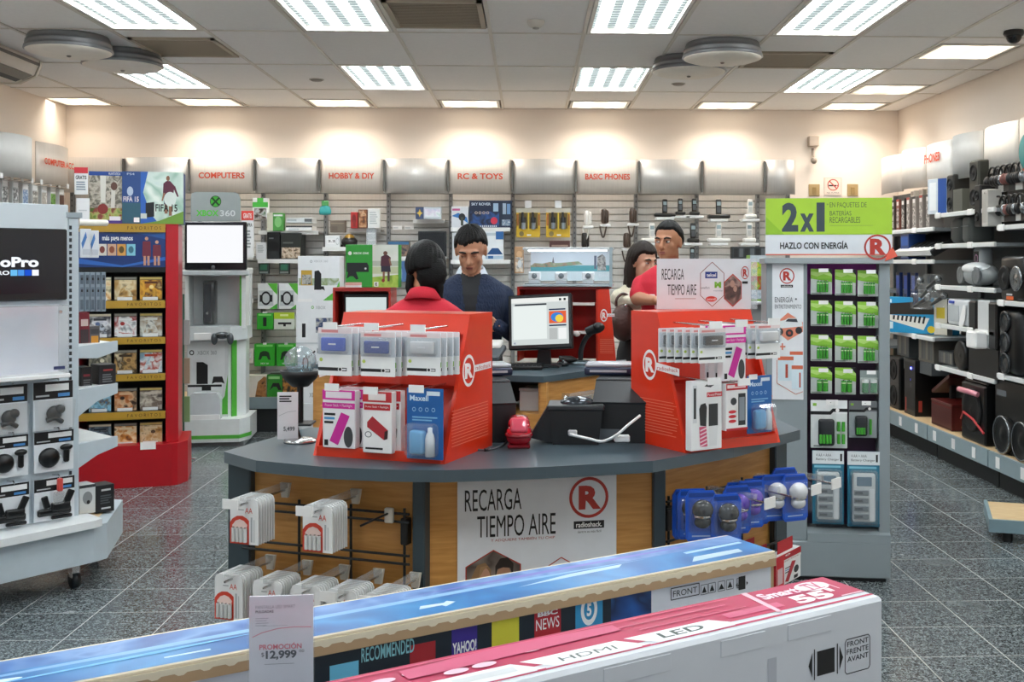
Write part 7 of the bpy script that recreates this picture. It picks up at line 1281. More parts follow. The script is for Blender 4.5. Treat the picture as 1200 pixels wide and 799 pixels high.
t3 = thing('computer_monitor', 'black monitor with a pale screen inside the rear left red display', 'monitor', (RLB[0].x, 6.06, RZ)); a0, a1 = x0+.05, x1-.02; zz = zt-.035
obj('bezel', G().box(a0, 0, zz-.27, a1, .03, zz, BLACK, .004), t3); obj('display', G().box(a0+.012, -.003, zz-.25, a1-.012, .002, zz-.02, emit('#cfdcdc', 0.54)), t3); obj('stand', G().box(-.06, .0, 0, .06, .06, zz-.27, BLACK), t3)
carton('console_carton', 'green and white game console carton with a football player, on the dark red display', 'box', (405, 286, 468, 336), (Vector((0, 6.02, 0)), 0.0), 0, .1, c('#2f9a34'), [('r', .5, .0, .98, 1, photo(['#e6e8dc', '#d8ddd0', '#f0f0ea'], 5)), ('p', [(.5, 0), (.98, 0), (.98, .3), (.5, .24)], photo(['#8fb83a', '#b8cf5a', '#7aa02c'], 18)), ('r', .5, .5, .98, .62, c('#b9bfae')), ('r', .5, .32, .98, .48, c('#c9cfa8')), ('c', .08, .8, .035, .045, WHITE), ('t', .14, .775, .43, .825, 'XBOX ONE', c('#e4f2e4'), .03), ('p', [(.02, .36), (.02, .58), (.4, .58), (.43, .5), (.43, .36)], c('#14191a')), ('c', .37, .44, .02, .025, WHITE), ('p', [(.02, .2), (.05, .4), (.18, .42), (.24, .2), (.2, .18), (.14, .26), (.08, .26)], c('#10181a')), ('c', .74, .8, .04, .05, c('#6d4a3a')), ('p', [(.65, .5), (.66, .72), (.72, .76), (.78, .76), (.84, .7), (.83, .5)], c('#4d2230')), ('p', [(.66, .36), (.66, .5), (.83, .5), (.84, .36)], c('#2c2638')), ('r', .69, .18, .73, .37, c('#8a5f48')), ('r', .78, .14, .82, .37, c('#5a3a34')), ('p', [(.82, .7), (.86, .52), (.83, .5), (.8, .66)], c('#8a5f48')), ('c', .7, .16, .03, .04, c('#8c2c24')), ('r', .53, .02, .61, .13, WHITE), ('t', .55, .04, .59, .11, 'E', INK, .03), ('r', 0, 0, .3, .12, c('#e8e4e2')), ('r', 0, .05, .3, .12, c('#e0a8a0'))], z=RZ+zt+.001)
t = thing('desk_lamp_bag', 'grey clear-wrapped black bowl at the left edge of the left red display', 'bag', (on(367, 500, CZ).x-.06, 4.05, CZ)); g = G(); g.lathe([(0, .14), (.03, .14), (.06, .17), (.075, .2), (.07, .2), (.05, .17), (0, .15)], BLACK, 18); obj('bowl', g, t); obj('stem', G().tube([(0, 0, .0), (0, 0, .15)], .012, BLACK, 8), t); obj('foot', G().box(-.05, -.05, 0, .05, .05, .008, BLACK, .003), t); obj('wrap', G().ell((0, 0, .235), (.06, .05, .055), clear('#d0dfe4', .3, .15), 14, 8), t)
# ------------------------------------------------------------------ television cartons in the foreground
TVZ = .9
def tvbox(near_r, near_l, length, thick):
    v = (near_r-near_l); ang = math.atan2(v.y, v.x); return (Vector((near_r.x, near_r.y, 0)), ang)
KA, KB_ = on(1036, 699, TVZ), on(622, 796, TVZ); v = KA-KB_; angP = math.atan2(v.y, v.x); PF = (Vector((KA.x, KA.y, 0)), angP); PT, PL = .163, 1.36
KRAFT = c('#b59672', .7); CW_ = c('#d0d4da', .5, var=.03); PNK = c('#b4244f', .5); PNK2 = c('#cc5478', .5)
def carton_shell(g, L, T, H, m, mt):
    g.box(-L, 0, 0, 0, T, H, m, .008, 2)
t = thing('television_carton', 'white television carton with a pink top reading Smart TV 55, nearest the camera', 'television box', PF[0], PF[1])
g = G(); g.box(-PL, 0, 0, 0, PT, TVZ, CW_, .007); obj('carton', g, t)
# top print: u runs from the left end to the right end, v from near edge to far edge
ptop = [('r', .0, .26, .995, .97, PNK), ('r', .0, .12, .995, .17, PNK)]
def px2t(px, py):   # picture point on the top -> fractions
    p = on(px, py, TVZ)-PF[0]; cs, sn = math.cos(angP), math.sin(angP); return ((p.x*cs+p.y*sn+PL)/PL, (-p.x*sn+p.y*cs)/PT)
for (a, b, s) in ((.30, .44, ''), (.452, .59, ''), (.603, .74, '')):
    ptop += [('p', [(a+.012, .17), (b+.012, .17), (b-.018, .44), (a-.018, .44)], c('#e6e6e8')), ('r', a, .15, b, .17, CW_)]
ptop += [('t', .63, .23, .7, .38, 'LED', c('#3b4a44'), .02), ('t', .48, .23, .56, .34, 'HDMI', c('#5d6a64')), ('r', .34, .24, .42, .36, c('#cfd2d4')), ('t', .845, .63, .915, .85, 'Smart', c('#f0d4de'), .04), ('c', .945, .74, .03, .16, c('#efe0e4')), ('t', .93, .62, .96, .86, 'TV', c('#c96a86'), .04), ('t', .875, .3, .945, .57, '55', c('#f4e6ea'), .05), ('t', .95, .46, .96, .58, '"', c('#f4e6ea'), .04), ('r', .972, .5, .974, .75, c('#f0c8d4')), ('r', .95, .26, .99, .29, c('#f0c8d4')), ('r', .75, .35, .85, .5, PNK2), ('p', [(.822, .22), (.83, .22), (.842, .97), (.832, .97)], c('#e8b8c6')), ('r', .86, .62, .96, .64, PNK2)]
random.seed(4)
for k in range(10): ptop.append(('c', .12+.038*k+.01*random.random(), .62+.12*math.sin(k*1.7), .016, .06, c('#f0c4d2')))
ptop += [('p', [(.3, .58), (.6, .66), (.6, .84), (.45, .9), (.3, .82)], PNK2), ('r', .62, .55, .8, .57, PNK2), ('r', .5, .72, .78, .74, PNK2), ('r', .05, .88, .8, .9, c('#d8507a')), ('r', .05, .5, .3, .53, PNK2)]
art(t, (-PL, 0, TVZ), (PL, 0, 0), (0, PT, 0), ptop, 'top_print')
fr_ = [('r', .7795, 0, .795, .93, c('#b4b8c0'))]
art(t, (-PL, 0, 0), (PL, 0, 0), (0, 0, TVZ), fr_, 'front_seam', lift=.0008)
def front(px, py): x, z = hit(px, py, PF, 0); return ((x+PL)/PL, z/TVZ)
a1, a2 = front(951, 765), front(984, 785); bx0_, by1 = front(990, 751); bx1_, by0 = front(1019, 781)
art(t, (-PL, 0, 0), (PL, 0, 0), (0, 0, TVZ), [('r', a1[0]+.010, a2[1]-.0, a2[0]-.010, a1[1], INK), ('r', a1[0]+.004, a2[1]-.006, a1[0]+.006, a1[1]+.006, INK), ('r', a2[0]-.006, a2[1]-.006, a2[0]-.004, a1[1]+.006, INK), ('p', [(a1[0]-.006, (a1[1]+a2[1])/2), (a1[0]+.001, a1[1]-.0), (a1[0]+.001, a2[1]+.0)], INK), ('p', [(a2[0]+.006, (a1[1]+a2[1])/2), (a2[0]-.001, a2[1]), (a2[0]-.001, a1[1])], INK),
   ('l', [(bx0_+.003, by0-.002), (bx1_-.003, by0-.002), (bx1_, by0+.004), (bx1_, by1-.004), (bx1_-.003, by1+.002), (bx0_+.003, by1+.002), (bx0_, by1-.004), (bx0_, by0+.004), (bx0_+.003, by0-.002)], .0022, c('#4a4e52')), ('t', bx0_+.004, by1-.014, bx1_-.003, by1-.003, 'FRONT', c('#3f4347'), .01), ('t', bx0_+.003, by1-.030, bx1_-.003, by1-.019, 'FRENTE', c('#3f4347'), .01), ('t', bx0_+.004, by1-.046, bx1_-.003, by1-.035, 'AVANT', c('#3f4347'), .01)], 'front_print')
for (xa, xb) in ((.33, .44), (.52, .62), (.70, .775), (.815, .895)): obj('tuck_flap', G().box(-PL+PL*xa, -.0012, TVZ-.04, -PL+PL*xb, .001, TVZ-.011, CW_, .0006), t)
# blue carton behind it
KA, KB2 = on(908, 645.5, TVZ), on(367, 747.5, TVZ); v = KA-KB2; angB = math.atan2(v.y, v.x); BF = (Vector((KA.x, KA.y, 0)), angB); BT, BL_ = .165, 1.86
t = thing('television_carton', 'long television carton with a blue sky-printed top behind the pink one', 'television box', BF[0], BF[1])
SKY = photo(['#084a8c', '#1464a6', '#2e84c0', '#0e589a'], 5, seed=1.0); SKY2 = photo(['#28569c', '#4474b4', '#6c94c8', '#3462a6'], 10, seed=3.0)
CD = c('#e2d5ba', .7)
obj('carton', G().box(-BL_, .004, 0, -.0, BT, TVZ-.004, KRAFT), t)
lid = G(); lid.box(-BL_, -.001, TVZ-.004, .0, BT+.002, TVZ, CD); lo_ = obj('lid', lid, t)
art(lo_, (-BL_, 0, TVZ), (BL_, 0, 0), (0, BT, 0), [('r', 0, .035, 1, .97, SKY), ('p', [(.0, .66), (.45, .6), (1, .66), (1, .97), (0, .97)], SKY2), ('p', [(.0, .52), (.3, .62), (.65, .68), (.85, .6), (.65, .58), (.3, .52)], c('#86b2d8')), ('p', [(.55, .76), (.72, .84), (.95, .86), (.9, .8), (.7, .74)], c('#7c7cc4')), ('p', [(.665, .4), (.74, .55), (.81, .56), (.8, .46)], c('#b4cfe2')), ('p', [(.885, .16), (.965, .2), (.968, .34), (.9, .34)], c('#b8cfdc')), ('p', [(.545, .26), (.57, .26), (.572, .2), (.587, .3), (.58, .38), (.575, .33), (.55, .36)], c('#c4d8e4')), ('r', .3, .2, .34, .24, c('#c8e2f2')), ('c', .42, .4, .012, .06, c('#c8e2f2')), ('p', [(.9, .5), (.99, .54), (.99, .62), (.9, .58)], c('#a8cdee')), ('c', .06, .3, .04, .12, c('#9ad2f2')), ('c', .16, .4, .03, .05, c('#d2ecf8')), ('p', [(.1, .3), (.3, .45), (.4, .47), (.3, .38)], c('#7cc0ee'))], 'top_print')
g = G(); n = 46; zz_ = TVZ-.0045; dv = .028
for k in range(n):
    x0 = -BL_+BL_*k/n; x1 = -BL_+BL_*(k+.5)/n; g.box(x0, -.0035, zz_-dv, x0+BL_/n, .004, zz_-.0105, KRAFT); g.box(x0, -.0037, zz_-.0105, x0+BL_/n, .004, zz_-.0005, CD); g.prism([(x0, zz_-.0105), (x1, zz_-.0105), (x1-.006, zz_-.0145), (x0+.006, zz_-.0145)], -.0037, .0, CD, 'y')
obj('flap_edge', g, t)
BH = TVZ-.034
def bfront(px, py): x, z = hit(px, py, BF, 0); return ((x+BL_)/BL_, z/BH)
pr = [('r', 0, .0, .998, 1, c('#d6d9e0', .45)), ('r', .40, 0, .80, 1, c('#1b2430', .35)), ('r', .39, 0, .4, 1, CW_)]
xs = [bfront(760, 720)[0], bfront(380, 790)[0]]
pr = [('r', 0, .0, .995, 1, c('#d3d6dd', .45)), ('r', xs[1]-.05, 0, xs[0]+.005, 1, c('#18232c', .3)), ('r', bfront(717, 700)[0], 0, xs[0]+.005, 1, photo(['#12346a', '#1c5aa8', '#0e2450', '#2f7cc0'], 8)),]
def tile(px0, px1, pyt, h, m):
    a, zt_ = bfront(px0, pyt); b, _ = bfront(px1, pyt); return ('r', a, zt_-h, b, zt_, m), a, b, zt_
for px0, px1, pyt, h, m, extra in ((387, 421, 781, .06, c('#6cc0e0'), None), (481, 511, 757, .05, c('#a8242c'), None), (530, 560, 738, .06, c('#3c2a8c'), 'YAHOO!'), (577, 609, 718, .09, c('#d8cf3a'), 'cat'), (627, 658, 709, .085, c('#b5202c'), 'NEWS'), (675, 707, 695, .09, c('#2f8fc0'), '5')):
    s, a, b, zt_ = tile(px0, px1, pyt, h, m); pr.append(s)
    if extra == 'YAHOO!': pr.append(('t', a+.001, zt_-.055, b-.001, zt_-.03, 'YAHOO!', WHITE, .03))
    elif extra == 'NEWS': pr += [('t', a+.002, zt_-.06, b-.002, zt_-.035, 'NEWS', WHITE), ('t', a+.004, zt_-.03, b-.004, zt_-.018, 'BBC', WHITE, .04)]
    elif extra == '5': pr += [('o', (a+b)/2, zt_-.045, (b-a)*.3, .036, .35, WHITE), ('t', (a+b)/2-.003, zt_-.06, (a+b)/2+.003, zt_-.03, '5', WHITE, .04)]
    elif extra == 'cat' and 0: pr += [('c', (a+b)/2, zt_-.05, (b-a)*.34, .036, c('#8d948c')), ('p', [(a+.004, zt_-.03), (a+.005, zt_-.01), (a+.009, zt_-.022)], c('#6d746c')), ('p', [(b-.009, zt_-.022), (b-.005, zt_-.01), (b-.004, zt_-.03)], c('#6d746c')), ('c', a+.009, zt_-.045, .002, .006, INK), ('c', b-.009, zt_-.045, .002, .006, INK)]
a, z1_ = bfront(424, 757); b, z2_ = bfront(486, 751); pr.append(('t', a, z1_-.035, b, z1_-.005, 'RECOMMENDED', c('#8cc8d0'), .01))
a, zt_ = bfront(787, 690); b, zb_ = bfront(820, 703); pr += [('l', [(a, zt_-.028), (b, zt_-.028), (b, zt_), (a, zt_), (a, zt_-.028)], .0022, INK), ('t', a+.003, zt_-.022, b-.003, zt_-.007, 'FRONT', INK)]
for k, pxa in enumerate((822, 831, 842, 852, 864)):
    a, zt_ = bfront(pxa, 686-2.0*k); b, _ = bfront(pxa+8, 686); pr += [('l', [(a, zt_-.024), (b, zt_-.024), (b, zt_), (a, zt_), (a, zt_-.024)], .0016, c('#5a5f64')), ('p', [(a+.0015, zt_-.02), ((a+b)/2, zt_-.004), (b-.0015, zt_-.02)] if k != 2 else [(a+.001, zt_-.02), (b-.001, zt_-.02), ((a+b)/2, zt_-.006)], INK)]
a, zt_ = bfront(866, 676); b, _ = bfront(874, 676); pr.append(('r', a, zt_-.034, b, zt_, INK)); pr.append(('p', [(a-.004, zt_-.02), (a-.0015, zt_-.014), (a-.0015, zt_-.026)], INK)); pr.append(('p', [(b+.004, zt_-.02), (b+.0015, zt_-.026), (b+.0015, zt_-.014)], INK))
art(t, (-BL_, .0035, 0), (BL_, 0, 0), (0, 0, BH), pr, 'front_print')
# price tag on the blue carton
PTF = (loc_of(BF, 0, -.012, 0), angB-R(22)); LX = on(330, 800, .86)
p = at(329, 760, 1.80); t = thing('price_tag', 'white price sheet reading 12,999 standing against the blue carton', 'sign', (p.x, p.y, 0), R(4)); TF = (p, R(4)); TF = (Vector((p.x, p.y, 0)), R(4))
x0, x1 = hit(292, 750, TF)[0], hit(367, 750, TF)[0]; z1_ = hit(330, 698, TF)[1]; z0_ = z1_-(x1-x0)*1.7
o = obj('sheet', G().box(x0, 0, z0_, x1, .003, z1_, c('#dcdde6', .5)), t); obj('clear_sleeve', G().box(x0-.003, -.003, z0_-.003, x1+.003, -.0015, z1_+.004, clear(a=.06, rough=.1)), t); obj('stand_wire', G().tube([((x0+x1)/2, .006, z1_-.02), ((x0+x1)/2, .006, .78), ((x0+x1)/2, .004, .0)], .003, CHROME, 6), t); obj('stand_foot', G().box((x0+x1)/2-.05, -.03, 0, (x0+x1)/2+.05, .04, .006, GREY), t)
art(o, (x0, 0, z0_), (x1-x0, 0, 0), (0, 0, z1_-z0_), [('t', .1, .885, .72, .915, 'PANTALLA LED SMART', c('#9295a0')), ('t', .1, .845, .38, .87, 'PULGADAS', c('#5d606c'), .02)]+[('r', .1, .79-.022*k, .3-.03*(k % 2), .798-.022*k, c('#b5b8c4')) for k in range(4)]+[('l', [(.05, .62), (.2, .66), (.45, .695), (.7, .705), (.97, .7)], .008, c('#d88a9c')), ('r', .2, .72, .6, .725, c('#b9bcc6')), ('t', .16, .5, .82, .56, 'PROMOCIÓN', c('#d86a7c'), .02), ('t', .26, .4, .74, .49, '12,999', c('#4a4d58'), .035), ('t', .19, .43, .235, .475, '$', c('#4a4d58')), ('t', .78, .465, .86, .49, '00', c('#4a4d58')), ('r', .24, .36, .7, .366, c('#9a9da8'))])
for k in bpy.data.objects: pass
# ------------------------------------------------------------------ people
def remeshed(g, voxel, smooth=4):
    src = g.mesh('body_source'); o = bpy.data.objects.new('body_source', src); COL.objects.link(o)
    m = o.modifiers.new('r', 'REMESH'); m.mode = 'VOXEL'; m.voxel_size = voxel; m.use_smooth_shade = True
    s = o.modifiers.new('s', 'SMOOTH'); s.factor = .5; s.iterations = smooth
    me = bpy.data.meshes.new_from_object(o.evaluated_get(bpy.context.evaluated_depsgraph_get()))
    tree = BVHTree.FromPolygons(g.v, g.f); me.materials.clear()
    for mm in g.mats: me.materials.append(mm)
    for p in me.polygons:
        hitp = tree.find_nearest(p.center); p.material_index = g.m[hitp[2]] if hitp[2] is not None else 0; p.use_smooth = True
    bpy.data.objects.remove(o); return me
SK1 = bumpy('#c08a6c', 40, .03, .5, var=.05)
def limb(g, pts, rs, m): 
    g.tube(pts, rs, m, 14)
    for p, r in zip(pts, rs): g.ell(p, (r, r, r), m, 14, 8)
def hand(g, W, d, nrm, side, m, curl=.6):
    """palm, four fingers of unequal length and a thumb; d points along the hand, nrm out of the palm, side to the thumb"""
    W, d, nrm, side = Vector(W), Vector(d).normalized(), Vector(nrm).normalized(), Vector(side).normalized()
    rot = Matrix((side, nrm, d)).transposed()
    g.ell(W+d*.045, (.042, .017, .052), m, 14, 10, rot)
    for k, (o, L) in enumerate(((.031, .068), (.011, .078), (-.010, .073), (-.030, .056))):
        b = W+d*.082+side*o; ps = [b-d*.02]; a = 0; q = b
        for j, f in enumerate((.42, .33, .25)):
            a += curl*(.5, .9, .7)[j]; q = q+(d*math.cos(a)+nrm*math.sin(a)+side*(o*1.6))*L*f; ps.append(q)
        g.tube(ps, [.0095, .0092, .0085, .0075], m, 8); g.ell(ps[-1], (.0075,)*3, m, 8, 6)
    b = W+d*.02+side*.03; p1 = b+(side*.7+d*.6+nrm*.3).normalized()*.035; p2 = p1+(side*.25+d*.85+nrm*.45).normalized()*.03
    g.tube([b, p1, p2], [.014, .0115, .009], m, 8); g.ell(p2, (.009,)*3, m, 8, 6)
def head_into(g, C, rot, sk, s=1.0, female=False):
    def E(o, r, m=sk, nu=18, nv=12): g.ell(C+rot @ (Vector(o)*s), tuple(q*s for q in r), m, nu, nv, rot)
    E((0, .012, .025), (.074, .094, .092), nu=24, nv=16); E((0, -.022, -.04), (.060, .066, .078)); E((0, -.058, -.088), (.03, .028, .026))
    E((0, -.072, .022), (.054, .022, .013)); E((.033, -.054, -.024), (.025, .026, .027)); E((-.033, -.054, -.024), (.025, .026, .027))
    E((.036, -.004, -.066), (.024, .046, .03)); E((-.036, -.004, -.066), (.024, .046, .03))
    g.tube([C+rot @ (Vector(p)*s) for p in ((0, -.086, .014), (0, -.098, -.01), (0, -.108, -.03))], [.008*s, .01*s, .014*s], sk, 10); E((0, -.104, -.034), (.017, .014, .011)); E((.012, -.094, -.036), (.008, .01, .008)); E((-.012, -.094, -.036), (.008, .01, .008))
    E((0, -.084, -.058), (.026, .012, .007)); E((0, -.082, -.069), (.022, .012, .008))
    for q in (-1, 1): E((q*.076, .008, -.008), (.010, .020, .034), nu=12, nv=10); E((q*.079, .002, .01), (.009, .012, .016), nu=10, nv=8)
def face_parts(t, C, rot, s, down=False, beard=None):
    for q in (-1, 1):
        g = G(); P = lambda v: C+rot @ (Vector(v)*s)
        g.ell(P((q*.031, -.079, .002)), (.0125*s, .0095*s, .0085*s), c('#e9e4de', .2), 12, 8, rot); g.ell(P((q*.031-.002, -.0865, .002)), (.0056*s, .003*s, .0056*s), c('#2a1a12', .1), 10, 6, rot); obj('eye', g, t)
        g = G(); lid = c('#b07c60', .5)
        z0 = .0005 if down else .006
        g.ell(P((q*.031, -.0805, z0+.004)), (.015*s, .0105*s, (.0085 if down else .005)*s), lid, 12, 8, rot); obj('eyelid', g, t)
        g = G(); g.tube([P(v) for v in ((q*.014, -.092, .020), (q*.03, -.094, .026), (q*.05, -.078, .021))], [.0045*s, .0055*s, .003*s], c('#1a1310', .7), 8); obj('eyebrow', g, t)
    g = G(); g.ell(C+rot @ (Vector((0, -.0935, -.0585))*s), (.021*s, .0045*s, .0042*s), c('#9a5a4c', .45), 12, 6, rot); g.ell(C+rot @ (Vector((0, -.0915, -.0665))*s), (.019*s, .005*s, .0052*s), c('#a8645a', .45), 12, 6, rot); g.ell(C+rot @ (Vector((0, -.0945, -.0625))*s), (.02*s, .003*s, .0012*s), c('#5a2e28', .6), 12, 6, rot); obj('lips', g, t)
def hair_cap(t, C, rot, s, m, front=.35, sidez=-.25, back=-.75, vol=1.0, rag=.05, seed=1, part=0.0):
    rnd = random.Random(seed); nu, nv = 64, 40; ph = [rnd.uniform(0, 6.28) for _ in range(8)]
    def fn(d):
        fr = -d.y; lim = back+(sidez-back)*max(0, min(1, (fr+.6)/.7))
        if fr > .1: lim = sidez+(front-sidez)*min(1, (fr-.1)/.45)
        lim += part*d.x+rag*(.5*math.sin(5*math.atan2(d.x, d.y)+ph[0])+.35*math.sin(13*math.atan2(d.x, d.y)+ph[5])+.25*math.sin(29*math.atan2(d.x, d.y)+ph[6]))
        k = max(0, min(1, (d.z-lim)/.16)); k = k*k*(3-2*k)
        a = math.atan2(d.x, d.y)
        strand = .018*math.sin(23*a+3*d.z+ph[1])+.014*math.sin(41*a-7*d.z+ph[2])+.02*math.sin(6*a+ph[3])*math.sin(5*d.z+ph[4])
        return (.86+(.2*vol+strand)*k)
    g = G(); g.ell(C+rot @ (Vector((0, .014, .022))*s), (.078*s, .099*s, .098*s), m, nu, nv, rot, fn); return obj('hair', g, t)
def person(name_label, loc, rz, H, shirt, pants, arms, skin, head_rot, head_off=(0, 0), female=False, longsleeve=True, lean=0.0, build=1.0, paint=None, voxel=.0065, face=True, down=False, hs=1.0):
    """feet at the origin, facing -y; arms = (shoulder, elbow, wrist, hand direction, palm normal, thumb side)"""
    t = thing('person', name_label, 'person', loc, rz); g = G(); k = H/1.74; b = build
    def Lz(z, y): return y-lean*max(0, z-.95*k)
    rings = [(.86, .0, .10, .085), (.93, 0, .165, .115), (1.02, 0, .158, .112), (1.12, -.005, .152, .108), (1.22, -.01, .166, .118), (1.31, -.01, .178, .122), (1.38, -.0, .183, .112), (1.43, .008, .165, .092), (1.465, .012, .115, .075), (1.49, .012, .07, .062)]
    if female: rings = [(z, y, rx*(.9 if z > 1.2 else .97 if z < 1.05 else .84), ry*.92) for z, y, rx, ry in rings]
    vs = []; n = 28
    for z, y, rx, ry in rings:
        for j in range(n):
            a = 2*math.pi*j/n; cx, sy = math.cos(a), math.sin(a); e = .82
            vs.append((math.copysign(abs(cx)**e, cx)*rx*b, Lz(z*k, y)+math.copysign(abs(sy)**e, sy)*ry*b, z*k))
    m = len(rings); fs = [(i*n+j, i*n+(j+1) % n, (i+1)*n+(j+1) % n, (i+1)*n+j) for i in range(m-1) for j in range(n)]+[tuple(range(n))[::-1], tuple((m-1)*n+j for j in range(n))]
    g.add(vs, fs, shirt)
    for q in (-1, 1):
        limb(g, [(q*.088*b, 0, .92*k), (q*.095*b, -.012, .5*k), (q*.1*b, .018, .09*k)], [.088*b, .062, .048], pants); g.ell((q*.1*b, -.05, .045), (.045, .13, .045), c('#1c1a19', .4), 14, 8)
    g.ell((0, 0, .93*k), (.155*b, .112*b, .1), pants, 20, 12)
    C = Vector((head_off[0], Lz(1.6*k, -.02)+head_off[1], 1.615*k))
    g.tube([(0, Lz(1.44*k, .012), 1.43*k), (C.x*.5, (Lz(1.5*k, .008)+C.y+.03)/2, 1.51*k), tuple(C+head_rot @ Vector((0, .018, -.05)))], [.062, .054, .056] if not female else [.052, .045, .048], skin, 16)
    head_into(g, C, head_rot, skin, hs)
    for (S, E_, W, hd, pn, ts) in arms:
        S, E_, W = Vector(S), Vector(E_), Vector(W); r = .9 if female else 1.0
        if longsleeve:
            limb(g, [S, E_, W], [.062*r, .05*r, .036*r], shirt); e2 = W+(W-E_).normalized()*.02; g.tube([W-(W-E_).normalized()*.02, e2], [.028*r, .027*r], skin, 12)
        else:
            M = S+(E_-S)*.72; limb(g, [S, M], [.064*r, .058*r], shirt); limb(g, [M-(E_-S).normalized()*.03, E_, W], [.046*r, .042*r, .028*r], skin)
        hand(g, W+(W-E_).normalized()*.005, hd, pn, ts, skin)
    me = remeshed(g, voxel)
    if paint:
        for p in me.polygons:
            r = paint(p.center, me.materials[p.material_index])
            if r is not None:
                if r.name not in me.materials: me.materials.append(r)
                p.material_index = me.materials.find(r.name)
    hem = me.materials.find(pants.name)
    for p in me.polygons:
        if p.center.z < .9*k and me.materials[p.material_index] == shirt: p.material_index = hem
    link('body', me, t)
    if face: face_parts(t, C, head_rot, hs, down)
    return t, C
def RT(pitch=0, yaw=0, roll=0): return (Matrix.Rotation(R(yaw), 3, 'Z') @ Matrix.Rotation(R(pitch), 3, 'X') @ Matrix.Rotation(R(roll), 3, 'Y'))
HAIR = bumpy('#050404', 90, .4, .55, (1, 1, 4), spec=.25); HAIR2 = bumpy('#0c0807', 90, .4, .55, (1, 1, 4), spec=.3); HAIR3 = bumpy('#1e120c', 70, .4, .5, (3, 3, 1), spec=.3)
CARD = bumpy('#1f2c46', 110, .8, .9, (1, 1, .5), .35); POLO = bumpy('#c81f35', 220, .25, .8, var=.08); JEANS = c('#1d222c', .8); CREAM = bumpy('#d9d2bd', 120, .5, .9, (1, 1, .4), .12); DARKP = c('#141517', .75)
UNDER = c('#14161a', .7); SKIN2 = bumpy('#b57d5d', 40, .03, .5, var=.05); SKIN3 = bumpy('#c99a80', 40, .03, .5, var=.05)
def collar(t, C, y, z, r, m, ry=None, tilt=12, gap=.5, hgt=.045):
    g = G(); n = 28; vs = []; ry = ry or r
    for i in range(n+1):
        a = R(-90)+gap+(2*math.pi-2*gap)*i/n
        for rr, zz in ((r, hgt), (r+.006, hgt), (r+.036, -.012), (r+.026, -.018)):
            vs.append((C[0]+rr*math.cos(a), y+rr*ry/r*math.sin(a), z+zz+math.sin(a)*.02*1))
    fs = [(i*4+j, i*4+(j+1) % 4, (i+1)*4+(j+1) % 4, (i+1)*4+j) for i in range(n) for j in range(4)]
    g.add(vs, fs, m, True); return obj('collar', g, t)
# man in the navy cardigan, looking down
Ym = 5.92; pm = at(553, 300, Ym); Lm = Vector((pm.x, Ym, 0)); Hm = 1.74
rotm = RT(24, -4)
def paint_m(co, m):
    if m == CARD and co.y < -.05 and 1.12 < co.z < 1.50 and abs(co.x) < .004+.045*(co.z-1.12)/.33: return UNDER
# wrist position from the picture
hp = at(573, 382, 5.72)-Lm
lh = Vector((-.13, -.30, 1.12))
t, C = person('person in a navy cable-knit cardigan over a dark shirt, looking down at his hands', Lm, 0, Hm, CARD, JEANS, [((.168, .0, 1.365), (.255, -.06, 1.13), (hp.x+.05, hp.y+.01, hp.z), (-1, -.15, .12), (.1, -.9, -.45), (-.1, -.35, .95)), ((-.168, .0, 1.365), (-.24, -.08, 1.12), lh, (.8, -.6, .1), (.5, .7, -.5), (.1, -.3, .95))], SK1, rotm, (0, -.045), paint=paint_m, lean=.06, build=1.06, down=True, hs=1.03)
hair_cap(t, C, rotm, 1.05, HAIR2, front=.33, sidez=-.22, back=-.7, vol=1.25, rag=.1, seed=2, part=.12)
collar(t, (0, 0), -.02, 1.475, .062, c('#c3cbd6', .7), gap=.75)
obj('placket', G().tube([(0, -.148, 1.15), (0, -.138, 1.30), (0, -.10, 1.42)], .007, c('#0f1114', .6), 8), t)
for z_, y_ in ((1.20, -.154), (1.29, -.148), (1.37, -.128)): obj('button', G().ell((0, y_, z_), (.007, .004, .007), WHITE, 10, 6), t)
# clerk with black hair, seen from behind
Ye = 4.95; pe = at(496, 300, Ye); Le = Vector((pe.x, Ye, 0)); rote = RT(10, 14)
t, C = person('person in a red polo shirt with black hair, seen from behind at the counter', Le, R(178), 1.63, POLO, DARKP, [((.142, 0, 1.285), (.22, -.05, 1.05), (.14, -.24, 1.06), (-.5, -.8, 0), (0, .2, -1), (-1, .2, 0)), ((-.142, 0, 1.285), (-.22, -.05, 1.05), (-.14, -.24, 1.06), (.5, -.8, 0), (0, .2, -1), (1, .2, 0))], SKIN2, rote, (.0, -.02), female=True, longsleeve=False, lean=.05, face=True, build=1.08)
hair_cap(t, C, rote, 1.06, HAIR, front=.35, sidez=-.55, back=-.45, vol=1.25, rag=.03, seed=5)
g = G(); g.ell(C+Vector((-.038, .07, -.012)), (.07, .052, .085), HAIR, 32, 20, None, lambda d: 1+.03*math.sin(14*math.atan2(d.x, d.z))); obj('hair_bun', g, t)
g = G(); g.tube([C+Vector((-.05, .08, -.03)), C+Vector((-.07, .075, -.08)), C+Vector((-.075, .055, -.14))], [.03, .026, .012], HAIR, 12); obj('hair_strand', g, t); g = G(); g.tube([C+Vector((.062, .03, -.02)), C+Vector((.068, .03, -.08)), C+Vector((.066, .02, -.13))], [.02, .02, .01], HAIR, 12); obj('hair_strand', g, t)
collar(t, (0, 0), .004, 1.385, .054, POLO, gap=.3, hgt=.036)
obj('hair_tie', G().tube([C+Vector((-.03, .06, .065)), C+Vector((.0, .075, .065))], .008, c('#c2485a', .5), 8), t)
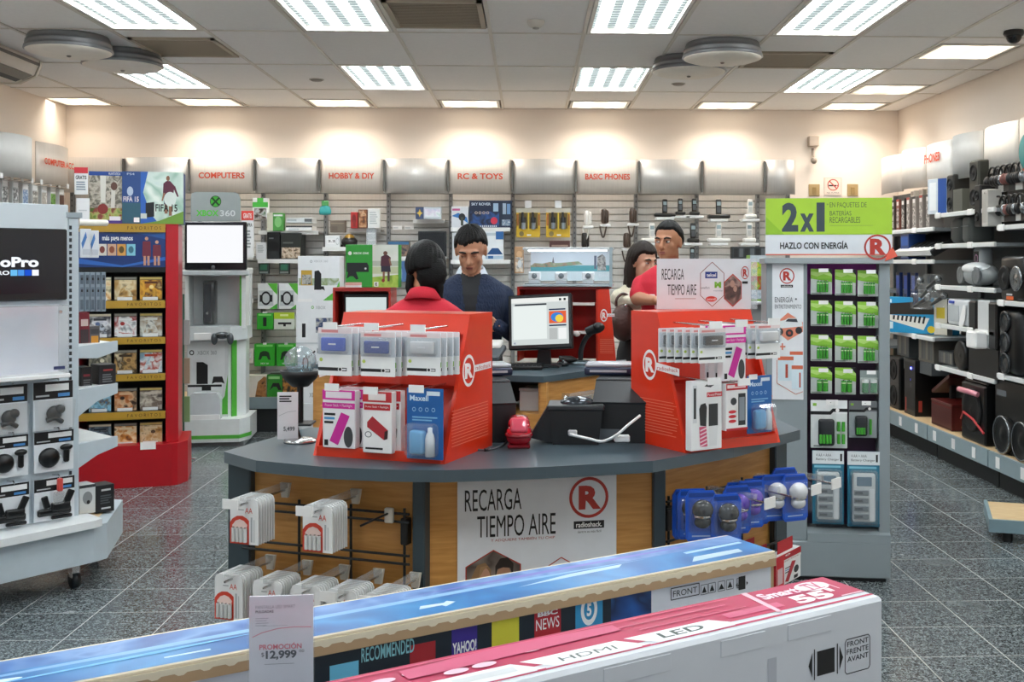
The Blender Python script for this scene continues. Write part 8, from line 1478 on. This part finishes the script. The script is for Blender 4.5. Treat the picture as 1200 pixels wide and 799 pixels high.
# clerk on the right behind the white sign
Yr = 6.45; pr_ = at(786, 300, Yr); Lr = Vector((pr_.x, Yr, 0)); rotr = RT(2, -14)
wr = at(771, 352, Yr-.28)-Lr; cr, sr = math.cos(R(24)), math.sin(R(24))
def toloc(v, a): return Vector((v.x*math.cos(a)+v.y*math.sin(a), -v.x*math.sin(a)+v.y*math.cos(a), v.z))
RZ_ = R(-16)
sh_ = Vector((-.172, 0, 1.41)); el_ = toloc(at(747, 350, Yr-.02)-Lr, RZ_); wr_ = toloc(at(768, 352, Yr-.25)-Lr, RZ_)
t, C = person('person in a red polo shirt with short black hair, looking left behind the white sign', Lr, RZ_, 1.80, POLO, DARKP, [(sh_, el_, wr_, (.8, -.5, -.05), (0, .1, -1), (.3, .9, .1)), ((.172, 0, 1.41), (.25, -.03, 1.16), (.1, -.27, 1.2), (-.8, -.5, 0), (0, .1, -1), (-.3, .9, 0))], SKIN2, rotr, (-.01, -.02), longsleeve=False, build=1.04)
hair_cap(t, C, rotr, 1.02, HAIR, front=.45, sidez=.02, back=-.55, vol=1.05, rag=.02, seed=9)
collar(t, (0, 0), -.0, 1.515, .064, POLO, gap=.55, hgt=.04)
obj('badge', G().box(-.115, -.132, 1.33, -.075, -.126, 1.36, WHITE, .002), t)
# woman in cream behind him
Yw = 6.95; pw_ = at(752, 300, Yw); Lw = Vector((pw_.x, Yw, 0)); rotw = RT(6, 20)
RW = R(12)
se = Vector((-.15, 0, 1.325)); ee = toloc(at(723, 350, Yw-.02)-Lw, RW); we = toloc(at(757, 355, Yw-.22)-Lw, RW)
t, C = person('person with long dark hair in a cream sweater, half hidden by the clerk', Lw, RW, 1.67, CREAM, DARKP, [(se, ee, we, (.9, -.3, 0), (0, .2, -1), (.2, .9, .2)), ((.15, 0, 1.325), (.19, -.05, 1.08), (.06, -.25, 1.1), (-.9, -.3, 0), (0, .2, -1), (-.2, .9, .2))], SKIN3, rotw, (0, -.02), female=True, build=1.05, paint=lambda co, m: DARKP if m == CREAM and co.z < 1.09 else None)
hair_cap(t, C, rotw, 1.05, HAIR3, front=.3, sidez=-.6, back=-.8, vol=1.25, rag=.05, seed=4)
g = G()
for k in range(9):
    a = R(-10+200*k/8); x_, y_ = .078*math.cos(a), .02+.085*math.sin(a); s_ = 1+.15*math.sin(k*2.3)
    g.tube([C+Vector((x_, y_, .03)), C+Vector((x_*1.12, y_*1.1, -.06)), C+Vector((x_*1.2*s_, y_*1.12, -.14)), C+Vector((x_*1.15, y_*1.15, -.24*s_))], [.03, .034, .03, .01], HAIR3, 10)
obj('hair_locks', g, t)
pb = at(731, 372, Yw-.12); t = thing('handbag', 'slouchy brown leather handbag hanging from the forearm of the woman in cream', 'bag', pb, R(10)); BAG = bumpy('#4d352f', 14, .9, .4, (1, 1, 2), .35)
g = G(); g.ell((0, 0, -.02), (.085, .06, .12), BAG, 28, 18, None, lambda d: 1+.06*math.sin(7*math.atan2(d.x, d.y))*(1-d.z*d.z)+(.08 if d.z < 0 else -.12*d.z)); obj('pouch', g, t)
obj('strap', G().tube(spline([Vector((-.05, 0, .07)), Vector((-.045, 0, .12)), Vector((0, .01, .15)), Vector((.045, 0, .12)), Vector((.05, 0, .07))]), .009, BAG, 8), t); obj('clasp', G().ell((.0, -.045, .075), (.012, .006, .012), CHROME, 10, 6), t)
for o_ in list(P1.children)+[P1]: bpy.data.objects.remove(o_, do_unlink=True)
